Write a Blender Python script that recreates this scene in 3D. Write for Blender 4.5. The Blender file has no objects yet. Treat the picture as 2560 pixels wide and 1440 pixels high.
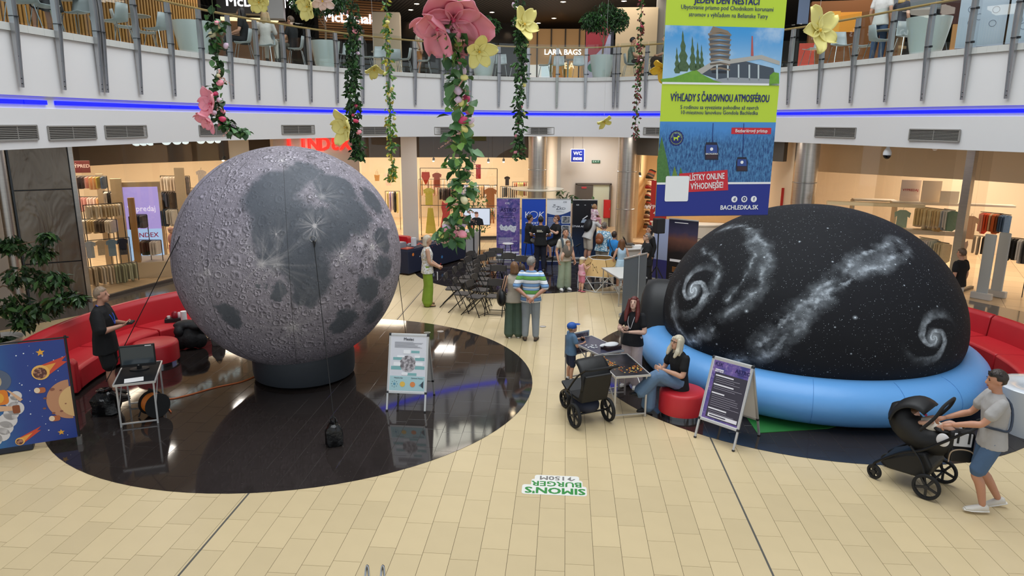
import bpy, bmesh, math, random
import numpy as np
from mathutils import Vector, Matrix
random.seed(7)
S = bpy.context.scene
C = S.collection
PI = math.pi
# ---------------------------------------------------------------- camera
CAM_F = 1765.0                       # focal length in pixels of the 2560 px frame
PITCH = math.atan(416 / CAM_F)
ROLL = math.radians(0.4)
EYE = 4.54
_f = Vector((0, math.cos(PITCH), -math.sin(PITCH)))
_r = Vector((1, 0, 0))
_u = Vector((0, math.sin(PITCH), math.cos(PITCH)))
_cr = _r * math.cos(ROLL) + _u * math.sin(ROLL)
_cu = _u * math.cos(ROLL) - _r * math.sin(ROLL)
cam_data = bpy.data.cameras.new('camera')
cam_data.sensor_width = 36.0
cam_data.lens = CAM_F / 2560 * 36.0
cam_data.clip_end = 200
cam = bpy.data.objects.new('camera', cam_data)
C.objects.link(cam)
m = Matrix.Identity(4)
for i in range(3):
 m[i][0], m[i][1], m[i][2] = _cr[i], _cu[i], -_f[i]
m[2][3] = EYE
cam.matrix_world = m
S.camera = cam
def ray(px, py):
 u, v = px - 1280, py - 720
 c, s = math.cos(ROLL), math.sin(ROLL)
 u2, v2 = c * u + s * v, -s * u + c * v
 return Vector((u2, CAM_F * math.cos(PITCH) - v2 * math.sin(PITCH), -CAM_F * math.sin(PITCH) - v2 * math.cos(PITCH)))
def at(px, py, z=0.0):               # where a measured photo point lies on the level z
 d = ray(px, py)
 t = (z - EYE) / d.z
 return Vector((d.x * t, d.y * t, z))
def aty(px, py, Y):                  # where it lies on the plane y = Y
 d = ray(px, py)
 t = Y / d.y
 return Vector((d.x * t, Y, EYE + d.z * t))
def hz(px, py, P):                   # height above the floor of a photo point over the plan point P
 d = ray(px, py)
 return EYE + d.z * math.hypot(P[0], P[1]) / math.hypot(d.x, d.y)
# ---------------------------------------------------------------- sky and daylight
W = bpy.data.worlds.new('world')
S.world = W
W.use_nodes = True
bg = W.node_tree.nodes['Background']
bg.inputs[0].default_value = (0.86, 0.93, 1.0, 1)
bg.inputs[1].default_value = 0.82
def area(name, loc, size, energy, col=(1, 1, 1), rot=(0, 0, 0), sy=None):
 l = bpy.data.lights.new(name, 'AREA')
 l.energy = energy; l.color = col; l.size = size
 if sy: l.shape = 'RECTANGLE'; l.size_y = sy
 o = bpy.data.objects.new(name, l)
 o.location = loc; o.rotation_euler = rot
 C.objects.link(o)
 return o
area('skylight', (1.2, 11.0, 15.5), 15, 2450, (0.93, 0.97, 1.0), sy=17)
S.view_settings.view_transform = 'Standard'
S.view_settings.look = 'None'
S.view_settings.exposure = 0.0
S.view_settings.gamma = 1.0
S.view_settings.use_curve_mapping = False
# ---------------------------------------------------------------- helpers: materials
def lin(h):
 if isinstance(h, str):
  h = h.lstrip('#')
  c = [int(h[i:i + 2], 16) / 255 for i in (0, 2, 4)]
  return tuple(x / 12.92 if x <= 0.04045 else ((x + 0.055) / 1.055) ** 2.4 for x in c)
 return tuple(h)
_mats = {}
def M(col, rough=0.5, metal=0.0, var=0.0, vs=6.0, bump=0.0, bs=40.0, emit=0.0, spec=0.5, stretch=None, sheen=0.0, coat=0.0, sss=0.0):
 key = ('M', col, rough, metal, var, vs, bump, bs, emit, spec, stretch, sheen, coat)
 if key in _mats: return _mats[key]
 ma = bpy.data.materials.new('mat_%d' % len(_mats))
 _mats[key] = ma
 ma.use_nodes = True
 nt = ma.node_tree; N = nt.nodes; L = nt.links
 b = N['Principled BSDF']
 rgb = lin(col)
 b.inputs['Base Color'].default_value = (*rgb, 1)
 b.inputs['Roughness'].default_value = rough
 b.inputs['Metallic'].default_value = metal
 b.inputs['Specular IOR Level'].default_value = spec
 if sheen: b.inputs['Sheen Weight'].default_value = sheen
 if coat: b.inputs['Coat Weight'].default_value = coat
 if emit:
  b.inputs['Emission Color'].default_value = (*rgb, 1)
  b.inputs['Emission Strength'].default_value = emit
 ma.diffuse_color = (*rgb, 1)
 if var or bump:
  tc = N.new('ShaderNodeTexCoord')
  src = tc.outputs['Object']
  if stretch:
   mp = N.new('ShaderNodeMapping'); mp.inputs['Scale'].default_value = stretch
   L.new(src, mp.inputs[0]); src = mp.outputs[0]
  if var:
   n = N.new('ShaderNodeTexNoise'); n.inputs['Scale'].default_value = vs; n.inputs['Detail'].default_value = 5
   L.new(src, n.inputs['Vector'])
   mx = N.new('ShaderNodeMix'); mx.data_type = 'RGBA'
   mx.inputs['A'].default_value = tuple(max(0, c * (1 - var)) for c in rgb) + (1,)
   mx.inputs['B'].default_value = tuple(min(1, c * (1 + var) + var * .01) for c in rgb) + (1,)
   L.new(n.outputs[0], mx.inputs['Factor']); L.new(mx.outputs['Result'], b.inputs['Base Color'])
  if bump:
   n2 = N.new('ShaderNodeTexNoise'); n2.inputs['Scale'].default_value = bs; n2.inputs['Detail'].default_value = 3
   L.new(src, n2.inputs['Vector'])
   bp = N.new('ShaderNodeBump'); bp.inputs['Strength'].default_value = bump; bp.inputs['Distance'].default_value = 0.02
   L.new(n2.outputs[0], bp.inputs['Height']); L.new(bp.outputs[0], b.inputs['Normal'])
 return ma
def glass(tint=(1, 1, 1), refl=0.08, rough=0.0, name='glass'):
 key = ('G', tint, refl, rough)
 if key in _mats: return _mats[key]
 ma = bpy.data.materials.new(name); _mats[key] = ma
 ma.use_nodes = True
 nt = ma.node_tree; N = nt.nodes; L = nt.links
 N.remove(N['Principled BSDF'])
 t = N.new('ShaderNodeBsdfTransparent'); t.inputs[0].default_value = (*tint, 1)
 g = N.new('ShaderNodeBsdfGlossy'); g.inputs['Roughness'].default_value = rough
 lw = N.new('ShaderNodeLayerWeight'); lw.inputs[0].default_value = 0.5
 fr = N.new('ShaderNodeMath'); fr.operation = 'POWER'; fr.inputs[1].default_value = 5.0; L.new(lw.outputs['Facing'], fr.inputs[0])
 ad = N.new('ShaderNodeMath'); ad.operation = 'MULTIPLY_ADD'; ad.inputs[1].default_value = 0.6; ad.inputs[2].default_value = refl * 0.6
 mx = N.new('ShaderNodeMixShader')
 L.new(fr.outputs[0], ad.inputs[0]); L.new(ad.outputs[0], mx.inputs[0]); L.new(t.outputs[0], mx.inputs[1]); L.new(g.outputs[0], mx.inputs[2])
 L.new(mx.outputs[0], N['Material Output'].inputs[0])
 return ma
class NT:
 """tiny wrapper that writes node maths as python expressions"""
 def __init__(s, name, rough=0.5, spec=0.5):
  s.ma = bpy.data.materials.new(name); s.ma.use_nodes = True
  s.N = s.ma.node_tree.nodes; s.L = s.ma.node_tree.links
  s.b = s.N['Principled BSDF']; s.b.inputs['Roughness'].default_value = rough; s.b.inputs['Specular IOR Level'].default_value = spec
  s.tc = s.N.new('ShaderNodeTexCoord')
  s.P = s.tc.outputs['Object']
 def _in(s, sock, v):
  if v is None: return
  if hasattr(v, 'node'): s.L.new(v, sock)
  else: sock.default_value = v
 def math(s, op, a, b=None, c=None, clamp=False):
  n = s.N.new('ShaderNodeMath'); n.operation = op; n.use_clamp = clamp
  s._in(n.inputs[0], a); s._in(n.inputs[1], b); s._in(n.inputs[2], c)
  return n.outputs[0]
 def vmath(s, op, a, b=None, out=0, scale=None):
  n = s.N.new('ShaderNodeVectorMath'); n.operation = op
  s._in(n.inputs[0], a); s._in(n.inputs[1], b)
  if scale is not None: s._in(n.inputs['Scale'], scale)
  return n.outputs[out]
 def sstep(s, x, a, b, lo=0.0, hi=1.0):
  n = s.N.new('ShaderNodeMapRange'); n.interpolation_type = 'SMOOTHSTEP'
  s._in(n.inputs[0], x); s._in(n.inputs[1], a); s._in(n.inputs[2], b); n.inputs[3].default_value = lo; n.inputs[4].default_value = hi
  return n.outputs[0]
 def noise(s, v, scale, detail=4, rough=0.55, out=0, dist=0.0):
  n = s.N.new('ShaderNodeTexNoise'); s._in(n.inputs['Vector'], v)
  n.inputs['Scale'].default_value = scale; n.inputs['Detail'].default_value = detail; n.inputs['Roughness'].default_value = rough; n.inputs['Distortion'].default_value = dist
  return n.outputs[out]
 def voro(s, v, scale, feature='F1', rnd=1.0):
  n = s.N.new('ShaderNodeTexVoronoi'); n.feature = feature; s._in(n.inputs['Vector'], v)
  n.inputs['Scale'].default_value = scale; n.inputs['Randomness'].default_value = rnd
  return n
 def sep(s, v):
  n = s.N.new('ShaderNodeSeparateXYZ'); s._in(n.inputs[0], v); return n.outputs
 def comb(s, x, y, z):
  n = s.N.new('ShaderNodeCombineXYZ'); s._in(n.inputs[0], x); s._in(n.inputs[1], y); s._in(n.inputs[2], z); return n.outputs[0]
 def mix(s, f, a, b):
  n = s.N.new('ShaderNodeMix'); n.data_type = 'RGBA'
  s._in(n.inputs['Factor'], f)
  for k, v in (('A', a), ('B', b)):
   if hasattr(v, 'node'): s.L.new(v, n.inputs[k])
   else: n.inputs[k].default_value = (*lin(v), 1)
  return n.outputs['Result']
 def color(s, c): s.L.new(c, s.b.inputs['Base Color']); return s
 def ramp(s, f, stops, interp='LINEAR'):
  n = s.N.new('ShaderNodeValToRGB'); n.color_ramp.interpolation = interp
  e = n.color_ramp.elements
  while len(e) < len(stops): e.new(0.5)
  for el, (p, c) in zip(e, stops): el.position = p; el.color = (*lin(c), 1)
  s._in(n.inputs[0], f); return n.outputs[0]
 def bump(s, h, strength=0.3, dist=0.02):
  n = s.N.new('ShaderNodeBump'); n.inputs['Strength'].default_value = strength; n.inputs['Distance'].default_value = dist
  s.L.new(h, n.inputs['Height']); s.L.new(n.outputs[0], s.b.inputs['Normal']); return s
# ---------------------------------------------------------------- helpers: meshes
class MB:
 def __init__(s): s.v = []; s.f = []; s.mi = []
 def add(s, vs, fs, mi=0):
  o = len(s.v); s.v.extend([tuple(p) for p in vs]); s.f.extend([tuple(i + o for i in f) for f in fs]); s.mi.extend([mi] * len(fs)); return s
 def box(s, c, d, rz=0.0, mi=0, mat=None):
  x, y, z = d[0] / 2, d[1] / 2, d[2] / 2
  vs = [Vector(p) for p in ((-x, -y, -z), (x, -y, -z), (x, y, -z), (-x, y, -z), (-x, -y, z), (x, -y, z), (x, y, z), (-x, y, z))]
  if mat is None: mat = Matrix.Rotation(rz, 3, 'Z')
  c = Vector(c)
  return s.add([mat @ p + c for p in vs], [(0, 3, 2, 1), (4, 5, 6, 7), (0, 1, 5, 4), (1, 2, 6, 5), (2, 3, 7, 6), (3, 0, 4, 7)], mi)
 def beam(s, a, b, w, h=None, mi=0, up=(0, 0, 1)):
  a, b = Vector(a), Vector(b); h = h or w
  d = (b - a); L = d.length; d.normalize()
  upv = Vector(up)
  if abs(d.dot(upv)) > 0.99: upv = Vector((0, 1, 0))
  x = d.cross(upv).normalized(); z = x.cross(d)
  mt = Matrix((x, d, z)).transposed()
  return s.box((a + b) / 2, (w, L, h), mat=mt, mi=mi)
 def tube(s, pts, r, n=8, cap=True, mi=0, closed=False):
  pts = [Vector(p) for p in pts]
  rr = r if isinstance(r, (list, tuple)) else [r] * len(pts)
  k = len(pts); ring = []
  t0 = (pts[1] - pts[0]).normalized()
  a = Vector((0, 0, 1)) if abs(t0.z) < 0.9 else Vector((1, 0, 0))
  x = t0.cross(a).normalized()
  o = len(s.v)
  for i, p in enumerate(pts):
   if closed: t = (pts[(i + 1) % k] - pts[i - 1])
   else: t = pts[min(i + 1, k - 1)] - pts[max(i - 1, 0)]
   if t.length < 1e-9: t = t0.copy()
   t.normalize()
   x = (x - t * x.dot(t))
   if x.length < 1e-6: x = t.orthogonal()
   x.normalize(); y = t.cross(x)
   for j in range(n):
    an = 2 * PI * j / n
    s.v.append(tuple(p + (x * math.cos(an) + y * math.sin(an)) * rr[i]))
  for i in range(k if closed else k - 1):
   i2 = (i + 1) % k
   for j in range(n):
    j2 = (j + 1) % n
    s.f.append((o + i * n + j, o + i * n + j2, o + i2 * n + j2, o + i2 * n + j)); s.mi.append(mi)
  if cap and not closed:
   s.f.append(tuple(o + j for j in range(n))[::-1]); s.mi.append(mi)
   s.f.append(tuple(o + (k - 1) * n + j for j in range(n))); s.mi.append(mi)
  return s
 def lathe(s, prof, n=24, c=(0, 0, 0), mi=0, sx=1.0, sy=1.0, closed=False):
  o = len(s.v); k = len(prof)
  for r, z in prof:
   for j in range(n):
    a = 2 * PI * j / n
    s.v.append((c[0] + r * math.cos(a) * sx, c[1] + r * math.sin(a) * sy, c[2] + z))
  for i in range(k if closed else k - 1):
   i2 = (i + 1) % k
   for j in range(n):
    j2 = (j + 1) % n
    s.f.append((o + i * n + j, o + i * n + j2, o + i2 * n + j2, o + i2 * n + j)); s.mi.append(mi)
  if not closed:
   if prof[0][0] > 1e-6: s.f.append(tuple(o + j for j in range(n))[::-1]); s.mi.append(mi)
   if prof[-1][0] > 1e-6: s.f.append(tuple(o + (k - 1) * n + j for j in range(n))); s.mi.append(mi)
  return s
 def ell(s, c, r, n=12, k=8, mat=None, mi=0):
  c = Vector(c); o = len(s.v)
  r = (r, r, r) if not isinstance(r, (tuple, list)) else r
  for i in range(k + 1):
   th = PI * i / k
   for j in range(n):
    a = 2 * PI * j / n
    p = Vector((r[0] * math.sin(th) * math.cos(a), r[1] * math.sin(th) * math.sin(a), -r[2] * math.cos(th)))
    if mat is not None: p = mat @ p
    s.v.append(tuple(p + c))
  for i in range(k):
   for j in range(n):
    j2 = (j + 1) % n
    s.f.append((o + i * n + j, o + i * n + j2, o + (i + 1) * n + j2, o + (i + 1) * n + j)); s.mi.append(mi)
  return s
 def prism(s, poly, h0, h1, axis='z', mi=0):
  n = len(poly)
  def P(p, h):
   return (p[0], p[1], h) if axis == 'z' else ((p[0], h, p[1]) if axis == 'y' else (h, p[0], p[1]))
  vs = [P(p, h0) for p in poly] + [P(p, h1) for p in poly]
  fs = [tuple(range(n))[::-1], tuple(range(n, 2 * n))] + [(i, (i + 1) % n, n + (i + 1) % n, n + i) for i in range(n)]
  return s.add(vs, fs, mi)
 def obj(s, name, mat, parent=None, smooth=False, bevel=0.0, fixn=True, shade=40):
  me = bpy.data.meshes.new(name)
  me.from_pydata(s.v, [], s.f)
  mats = mat if isinstance(mat, (list, tuple)) else [mat]
  for x in mats: me.materials.append(x)
  if any(s.mi): me.polygons.foreach_set('material_index', s.mi)
  if fixn:
   bm = bmesh.new(); bm.from_mesh(me)
   bmesh.ops.remove_doubles(bm, verts=bm.verts, dist=1e-6)
   bmesh.ops.recalc_face_normals(bm, faces=bm.faces)
   bm.to_mesh(me); bm.free()
  if smooth:
   me.shade_smooth()
   if shade < 180: me.set_sharp_from_angle(angle=math.radians(shade))
  o = bpy.data.objects.new(name, me)
  C.objects.link(o)
  if parent is not None: o.parent = parent
  if bevel:
   bv = o.modifiers.new('bevel', 'BEVEL'); bv.width = bevel; bv.segments = 2; bv.limit_method = 'ANGLE'
  return o
def thing(name, label, cat, loc=(0, 0, 0), rz=0.0, group=None, kind=None):
 o = bpy.data.objects.new(name, None)
 o.empty_display_size = 0.1
 C.objects.link(o)
 o.location = loc; o.rotation_euler = (0, 0, rz)
 return tag(o, label, cat, group, kind)
def tag(o, label=None, cat=None, group=None, kind=None):
 if label: o['label'] = label
 if cat: o['category'] = cat
 if group: o['group'] = group
 if kind: o['kind'] = kind
 return o
def struct(o, label, cat):
 return tag(o, label, cat, kind='structure')
def dup(root, loc=None, rz=None, label=None, scale=None, parent=None):
 kids = {}
 for o in root.children: kids[o] = list(o.children)
 r = root.copy(); C.objects.link(r)
 if loc is not None: r.location = loc
 if rz is not None: r.rotation_euler = (0, 0, rz)
 if scale is not None: r.scale = (scale,) * 3 if not isinstance(scale, (tuple, list)) else scale
 if label: r['label'] = label
 for ch, gs in kids.items():
  c = ch.copy(); C.objects.link(c); c.parent = r
  for g in gs:
   d = g.copy(); C.objects.link(d); d.parent = c
 return r
def place(me, name, parent, loc=(0, 0, 0), rot=(0, 0, 0), scale=(1, 1, 1), mat=None):
 o = bpy.data.objects.new(name, me)
 C.objects.link(o)
 if parent is not None: o.parent = parent
 o.location = loc; o.rotation_euler = rot; o.scale = scale if isinstance(scale, (tuple, list)) else (scale,) * 3
 return o
_texts = []
def text(parent, s, size, loc, mat, rot=(PI / 2, 0, 0), align='CENTER', bold=0.0, sx=1.0, ext=0.001, name='lettering', shear=0.0, spacing=1.0, lines=1.0):
 cu = bpy.data.curves.new(name, 'FONT')
 cu.body = s; cu.size = size; cu.align_x = align; cu.align_y = 'CENTER';  cu.extrude = ext; cu.resolution_u = 2
 cu.shear = shear; cu.space_character = spacing; cu.space_line = lines
 cu.materials.append(mat)
 o = bpy.data.objects.new(name, cu); C.objects.link(o)
 o.location = loc; o.rotation_euler = rot; o.scale = (sx, 1, 1)
 if parent is not None: o.parent = parent
 _texts.append(o); o['_b'] = bold * size
 return o
def finish_texts():
 bpy.context.view_layer.update()
 dg = bpy.context.evaluated_depsgraph_get()
 new = []
 for o in _texts:
  me = bpy.data.meshes.new_from_object(o.evaluated_get(dg))
  b = o['_b'] * 1.1
  if b:
   vs = [v.co.copy() for v in me.vertices]; fs = [tuple(p.vertices) for p in me.polygons]; n = len(vs); m2 = bpy.data.meshes.new('lettering')
   sh = [Vector((dx, dy, k * 2e-5)) for k, (dx, dy) in enumerate(((-b, -b * .6), (b, -b * .6), (-b, b * .6), (b, b * .6)))]
   m2.from_pydata([v + d for d in sh for v in vs], [], [tuple(i + k * n for i in f) for k in range(4) for f in fs]); m2.materials.append(me.materials[0]); me = m2
  new.append((o, me))
 for o, me in new:
  nm = o.name.split('.')[0]
  mo = bpy.data.objects.new(nm, me); C.objects.link(mo)
  mo.parent = o.parent; mo.location = o.location; mo.rotation_euler = o.rotation_euler; mo.scale = o.scale
  for k in ('label',):
   if k in o: mo[k] = o[k]
  for ch in list(o.children): ch.parent = mo
  cu = o.data
  bpy.data.objects.remove(o); bpy.data.curves.remove(cu)
 _texts.clear()
def flat(parent, name, pts, layer, mat, th=0.0015, y0=0.0):
 """a flat printed piece on a panel that faces local -Y; layer counts outwards"""
 y = y0 - layer * th
 return MB().prism(pts, y, y + th * 0.9, axis='y').obj(name, mat, parent)
def circ(cx, cz, r, n=24, rz=None, a0=0.0):
 return [(cx + r * math.cos(a0 + 2 * PI * i / n), cz + (rz or r) * math.sin(a0 + 2 * PI * i / n)) for i in range(n)]
def rect(x0, z0, x1, z1): return [(x0, z0), (x1, z0), (x1, z1), (x0, z1)]
def rrect(x0, z0, x1, z1, r, n=4):
 out = []
 for cx, cz, a in ((x1 - r, z0 + r, -PI / 2), (x1 - r, z1 - r, 0), (x0 + r, z1 - r, PI / 2), (x0 + r, z0 + r, PI)):
  for i in range(n + 1): out.append((cx + r * math.cos(a + PI / 2 * i / n), cz + r * math.sin(a + PI / 2 * i / n)))
 return out
def spline(pts, n=8, closed=False):
 pts = [Vector(p) for p in pts]; out = []; k = len(pts)
 rng = range(k if closed else k - 1)
 for i in rng:
  if closed: p0, p1, p2, p3 = pts[i - 1], pts[i], pts[(i + 1) % k], pts[(i + 2) % k]
  else: p0, p1, p2, p3 = pts[max(i - 1, 0)], pts[i], pts[i + 1], pts[min(i + 2, k - 1)]
  for j in range(n):
   t = j / n
   out.append(0.5 * ((2 * p1) + (p2 - p0) * t + (2 * p0 - 5 * p1 + 4 * p2 - p3) * t * t + (3 * p1 - p0 - 3 * p2 + p3) * t ** 3))
 if not closed: out.append(pts[-1])
 return out
# ================================================================ SETTING: floor
YAW = math.radians(4.1665)
CA, SA = math.cos(YAW), math.sin(YAW)
O0 = at(1412, 1440)
TW, TL = 0.306, 0.6095
def tile_world(a, b): return (O0.x + a * CA + b * SA, O0.y - a * SA + b * CA)
def tile_local(x, y):
 x -= O0.x; y -= O0.y
 return x * CA - y * SA, x * SA + y * CA
PH = {-5: .278, -4: .186, -3: .407, -2: .315, -1: .075, 0: .205, 1: .555, 2: .382, 3: .10, 4: .275, 5: .385}
rng = random.Random(3)
def phase(k):
 if k in PH: return PH[k]
 PH[k] = random.Random(k * 7 + 1).random() * TL
 return PH[k]
INLAYS = [(-3.649, 11.998, 4.025), (5.380, 12.717, 3.878), (0.393, 22.091, 3.50)]
def project(x, y, z):
 X = Vector((x, y, z - EYE))
 d = X.dot(_f)
 if d <= 0.1: return None
 return 1280 + CAM_F * X.dot(_cr) / d, 720 - CAM_F * X.dot(_cu) / d
def stone(name, base, var, flecks=0.0, rough=0.2, spec=0.5):
 t = NT(name, rough, spec)
 n1 = t.noise(t.P, 3.0, 5); n2 = t.noise(t.P, 55.0, 4)
 inf = t.N.new('ShaderNodeObjectInfo')
 c = t.mix(n1, tuple(x * (1 - var) for x in lin(base)), tuple(x * (1 + var) for x in lin(base)))
 hs = t.N.new('ShaderNodeHueSaturation'); t.L.new(c, hs.inputs['Color'])
 t.L.new(t.math('MULTIPLY_ADD', inf.outputs['Random'], 0.10, 0.95), hs.inputs['Value'])
 c = hs.outputs[0]
 if flecks:
  mp = t.N.new('ShaderNodeMapping'); mp.inputs['Scale'].default_value = (1.0, 2.2, 1); mp.inputs['Rotation'].default_value = (0, 0, 0.06); t.L.new(t.P, mp.inputs[0])
  f = t.sstep(t.noise(mp.outputs[0], 26, 5, 0.7), 0.60, 0.74)
  f2 = t.sstep(t.noise(mp.outputs[0], 9, 4, 0.6), 0.45, 0.72)
  f = t.math('MULTIPLY', t.math('MULTIPLY', f, f2), flecks)
  c = t.mix(f, c, '#b0a8a0')
 t.color(c)
 t.L.new(t.math('MULTIPLY_ADD', n2, 0.08, rough - 0.04), t.b.inputs['Roughness'])
 return t.ma
m_beige = stone('beige_stone', '#d3be95', 0.05, 0, 0.30, 0.42)
m_dark = stone('dark_granite', '#2c2624', 0.10, 0.55, 0.06, 0.55)
m_grout = M('#6b5f49', 0.8); m_grout_d = M('#3a3430', 0.6); m_joint = M('#55534d', 0.5)
floor = struct(MB().prism([(-26, -1), (30, -1), (30, 40), (-26, 40)], -0.25, -0.004).obj('floor', m_grout), 'beige stone tiled floor of the atrium', 'floor')
def tile_mesh(x0, y0, x1, y1, z0, z1, g=0.0022):
 b = 0.0015
 vs = [(x0 + g, y0 + g, z0), (x1 - g, y0 + g, z0), (x1 - g, y1 - g, z0), (x0 + g, y1 - g, z0),
          (x0 + g, y0 + g, z1 - b), (x1 - g, y0 + g, z1 - b), (x1 - g, y1 - g, z1 - b), (x0 + g, y1 - g, z1 - b),
          (x0 + g + b, y0 + g + b, z1), (x1 - g - b, y0 + g + b, z1), (x1 - g - b, y1 - g - b, z1), (x0 + g + b, y1 - g - b, z1)]
 fs = []
 for q in (0, 4):
  for i in range(4): fs.append((q + i, q + (i + 1) % 4, q + 4 + (i + 1) % 4, q + 4 + i))
 fs.append((8, 9, 10, 11))
 return vs, fs
vs, fs = tile_mesh(-TW / 2, -TL / 2, TW / 2, TL / 2, -0.004, 0.0)
tile_me = bpy.data.meshes.new('tile'); tile_me.from_pydata(vs, [], fs); tile_me.materials.append(m_beige)
cand = []
for k in range(-75, 85):
 for j in range(-12, 62):
  a = TW * (k + 0.5); b = phase(k) + TL * (j + 0.5)
  x, y = tile_world(a, b)
  if y < 3.5 or y > 36 or abs(x) > 6 + y * 0.9: continue
  if any(math.hypot(x - cx, y - cy) < r - 0.36 for cx, cy, r in INLAYS): continue
  if y > 27.6 - 0.30 * abs(x) * 0: continue
  p = project(x, y, 0)
  cand.append((y, a, b, x, y, p))
inview = [c for c in cand if c[5] and -30 < c[5][0] < 2590 and c[5][1] < 1450]
inview.sort(key=lambda c: c[0])
first = set(id(c) for c in inview[:300])
rest = MB()
for c in cand:
 if id(c) in first: continue
 vs, fs = tile_mesh(-TW / 2, -TL / 2, TW / 2, TL / 2, -0.004, 0.0)
 o = len(rest.v)
 rest.v.extend([(*tile_world(c[1] + v[0], c[2] + v[1]), v[2]) for v in vs]); rest.f.extend([tuple(i + o for i in f) for f in fs]); rest.mi.extend([0] * len(fs))
tag(rest.obj('tile_field', m_beige, floor, fixn=False), kind='stuff')
for c in inview[:300]:
 place(tile_me, 'tile', floor, (c[3], c[4], 0), (0, 0, -YAW))
for a in (-3.937, 2.145):
 p, q = tile_world(a, -3), tile_world(a, 24)
 jt = MB().beam((*p, 0.0012), (*q, 0.0012), 0.022, 0.002).obj('expansion_joint', m_joint, floor)
def clip_circle(poly, cx, cy, r, n=96):
 for i in range(n):
  a = 2 * PI * i / n
  nx, ny = math.cos(a), math.sin(a)
  lim = r
  out = []
  for u in range(len(poly)):
   p, q = poly[u], poly[(u + 1) % len(poly)]
   dp = (p[0] - cx) * nx + (p[1] - cy) * ny - lim; dq = (q[0] - cx) * nx + (q[1] - cy) * ny - lim
   if dp <= 0: out.append(p)
   if (dp < 0 < dq) or (dq < 0 < dp):
    t = dp / (dp - dq); out.append((p[0] + (q[0] - p[0]) * t, p[1] + (q[1] - p[1]) * t))
  poly = out
  if len(poly) < 3: return []
 return poly
LB = ['round dark granite floor inlay under the moon globe', 'round dark granite floor inlay under the star dome', 'round dark granite floor inlay under the folding chairs']
for (cx, cy, r), lb in zip(INLAYS, LB):
 inl = struct(MB().prism(circ(cx, cy, r, 128), -0.2, 0.0016).obj('floor_inlay', m_grout_d), lb, 'floor inlay')
 near = []
 la, lbb = tile_local(cx, cy)
 for k in range(int((la - r) / TW) - 2, int((la + r) / TW) + 2):
  for j in range(int((lbb - r) / TL) - 3, int((lbb + r) / TL) + 3):
   a = TW * (k + .5); b = phase(k) + TL * (j + .5)
   x, y = tile_world(a, b)
   d = math.hypot(x - cx, y - cy)
   if d > r + 0.4: continue
   near.append((y, a, b, x, y, d))
 near.sort()
 far = MB()
 proto = None
 for i, (_, a, b, x, y, d) in enumerate(near):
  g = 0.0018
  if d < r - 0.36 and i < 300:
   if proto is None:
    vs, fs = tile_mesh(-TW / 2, -TL / 2, TW / 2, TL / 2, 0.0, 0.004, g)
    proto = bpy.data.meshes.new('tile'); proto.from_pydata(vs, [], fs); proto.materials.append(m_dark)
   place(proto, 'tile', inl, (x, y, 0), (0, 0, -YAW)); continue
  poly = [tile_world(a + sx * (TW / 2 - g), b + sy * (TL / 2 - g)) for sx, sy in ((-1, -1), (1, -1), (1, 1), (-1, 1))]
  poly = clip_circle(poly, cx, cy, r)
  if not poly: continue
  if i < 300: MB().prism(poly, 0.0, 0.004).obj('tile', m_dark, inl, fixn=False)
  else: far.prism(poly, 0.0, 0.004)
 if far.f: tag(far.obj('tile_field', m_dark, inl, fixn=False), kind='stuff')
# ================================================================ SETTING: gallery edge
ZF, ZB, ZR = 6.0, 4.05, 6.98
GP = [(-9.3, 5.0), (-8.6, 8.0), (-8.05, 11.0), (-7.8, 13.2), (-7.55, 15.0), (-7.1, 16.8), (-6.42, 18.6), (-5.35, 20.55), (-3.9, 22.3), (-2.1, 23.7), (-0.1, 24.6), (1.4, 24.85), (2.9, 24.65), (4.65, 23.4), (6.2, 21.5), (7.4, 19.3), (8.05, 17.45), (8.45, 16.0), (8.85, 14.7), (9.35, 13.5), (10.1, 11.8), (11.2, 9.5), (12.4, 7.0)]
GC = [Vector((p.x, p.y)) for p in spline([(x, y, 0) for x, y in GP], 6)]
def g_norm(i):
 t = GC[min(i + 1, len(GC) - 1)] - GC[max(i - 1, 0)]; t.normalize()
 return Vector((t.y, -t.x))          # towards the void
GN = [g_norm(i) for i in range(len(GC))]
def g_at(px, py=300):
 """point of the gallery edge seen at photo column px, with its outward normal and arc index"""
 d = ray(px, py); az = math.atan2(d.x, d.y)
 best = None
 for i in range(len(GC) - 1):
  a0, a1 = math.atan2(GC[i].x, GC[i].y), math.atan2(GC[i + 1].x, GC[i + 1].y)
  if (a0 - az) * (a1 - az) <= 0 and a0 != a1 and GC[i].y > 5:
   t = (az - a0) / (a1 - a0)
   best = (GC[i].lerp(GC[i + 1], t), GN[i].lerp(GN[i + 1], t).normalized(), i + t)
 return best
def g_idx(f):
 i = max(0, min(len(GC) - 2, int(f))); t = f - i
 return GC[i].lerp(GC[i + 1], t), GN[i].lerp(GN[i + 1], t).normalized()
def sweep(prof, i0=0, i1=None, closed=True, step=1.0):
 """sweep profile [(out, z)] along the gallery edge; out > 0 is towards the void"""
 mb = MB(); i1 = len(GC) - 1 if i1 is None else i1
 n = max(1, int(round((i1 - i0) / step)))
 k = len(prof)
 for q in range(n + 1):
  p, nn = g_idx(i0 + (i1 - i0) * q / n)
  for o, z in prof: mb.v.append((p.x + nn.x * o, p.y + nn.y * o, z))
 for q in range(n):
  for j in range(k if closed else k - 1):
   j2 = (j + 1) % k
   mb.f.append((q * k + j, q * k + j2, (q + 1) * k + j2, (q + 1) * k + j)); mb.mi.append(0)
 if closed:
  mb.f.append(tuple(range(k))); mb.mi.append(0); mb.f.append(tuple(n * k + j for j in range(k))[::-1]); mb.mi.append(0)
 return mb
m_white = M('#d9d8d8', 0.55, var=0.03, vs=0.6)
m_whitein = M('#d2cfca', 0.7)
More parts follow.
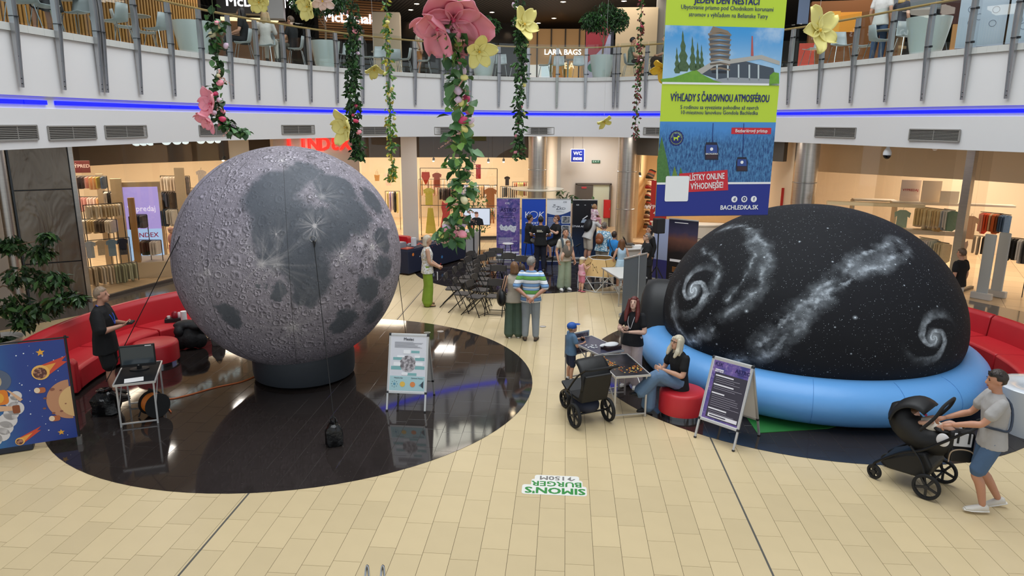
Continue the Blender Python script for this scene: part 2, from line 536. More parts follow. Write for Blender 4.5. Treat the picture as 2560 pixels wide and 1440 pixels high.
m_steel = M('#b0b1b3', 0.30, 0.9, var=0.08, vs=8, stretch=(1, 1, 0.2))
m_steel_d = M('#4c4f52', 0.35, 1.0)
m_coping = M('#c3c4c0', 0.4, var=0.06, vs=5)
wall_g = struct(sweep([(-0.35, ZB), (0, ZB), (0, 4.70), (-0.06, 4.715), (-0.06, 4.885), (0, 4.90), (0, 5.88), (-0.35, 5.88)]).obj('wall_gallery', m_white, smooth=True, shade=30), 'curved white gallery fascia above the shops', 'wall')
# coping stones, one per bay and a half
c0 = g_at(-60)[2]; c1 = g_at(2640)[2]
q = c0 - 6
while q < c1 + 4:
 sweep([(-0.30, 5.882), (0.045, 5.882), (0.045, 6.0), (-0.30, 6.0)], q + 0.004, q + 0.996, step=0.34).obj('coping_stone', m_coping, wall_g); q += 1.0
# blue light line in the groove
m_led = M('#0512ff', 0.4, emit=1.5)
cuts = [g_at(-40)[2] - 6, g_at(68)[2], g_at(70)[2], g_at(127)[2], g_at(149)[2], g_at(430)[2], g_at(431)[2], g_at(512)[2], g_at(566)[2], g_at(1000)[2], g_at(1001)[2], g_at(1500)[2], g_at(1501)[2], g_at(2050)[2], g_at(2051)[2], c1 + 5]
ledroot = thing('light_line', 'glowing blue light strip running along the white gallery fascia', 'light strip')
for a, b in zip(cuts[0::2], cuts[1::2]):
 sweep([(-0.058, 4.765), (-0.02, 4.765), (-0.02, 4.835), (-0.058, 4.835)], a, b, step=0.5).obj('light_tube', m_led, ledroot)
# air vents
m_vent = M('#8d8a85', 0.5); m_ventd = M('#2a2826', 0.7)
VENTS = [(42, 332, 102), (181, 332, 119), (315, 329, 104), (539, 326, 82), (745, 324, 82), (936, 327, 80), (1127, 327, 82), (1347, 327, 76), (1640, 328, 62), (2088, 331, 101), (2335, 338, 125)]
VL = ['at the far left edge', 'second from the left edge', 'third from the left edge', 'behind the pink bloom garland', 'above the moon globe', 'behind the thick dark garland', 'behind the big pink flower garland', 'right of the tall thin garland', 'beside the hanging poster', 'above the star dome', 'above the right shop window']
for (px, py, w), wh in zip(VENTS, VL):
 p, nn, i = g_at(px, py); z = hz(px, py, p)
 a, b = g_at(px - w / 2, py), g_at(px + w / 2, py)
 wid = (a[0] - b[0]).length; hgt = 0.23
 rz = math.atan2(nn.y, nn.x) + PI / 2
 v = thing('air_vent', 'grey slatted air vent in the white fascia, ' + wh, 'air vent', (p.x + nn.x * 0.002, p.y + nn.y * 0.002, z), rz, 'air vents in the gallery fascia')
 MB().box((0, -0.002, 0), (wid, 0.01, hgt)).obj('backing', m_ventd, v)
 f = MB()
 f.box((0, -0.012, hgt / 2), (wid, 0.03, 0.022)).box((0, -0.012, -hgt / 2), (wid, 0.03, 0.022)).box((-wid / 2, -0.012, 0), (0.022, 0.03, hgt)).box((wid / 2, -0.012, 0), (0.022, 0.03, hgt)).box((0, -0.010, 0), (0.012, 0.02, hgt))
 f.obj('frame', m_vent, v)
 for k in range(8):
  MB().box((0, -0.012, -hgt / 2 + hgt * (k + 0.5) / 8), (wid - 0.02, 0.014, 0.009), mat=Matrix.Rotation(0.5, 3, 'X')).obj('slat', m_vent, v)
# railing
m_rail = M('#b08d5a', 0.4, var=0.15, vs=4)
m_gl = glass((0.93, 0.97, 0.96), 0.07)
rail = thing('glass_balustrade', 'glass balustrade with steel posts and wooden handrail around the gallery', 'balustrade')
POSTS = [-60, 46, 152, 246, 259, 345, 429, 504, 575, 644, 710, 775, 841, 905, 970, 1036, 1104, 1174, 1245, 1318, 1391, 1463, 1535, 1545, 1615, 1690, 1762, 1832, 1903, 1977, 2054, 2135, 2222, 2315, 2415, 2525, 2640]
pm = MB()
prof = [(5.02, 0.028, 0.03), (5.6, 0.036, 0.06), (6.0, 0.042, 0.085), (6.5, 0.046, 0.085), (6.93, 0.048, 0.06)]
for sgn in (-1, 1):
 vs = []
 for z, w, d in prof:
  x0 = sgn * w - 0.006; x1 = sgn * w + 0.006
  vs += [(x0, 0, z), (x1, 0, z), (x1, -d, z), (x0, -d, z)]
 fs = []
 for i in range(len(prof) - 1):
  for j in range(4): fs.append((i * 4 + j, i * 4 + (j + 1) % 4, i * 4 + 4 + (j + 1) % 4, i * 4 + 4 + j))
 fs += [(0, 1, 2, 3), tuple(len(prof) * 4 - 4 + j for j in range(4))]
 pm.add(vs, fs)
vs = []
for z, w, d in prof: vs += [(-w, -d * 0.25, z), (w, -d * 0.25, z), (w, -d * 0.55, z), (-w, -d * 0.55, z)]
fs = []
for i in range(len(prof) - 1):
 for j in range(4): fs.append((i * 4 + j, i * 4 + (j + 1) % 4, i * 4 + 4 + (j + 1) % 4, i * 4 + 4 + j))
fs += [(0, 1, 2, 3), tuple(len(prof) * 4 - 4 + j for j in range(4))]
pm.add(vs, fs)
post0 = pm.obj('post', m_steel, rail); post_me = post0.data
bpy.data.objects.remove(post0)
clamp0 = MB().lathe([(0.07, -0.006), (0.07, 0.006)], 12, (0, -0.04, 0)).box((0.075, -0.04, 0), (0.05, 0.03, 0.04)).obj('clamp', m_steel_d); clamp_me = clamp0.data
bpy.data.objects.remove(clamp0)
bolt0 = MB().tube([(0, -0.02, 0), (0, -0.034, 0)], 0.008, 8).obj('bolt', m_steel_d); bolt_me = bolt0.data
bpy.data.objects.remove(bolt0)
idx = []
for px in POSTS:
 r = g_at(px, 215 if px < 600 or px > 1950 else 260)
 if r is None: continue
 p, nn, i = r; idx.append(i)
 rz = math.atan2(nn.y, nn.x) + PI / 2
 po = place(post_me, 'post', rail, (p.x + nn.x * 0.045, p.y + nn.y * 0.045, 0), (0, 0, rz))
 for z in (6.10, 6.72): place(clamp_me, 'clamp', po, (0, 0, z))
 for z in (5.08, 5.16, 5.5): place(bolt_me, 'bolt', po, (0, 0, z))
for a, b in zip(idx[:-1], idx[1:]):
 if b - a < 0.35: continue
 sweep([(0.02, 6.03), (0.032, 6.03), (0.032, 7.05), (0.02, 7.05)], a + 0.07, b - 0.07, step=0.5).obj('glass_pane', m_gl, rail)
q0, q1 = idx[0] - 3, idx[-1] + 1
pts = [g_idx(q0 + (q1 - q0) * k / 120) for k in range(121)]
MB().tube([(p.x + n.x * -0.02, p.y + n.y * -0.02, ZR - 0.02) for p, n in pts], 0.026, 10).obj('handrail', m_rail, rail, smooth=True)
# ================================================================ SETTING: gallery deck, ceilings, upper walls
far = [(34, 6), (34, 44), (-34, 44), (-34, 4)]
deck_poly = [(p.x - n.x * 0.3, p.y - n.y * 0.3) for p, n in zip(GC, GN)] + far
m_gfloor = M('#b9b4aa', 0.25, var=0.05)
struct(MB().prism(deck_poly, 5.72, 5.99).obj('floor_gallery', m_gfloor), 'pale floor of the upper gallery', 'floor')
m_soffit = M('#bdb6ad', 0.8)
soff = [(p.x - n.x * 0.34, p.y - n.y * 0.34) for p, n in zip(GC, GN)] + far
struct(MB().prism(soff, 4.06, 4.16).obj('ceiling_ground', m_soffit), 'ceiling over the ground floor shops', 'ceiling')
CE = 9.3
t = NT('slat_ceiling', 0.6)
sx = t.sep(t.P)
st = t.math('FRACT', t.math('MULTIPLY', t.math('ADD', sx[0], t.math('MULTIPLY', sx[1], 0.35)), 6.0))
t.color(t.mix(t.sstep(st, 0.45, 0.55), '#5d554d', '#2a2523'))
ceil_poly = [(p.x - n.x * 1.6, p.y - n.y * 1.6) for p, n in zip(GC, GN)] + far
struct(MB().prism(ceil_poly, CE, CE + 0.2).obj('ceiling_gallery', t.ma), 'dark slatted ceiling over the gallery', 'ceiling')
struct(sweep([(-1.6, CE - 0.15), (-1.45, CE - 0.15), (-1.45, 15), (-1.6, 15)]).obj('wall_upper', M('#8f8d8a', 0.6)), 'pale upper band over the gallery opening', 'wall')
struct(MB().box((0, 44.3, 9), (70, 0.3, 18)).obj('wall_back', M('#8a8178', 0.8)), 'back wall beyond the gallery', 'wall')
rf = MB()
rf.prism([(-34, -6), (34, -6), (34, 2.2), (-34, 2.2)], 15.6, 15.8).prism([(-34, 19.8), (34, 19.8), (34, 44), (-34, 44)], 15.6, 15.8).prism([(-34, 2.2), (-6.6, 2.2), (-6.6, 19.8), (-34, 19.8)], 15.6, 15.8).prism([(9.0, 2.2), (34, 2.2), (34, 19.8), (9.0, 19.8)], 15.6, 15.8)
struct(rf.obj('ceiling_roof', M('#b8b6b2', 0.8)), 'atrium roof around the skylight', 'ceiling')
# ================================================================ SETTING: ground floor shop fronts
FPTS = [(-13.6, 12.2), (-12.3, 15.3), (-10.7, 17.4), (-9.65, 20.1), (-8.5, 22.8), (-6.5, 25.5), (-3.95, 27.3), (-1.5, 28.0), (1.0, 28.2), (2.6, 28.2), (4.35, 27.5), (6.8, 25.6), (9.05, 22.7), (10.6, 20.8), (11.87, 18.67), (13.3, 16.2), (15.0, 13.2)]
FP = [Vector((x, y)) for x, y in FPTS]
def offp(pts, d):
 out = []
 for i, p in enumerate(pts):
  t = pts[min(i + 1, len(pts) - 1)] - pts[max(i - 1, 0)]; t.normalize()
  out.append(Vector((p.x + t.y * d, p.y - t.x * d)))
 return out
m_sfloor = NT('shop_floor', 0.25)
br = m_sfloor.N.new('ShaderNodeTexBrick'); br.inputs['Scale'].default_value = 1.0
br.inputs['Color1'].default_value = (*lin('#d8bd98'), 1); br.inputs['Color2'].default_value = (*lin('#cdb28e'), 1); br.inputs['Mortar'].default_value = (*lin('#8a7458'), 1)
br.inputs['Mortar Size'].default_value = 0.006; br.inputs['Brick Width'].default_value = 0.9; br.inputs['Row Height'].default_value = 0.9; br.offset = 0
mp = m_sfloor.N.new('ShaderNodeMapping'); mp.inputs['Rotation'].default_value = (0, 0, 0.5); m_sfloor.L.new(m_sfloor.P, mp.inputs[0]); m_sfloor.L.new(mp.outputs[0], br.inputs[0])
m_sfloor.color(br.outputs[0])
sf = [(p.x, p.y) for p in FP] + [(30, 12), (30, 39), (-26, 39), (-26, 12)]
struct(MB().prism(sf, -0.2, 0.003).obj('floor_shops', m_sfloor.ma), 'warm tiled floor inside the shops', 'floor')
bo, bi = offp(FP, 0.0), offp(FP, 1.15)
t = NT('dark_border', 0.12); t.color(t.mix(t.noise(t.P, 20, 4), '#4b453f', '#5a534c'))
struct(MB().prism([(p.x, p.y) for p in bo] + [(p.x, p.y) for p in bi[::-1]], -0.2, 0.002).obj('floor_border', t.ma), 'dark grey stone border along the shop fronts', 'floor border')
# ---- back walls
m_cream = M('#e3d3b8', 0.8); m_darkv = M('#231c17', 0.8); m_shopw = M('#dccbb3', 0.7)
def wallseg(name, pts, z0, z1, mat, th=0.15, label='', cat='wall'):
 a = [Vector(p) for p in pts]; b = offp(a, -th)
 return struct(MB().prism([(p.x, p.y) for p in a] + [(p.x, p.y) for p in b[::-1]], z0, z1).obj(name, mat), label, cat)
BWL = [(-20.5, 17.5), (-17.5, 22.5), (-15, 27.5), (-11.5, 31.5), (-7.5, 33.6), (-2.5, 34.6), (1.6, 34.4)]
wallseg('wall_shop_left', BWL, 0, 2.85, m_cream, label='cream back wall of the left clothes shop')
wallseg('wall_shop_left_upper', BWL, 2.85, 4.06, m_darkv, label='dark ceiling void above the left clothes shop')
wallseg('wall_recess', [(1.6, 34.4), (1.75, 28.4)], 0, 4.06, m_whitein, label='white side wall of the toilet passage')
wallseg('wall_toilet', [(1.75, 31.4), (5.6, 31.4)], 0, 4.06, M('#cfcac4', 0.7), label='white wall with the toilet sign and exit sign')
wallseg('wall_shoe_shop', [(5.0, 28.2), (6.4, 34.0), (14.5, 31.5)], 0, 4.06, M('#e6c99a', 0.7), label='warm back wall of the shoe shop')
wallseg('wall_shop_right', [(10.2, 30.5), (14.5, 28.4), (19.0, 22.6), (22.5, 17)], 0, 4.06, m_shopw, label='beige back wall of the right clothes shop')
wallseg('wall_shop_divider', [(9.2, 23.0), (10.2, 30.5)], 0, 4.06, m_shopw, label='divider between shoe shop and right clothes shop')
# shoe shop dark header
a, b = Vector((4.7, 27.5)), Vector((8.8, 23.2))
struct(MB().beam((a.x, a.y, 3.70), (b.x, b.y, 3.70), 0.25, 0.72).obj('trim_1', M('#4a4642', 0.5)), 'dark grey header band above the shoe shop', 'header')
# ---- columns
m_inox = NT('brushed_steel', 0.30); m_inox.b.inputs['Metallic'].default_value = 1.0
mp = m_inox.N.new('ShaderNodeMapping'); mp.inputs['Scale'].default_value = (1, 1, 12); m_inox.L.new(m_inox.P, mp.inputs[0])
nz = m_inox.noise(mp.outputs[0], 4, 4); m_inox.color(m_inox.mix(nz, '#b4afa8', '#d2cdc6')); m_inox = m_inox.ma
def column(px, py, D, r, label, mat):
 p = aty(px, py, D)
 c = thing('column', label, 'column', (p.x, p.y, 0), kind='structure')
 MB().lathe([(r, 0), (r, 4.06)], 40).obj('shaft', mat, c, smooth=True)
 for z in (1.32, 2.72): MB().lathe([(r + .002, z), (r + .012, z + .01), (r + .012, z + .03), (r + .002, z + .04)], 40).obj('band', m_steel, c, smooth=True)
 return c
column(1344, 400, 27.7, 0.36, 'polished steel column between the clothes shop and toilet passage', m_inox)
column(1566, 450, 26.9, 0.35, 'polished steel column in front of the shoe shop', m_inox)
column(2012, 450, 22.4, 0.36, 'polished steel column left of the right shop window', m_inox)
wc = [(1022, 'white square column between two shop windows', 27.6, 0.60), (598, 'cream square column left of the moon globe', 23.0, 0.60)]
for px, lb, D, w in wc:
 p = aty(px, 380, D)
 struct(MB().box((p.x, p.y, 2.03), (w, w, 4.06), rz=math.atan2(-p.x, p.y)).obj('column', M('#e2e0de' if px > 800 else '#dccdb6', 0.6), None, bevel=0.01), lb, 'column')
# steel clad pier at the left with two panels
pa, pb = Vector((-11.85, 16.75)), Vector((-10.72, 17.35))
d = (pb - pa).normalized(); nrm = Vector((d.y, -d.x)); rz = math.atan2(d.y, d.x)
pier = thing('steel_pier', 'steel clad pier at the left end of the clothes shop window', 'pier', ((pa.x + pb.x) / 2, (pa.y + pb.y) / 2, 0), rz, kind='structure')
w = (pb - pa).length
t = NT('pier_steel', 0.34); t.b.inputs['Metallic'].default_value = 0.9
mp = t.N.new('ShaderNodeMapping'); mp.inputs['Scale'].default_value = (1.4, 1, 0.5); t.L.new(t.P, mp.inputs[0])
n1 = t.noise(mp.outputs[0], 1.6, 3, dist=0.6); t.color(t.mix(n1, '#6d655c', '#968d82')); t.bump(n1, 0.6, 0.12)
MB().box((0, 0.2, 2.03), (w, 0.38, 4.06)).obj('core', m_steel_d, pier)
MB().box((0.0, -0.02, 3.46), (w - 0.1, 0.05, 1.16)).obj('panel', t.ma, pier, bevel=0.008)
MB().box((0.0, -0.02, 1.98), (w - 0.1, 0.05, 1.76)).obj('panel', t.ma, pier, bevel=0.008)
MB().box((0.0, -0.02, 0.56), (w - 0.1, 0.05, 1.04)).obj('panel', t.ma, pier, bevel=0.008)
MB().lathe([(0.17, 0), (0.17, 4.06)], 24, (-w / 2 - 0.14, 0.1, 0)).obj('corner_tube', m_inox, pier, smooth=True)
MB().box((w / 2 + 0.02, -0.02, 2.03), (0.09, 0.12, 4.06)).obj('edge_profile', m_inox, pier)
al = thing('fire_alarm', 'small red fire alarm box on the steel pier', 'alarm box', (pa.x + d.x * 0.55 + nrm.x * .05, pa.y + d.y * .55 + nrm.y * .05, 1.24), rz)
MB().box((0, -0.03, 0), (0.13, 0.06, 0.11)).obj('housing', M('#c9303a', 0.4), al, bevel=.006); MB().box((0.02, -0.062, 0), (0.06, 0.01, 0.06)).obj('glass_front', M('#e8dcd8', 0.3), al)
wallseg('wall_left', [(-13.9, 11.5), (-12.75, 15.2), (-12.05, 16.55)], 0, 4.06, M('#b9b1a8', 0.7), label='pale panelled wall at the left edge')
bs = thing('shop_sign', 'black shop sign with white letter at the left edge', 'sign', (-13.0, 14.2, 2.95), math.atan2(3.7, 1.15) + 0.0)
MB().box((0, -0.08, 0.25), (1.8, 0.16, 1.2)).obj('panel', M('#17171a', 0.3), bs); MB().prism(rrect(0.5, 0.15, 0.78, 0.6, 0.12), -0.20, -0.16, axis='y').obj('letter', M('#ffffff', 0.5, emit=2.0), bs)
# ---- glass shop fronts
m_sg = glass((0.96, 0.95, 0.93), 0.055)
m_frame = M('#5f5a55', 0.4, 0.6)
def shopfront(label, p0, p1, n, z0=0.08, z1=4.05, sill=True):
 p0, p1 = Vector(p0), Vector(p1)
 d = (p1 - p0); L = d.length; d.normalize()
 w = thing('window_1', label, 'shop window', ((p0.x + p1.x) / 2, (p0.y + p1.y) / 2, 0), math.atan2(d.y, d.x), kind='structure')
 for i in range(n):
  x0 = -L / 2 + L * i / n + 0.006; x1 = -L / 2 + L * (i + 1) / n - 0.006
  MB().box(((x0 + x1) / 2, 0, (z0 + z1) / 2), (x1 - x0, 0.016, z1 - z0)).obj('glass_pane', m_sg, w)
 if sill: MB().box((0, 0, z0 / 2), (L, 0.09, z0)).obj('sill_rail', m_frame, w)
 return w
shopfront('glass front of the left clothes shop beside the steel pier', (-10.62, 17.55), (-8.85, 22.45), 4)
shopfront('glass front of the clothes shop between two pale columns', (-5.55, 26.2), (-4.3, 27.2), 1)
shopfront('glass front of the clothes shop with the coloured dresses', (-3.6, 27.55), (0.6, 28.15), 3)
shopfront('glass front of the right clothes shop behind the star dome', (9.4, 22.2), (11.7, 18.95), 3)
pl = struct(MB().box((11.9, 18.6, 2.03), (0.2, 0.2, 4.06), rz=0.6).obj('column', m_inox), 'slim steel window pillar beside the man in black', 'column')
shopfront('glass side panel right of the slim window pillar', (12.0, 18.75), (13.1, 19.6), 2)
# upper bulkhead in the right shop
wallseg('wall_right_bulkhead', [(10.4, 24.4), (13.6, 21.0), (15.8, 17.2)], 2.95, 4.06, M('#e0d0b8', 0.7), label='cream bulkhead inside the right clothes shop')
# Lindex wall panel
pA, pB = Vector((-7.9, 23.7)), Vector((-5.6, 26.1))
d = (pB - pA); L = d.length; d.normalize()
lw = thing('wall_sign_panel', 'white wall panel carrying the red shop name', 'wall panel', ((pA.x + pB.x) / 2, (pA.y + pB.y) / 2, 0), math.atan2(d.y, d.x), kind='structure')
MB().box((0, 0.1, 2.03), (L, 0.2, 4.06)).obj('panel', M('#c9b8ab', 0.6), lw)
ls = thing('shop_name_sign', 'red illuminated capital letters on the white wall above the moon', 'sign', ((pA.x + pB.x) / 2, (pA.y + pB.y) / 2, 3.72), math.atan2(d.y, d.x))
for i, ch in enumerate('LINDƐX'):
 text(ls, ch if ch != 'Ɛ' else '3', 0.62, (-1.02 + i * 0.42 + (0.0 if i != 1 else 0.03), -0.03, 0), M('#ff2b22', 0.4, emit=1.3), bold=0.02, ext=0.03, name='letter', rot=(PI / 2, 0, 0) if ch != 'Ɛ' else (PI / 2, 0, 0))
for o in ls.children:
 if o.data.body == '3': o.scale = (-1, 1, 1)
# white mirrored letters in the glass (reflection of a lit sign opposite): imitated by glowing letters placed behind it
ws = thing('sign_reflection', 'white glowing round letters imitating a sign reflected in the left clothes shop window', 'sign', (-10.0, 21.6, 3.98), math.atan2(4.9, 1.77))
text(ws, 'ccc  ƆƆS  ƆƆS', 0.55, (0, 0, 0), M('#dff6ff', 0.5, emit=0.9), bold=0.02, ext=0.02)
# WC sign, exit sign, doors
q = aty(1444, 389, 30.6)
wcs = thing('toilet_sign', 'blue square WC sign hanging in the passage', 'sign', (q.x, q.y, q.z))
MB().box((0, 0, 0), (0.60, 0.05, 0.56)).obj('panel', M('#f3f1f0', 0.4), wcs, bevel=.01)
flat(wcs, 'blue_face', rect(-0.275, -0.255, 0.275, 0.255), 1, M('#10268c', 0.4), y0=-0.026)
text(wcs, 'WC', 0.21, (0, -0.032, 0.09), M('#ffffff', 0.5), bold=0.012)
for i in range(3):
 pic = flat(wcs, 'pictogram', rrect(-0.19 + i * 0.13, -0.185, -0.08 + i * 0.13, -0.075, 0.015), 2, M('#ffffff', 0.5), y0=-0.026)
 fg = MB().prism(circ(-0.135 + i * 0.13, -0.105, 0.013, 8), -0.0318, -0.0304, axis='y').prism([(-0.155 + i * .13, -0.172), (-0.115 + i * .13, -0.172), (-0.125 + i * .13, -0.122), (-0.145 + i * .13, -0.122)] if i != 1 else [(-0.143 + i * .13, -0.172), (-0.127 + i * .13, -0.172), (-0.112 + i * .13, -0.122), (-0.158 + i * .13, -0.122)], -0.0318, -0.0304, axis='y')
 fg.obj('figure', M('#10268c', 0.4), pic)
for x in (-0.2, 0.2): MB().tube([(x, 0, 0.28), (x, 0, 4.06 - q.z)], 0.006, 6).obj('hanger_rod', m_steel_d, wcs)
q = aty(1490, 404, 31.373)
ex = thing('exit_sign', 'small green EXIT sign on the white passage wall', 'sign', (q.x, q.y, q.z))
MB().box((0, 0, 0), (0.36, 0.05, 0.12)).obj('panel', M('#1d5a43', 0.4), ex); text(ex, 'EXIT', 0.10, (0, -0.028, 0), M('#d8efe2', 0.5, emit=.4), spacing=1.5)
q0, q1 = aty(1441, 470, 31.25), aty(1527, 470, 31.25)
dz = aty(1480, 460, 31.25).z
dr = thing('door_1', 'dark grey double door with one leaf open in the white passage wall', 'door', ((q0.x + q1.x) / 2, 31.3, 0), kind='structure')
w = q1.x - q0.x
MB().box((0, 0.03, dz / 2), (w - .1, 0.04, dz)).obj('opening', M('#c3ccbb', 0.7), dr)
MB().box((-w / 2, 0, dz / 2), (0.07, 0.12, dz)).box((w / 2, 0, dz / 2), (0.07, 0.12, dz)).box((0, 0, dz), (w + .07, 0.12, 0.07)).obj('door_frame', M('#5d5752', 0.5), dr)
lf = MB().box((-w / 4, -0.01, dz / 2), (w / 2 - 0.04, 0.05, dz - 0.05)).obj('leaf', M('#57524f', 0.5), dr)
MB().box((-0.42, -0.05, dz - 0.16), (0.22, 0.01, 0.08)).obj('plate', M('#b04048', 0.5), lf); MB().box((-0.14, -0.05, dz - 0.72), (0.17, 0.01, 0.09)).obj('notice', M('#e8e8e8', 0.5), lf); MB().box((-0.05, -0.06, 1.05), (0.03, 0.06, 0.14)).obj('handle', m_steel, lf)
rb = thing('red_cabinet', 'red fire cabinet on the passage wall beside the steel column', 'cabinet', (aty(1519, 470, 31.28).x, 31.285, hz(1518, 545, (4.2, 31.2))))
MB().box((0, 0, 0.40), (0.30, 0.22, .80)).obj('body', M('#b8252b', 0.4), rb, bevel=.01); MB().box((0, -0.115, 0.40), (0.25, 0.01, .74)).obj('door', M('#c22a30', 0.4), rb); MB().box((0.1, -0.125, 0.40), (0.02, 0.02, 0.1)).obj('handle', m_steel, rb)
# light inside the shops: their own ceiling panels
WARM = (1.0, 0.86, 0.68)
for i, (x, y, e, s) in enumerate([(-13.4, 21.5, 150, 3.0), (-10.5, 26.5, 140, 3.0), (-5.5, 30.6, 150, 3.0), (-0.9, 31.2, 150, 3.0), (7.6, 29.2, 120, 2.2), (14.2, 24.4, 150, 3.0), (16.4, 19.6, 120, 2.6)]):
 area('shop_ceiling_light', (x, y, 4.0), s, e * 1.7, WARM)
area('passage_light', (3.3, 29.6, 4.0), 1.6, 90, (1, .95, .90))
for x, y, r_ in ((-9.3, 17.2, .6), (-8.2, 20.4, .6), (-6.0, 23.9, .6), (-2.6, 26.0, .8), (1.2, 26.6, .8), (4.6, 25.6, .8), (7.5, 22.3, .7), (9.6, 18.9, .7)):
 area('added_soffit_fill', (x, y, 4.03), r_, 26, (1.0, .93, .84))  # fill lamps added under the gallery to brighten columns and shop fronts
# security camera dome
q = at(2206, 372, 3.75)
sc_ = aty(2206, 385, 15.4)
p, nn, _ = g_at(2206, 372)
cz = hz(2206, 385, p - nn * .15)
dc = thing('security_camera', 'white dome security camera hanging under the gallery edge', 'camera', (p.x - nn.x * .15, p.y - nn.y * .15, cz))
MB().lathe([(0.05, 0.10), (0.035, 0.16), (0.03, ZB - cz + .02)], 16).lathe([(0.09, -0.02), (0.09, 0.04), (0.07, 0.09), (0.045, 0.12)], 20).obj('housing', M('#d8dadd', 0.35), dc, smooth=True)
MB().ell((0, 0, -0.03), 0.085, 16, 10).obj('dome', M('#0c0c0e', 0.08), dc, smooth=True)
# ================================================================ MOON GLOBE
BC = Vector((-3.79, 12.27))
dm = ray(727, 642); MD = 12.30
MC = aty(727, 642, MD)
MR = (MC - Vector((0, 0, EYE))).length * math.sin(math.radians(8.45))
def on_sphere(px, py, c, r):
 o = Vector((0, 0, EYE)); d = ray(px, py).normalized(); oc = o - c
 b = oc.dot(d); q = b * b - (oc.length_squared - r * r)
 if q < 0: return None
 return (o + d * (-b - math.sqrt(q)) - c) / r
t = NT('moon_print', 0.55, 0.3)
U = t.vmath('NORMALIZE', t.P)
wn = t.noise(U, 3.2, 5, 0.6, out=1)
wv = t.vmath('SCALE', t.vmath('SUBTRACT', wn, (0.5, 0.5, 0.5)), scale=0.34)
wn2 = t.noise(U, 14.0, 4, 0.6, out=1)
wv2 = t.vmath('SCALE', t.vmath('SUBTRACT', wn2, (0.5, 0.5, 0.5)), scale=0.10)
UW = t.vmath('ADD', t.vmath('ADD', U, wv), wv2)
zc = lambda x, y: on_sphere(420 + x / 2.182, 340 + y / 2.182, MC, MR)
MARIA = [(560, 320, 150), (640, 470, 160), (690, 640, 140), (770, 760, 120), (760, 850, 80), (930, 300, 120), (1010, 420, 120), (1110, 330, 80), (860, 520, 120), (960, 1010, 85), (1140, 950, 90), (1090, 840, 80), (1190, 720, 70), (340, 990, 62), (590, 852, 36), (510, 520, 50), (740, 190, 90), (660, 240, 80), (1180, 560, 70), (505, 818, 16)]
mar = None
for x, y, r in MARIA:
 c = zc(x, y)
 if c is None: continue
 d = t.vmath('DISTANCE', UW, tuple(c), out=1)
 v = t.math('MULTIPLY_ADD', d, -1.0 / (r / 560.0), 1.0)
 mar = v if mar is None else t.math('SMOOTH_MAX', mar, v, 0.25)
mare = t.sstep(mar, -0.16, 0.28)
def crater(P_, scale, r):
 vo = t.voro(P_, scale)
 d = vo.outputs['Distance']
 rr = t.math('MULTIPLY_ADD', t.sep(vo.outputs['Color'])[0], r * 0.8, r * 0.35)
 q_ = t.math('DIVIDE', d, rr)
 rim = t.math('MULTIPLY', t.sstep(q_, 0.62, 0.98), t.sstep(q_, 1.35, 1.0))
 flo = t.sstep(q_, 0.85, 0.6)
 return t.math('MULTIPLY_ADD', flo, -0.6, rim)
def relief(P_):
 h = None
 for sc, r, w in ((9, 0.34, 0.8), (19, 0.36, 0.8), (40, 0.36, 0.6)):
  k = t.math('MULTIPLY', crater(P_, sc, r), w)
  h = k if h is None else t.math('ADD', h, k)
 return t.math('ADD', h, t.math('MULTIPLY', t.noise(P_, 30, 5, 0.7), 1.4))
Ud = t.vmath('ADD', U, t.vmath('SCALE', t.vmath('SUBTRACT', t.noise(U, 9, 2, .5, out=1), (.5, .5, .5)), scale=0.05))
h0 = relief(Ud); h1 = relief(t.vmath('ADD', Ud, (0.009, 0.0, 0.006)))
em = t.math('SUBTRACT', h0, h1)
amp = t.math('MULTIPLY_ADD', mare, -0.78, 1.0)
em = t.math('MULTIPLY', em, amp)
base = t.mix(t.noise(U, 5, 5, .6), '#736e76', '#98929b')
marc = t.mix(t.noise(U, 4, 5, .65), '#44484f', '#60646c')
colr = t.mix(mare, base, marc)
rays = None
for x, y, r, s in ((800, 490, 30, 1.0), (1115, 605, 46, 1.0), (945, 655, 28, .8), (510, 700, 60, .6), (590, 535, 14, .7), (210, 745, 60, .4), (680, 1045, 90, .45), (590, 700, 90, .35), (840, 330, 50, .4), (620, 135, 40, .5)):
 c = zc(x, y)
 if c is None: continue
 dv = t.vmath('SUBTRACT', U, tuple(c)); d = t.vmath('LENGTH', dv, out=1)
 nn_ = t.noise(t.vmath('NORMALIZE', dv), 5.0, 3, .6)
 core = t.math('MULTIPLY', t.sstep(d, r / 640.0 * 0.6, 0.0), s)
 halo = t.math('MULTIPLY', t.math('MULTIPLY', t.sstep(d, r / 640.0 * 3.6, 0.0), t.sstep(nn_, .42, .7)), s * .55)
 q_ = t.math('ADD', core, halo)
 rays = q_ if rays is None else t.math('ADD', rays, q_)
colr = t.mix(t.math('MINIMUM', rays, 0.8), colr, '#c9c4c4')
lum = t.math('MULTIPLY_ADD', em, 0.85, 1.0, clamp=False)
lum = t.math('MINIMUM', t.math('MAXIMUM', lum, 0.45), 1.9)
vm = t.N.new('ShaderNodeVectorMath'); vm.operation = 'SCALE'; t.L.new(colr, vm.inputs[0]); t.L.new(lum, vm.inputs['Scale'])
t.L.new(vm.outputs[0], t.b.inputs['Base Color'])
moon = thing('moon_globe', 'giant inflatable grey moon globe on a round dark base', 'inflatable globe', (MC.x, MC.y, 0))
gb = MB()
n, k = 96, 64
gb.ell((0, 0, 0), MR, n, k)
globe = gb.obj('globe', t.ma, moon, smooth=True, shade=180); globe.location = (0, 0, MC.z)
bx, by = BC.x - MC.x, BC.y - MC.y
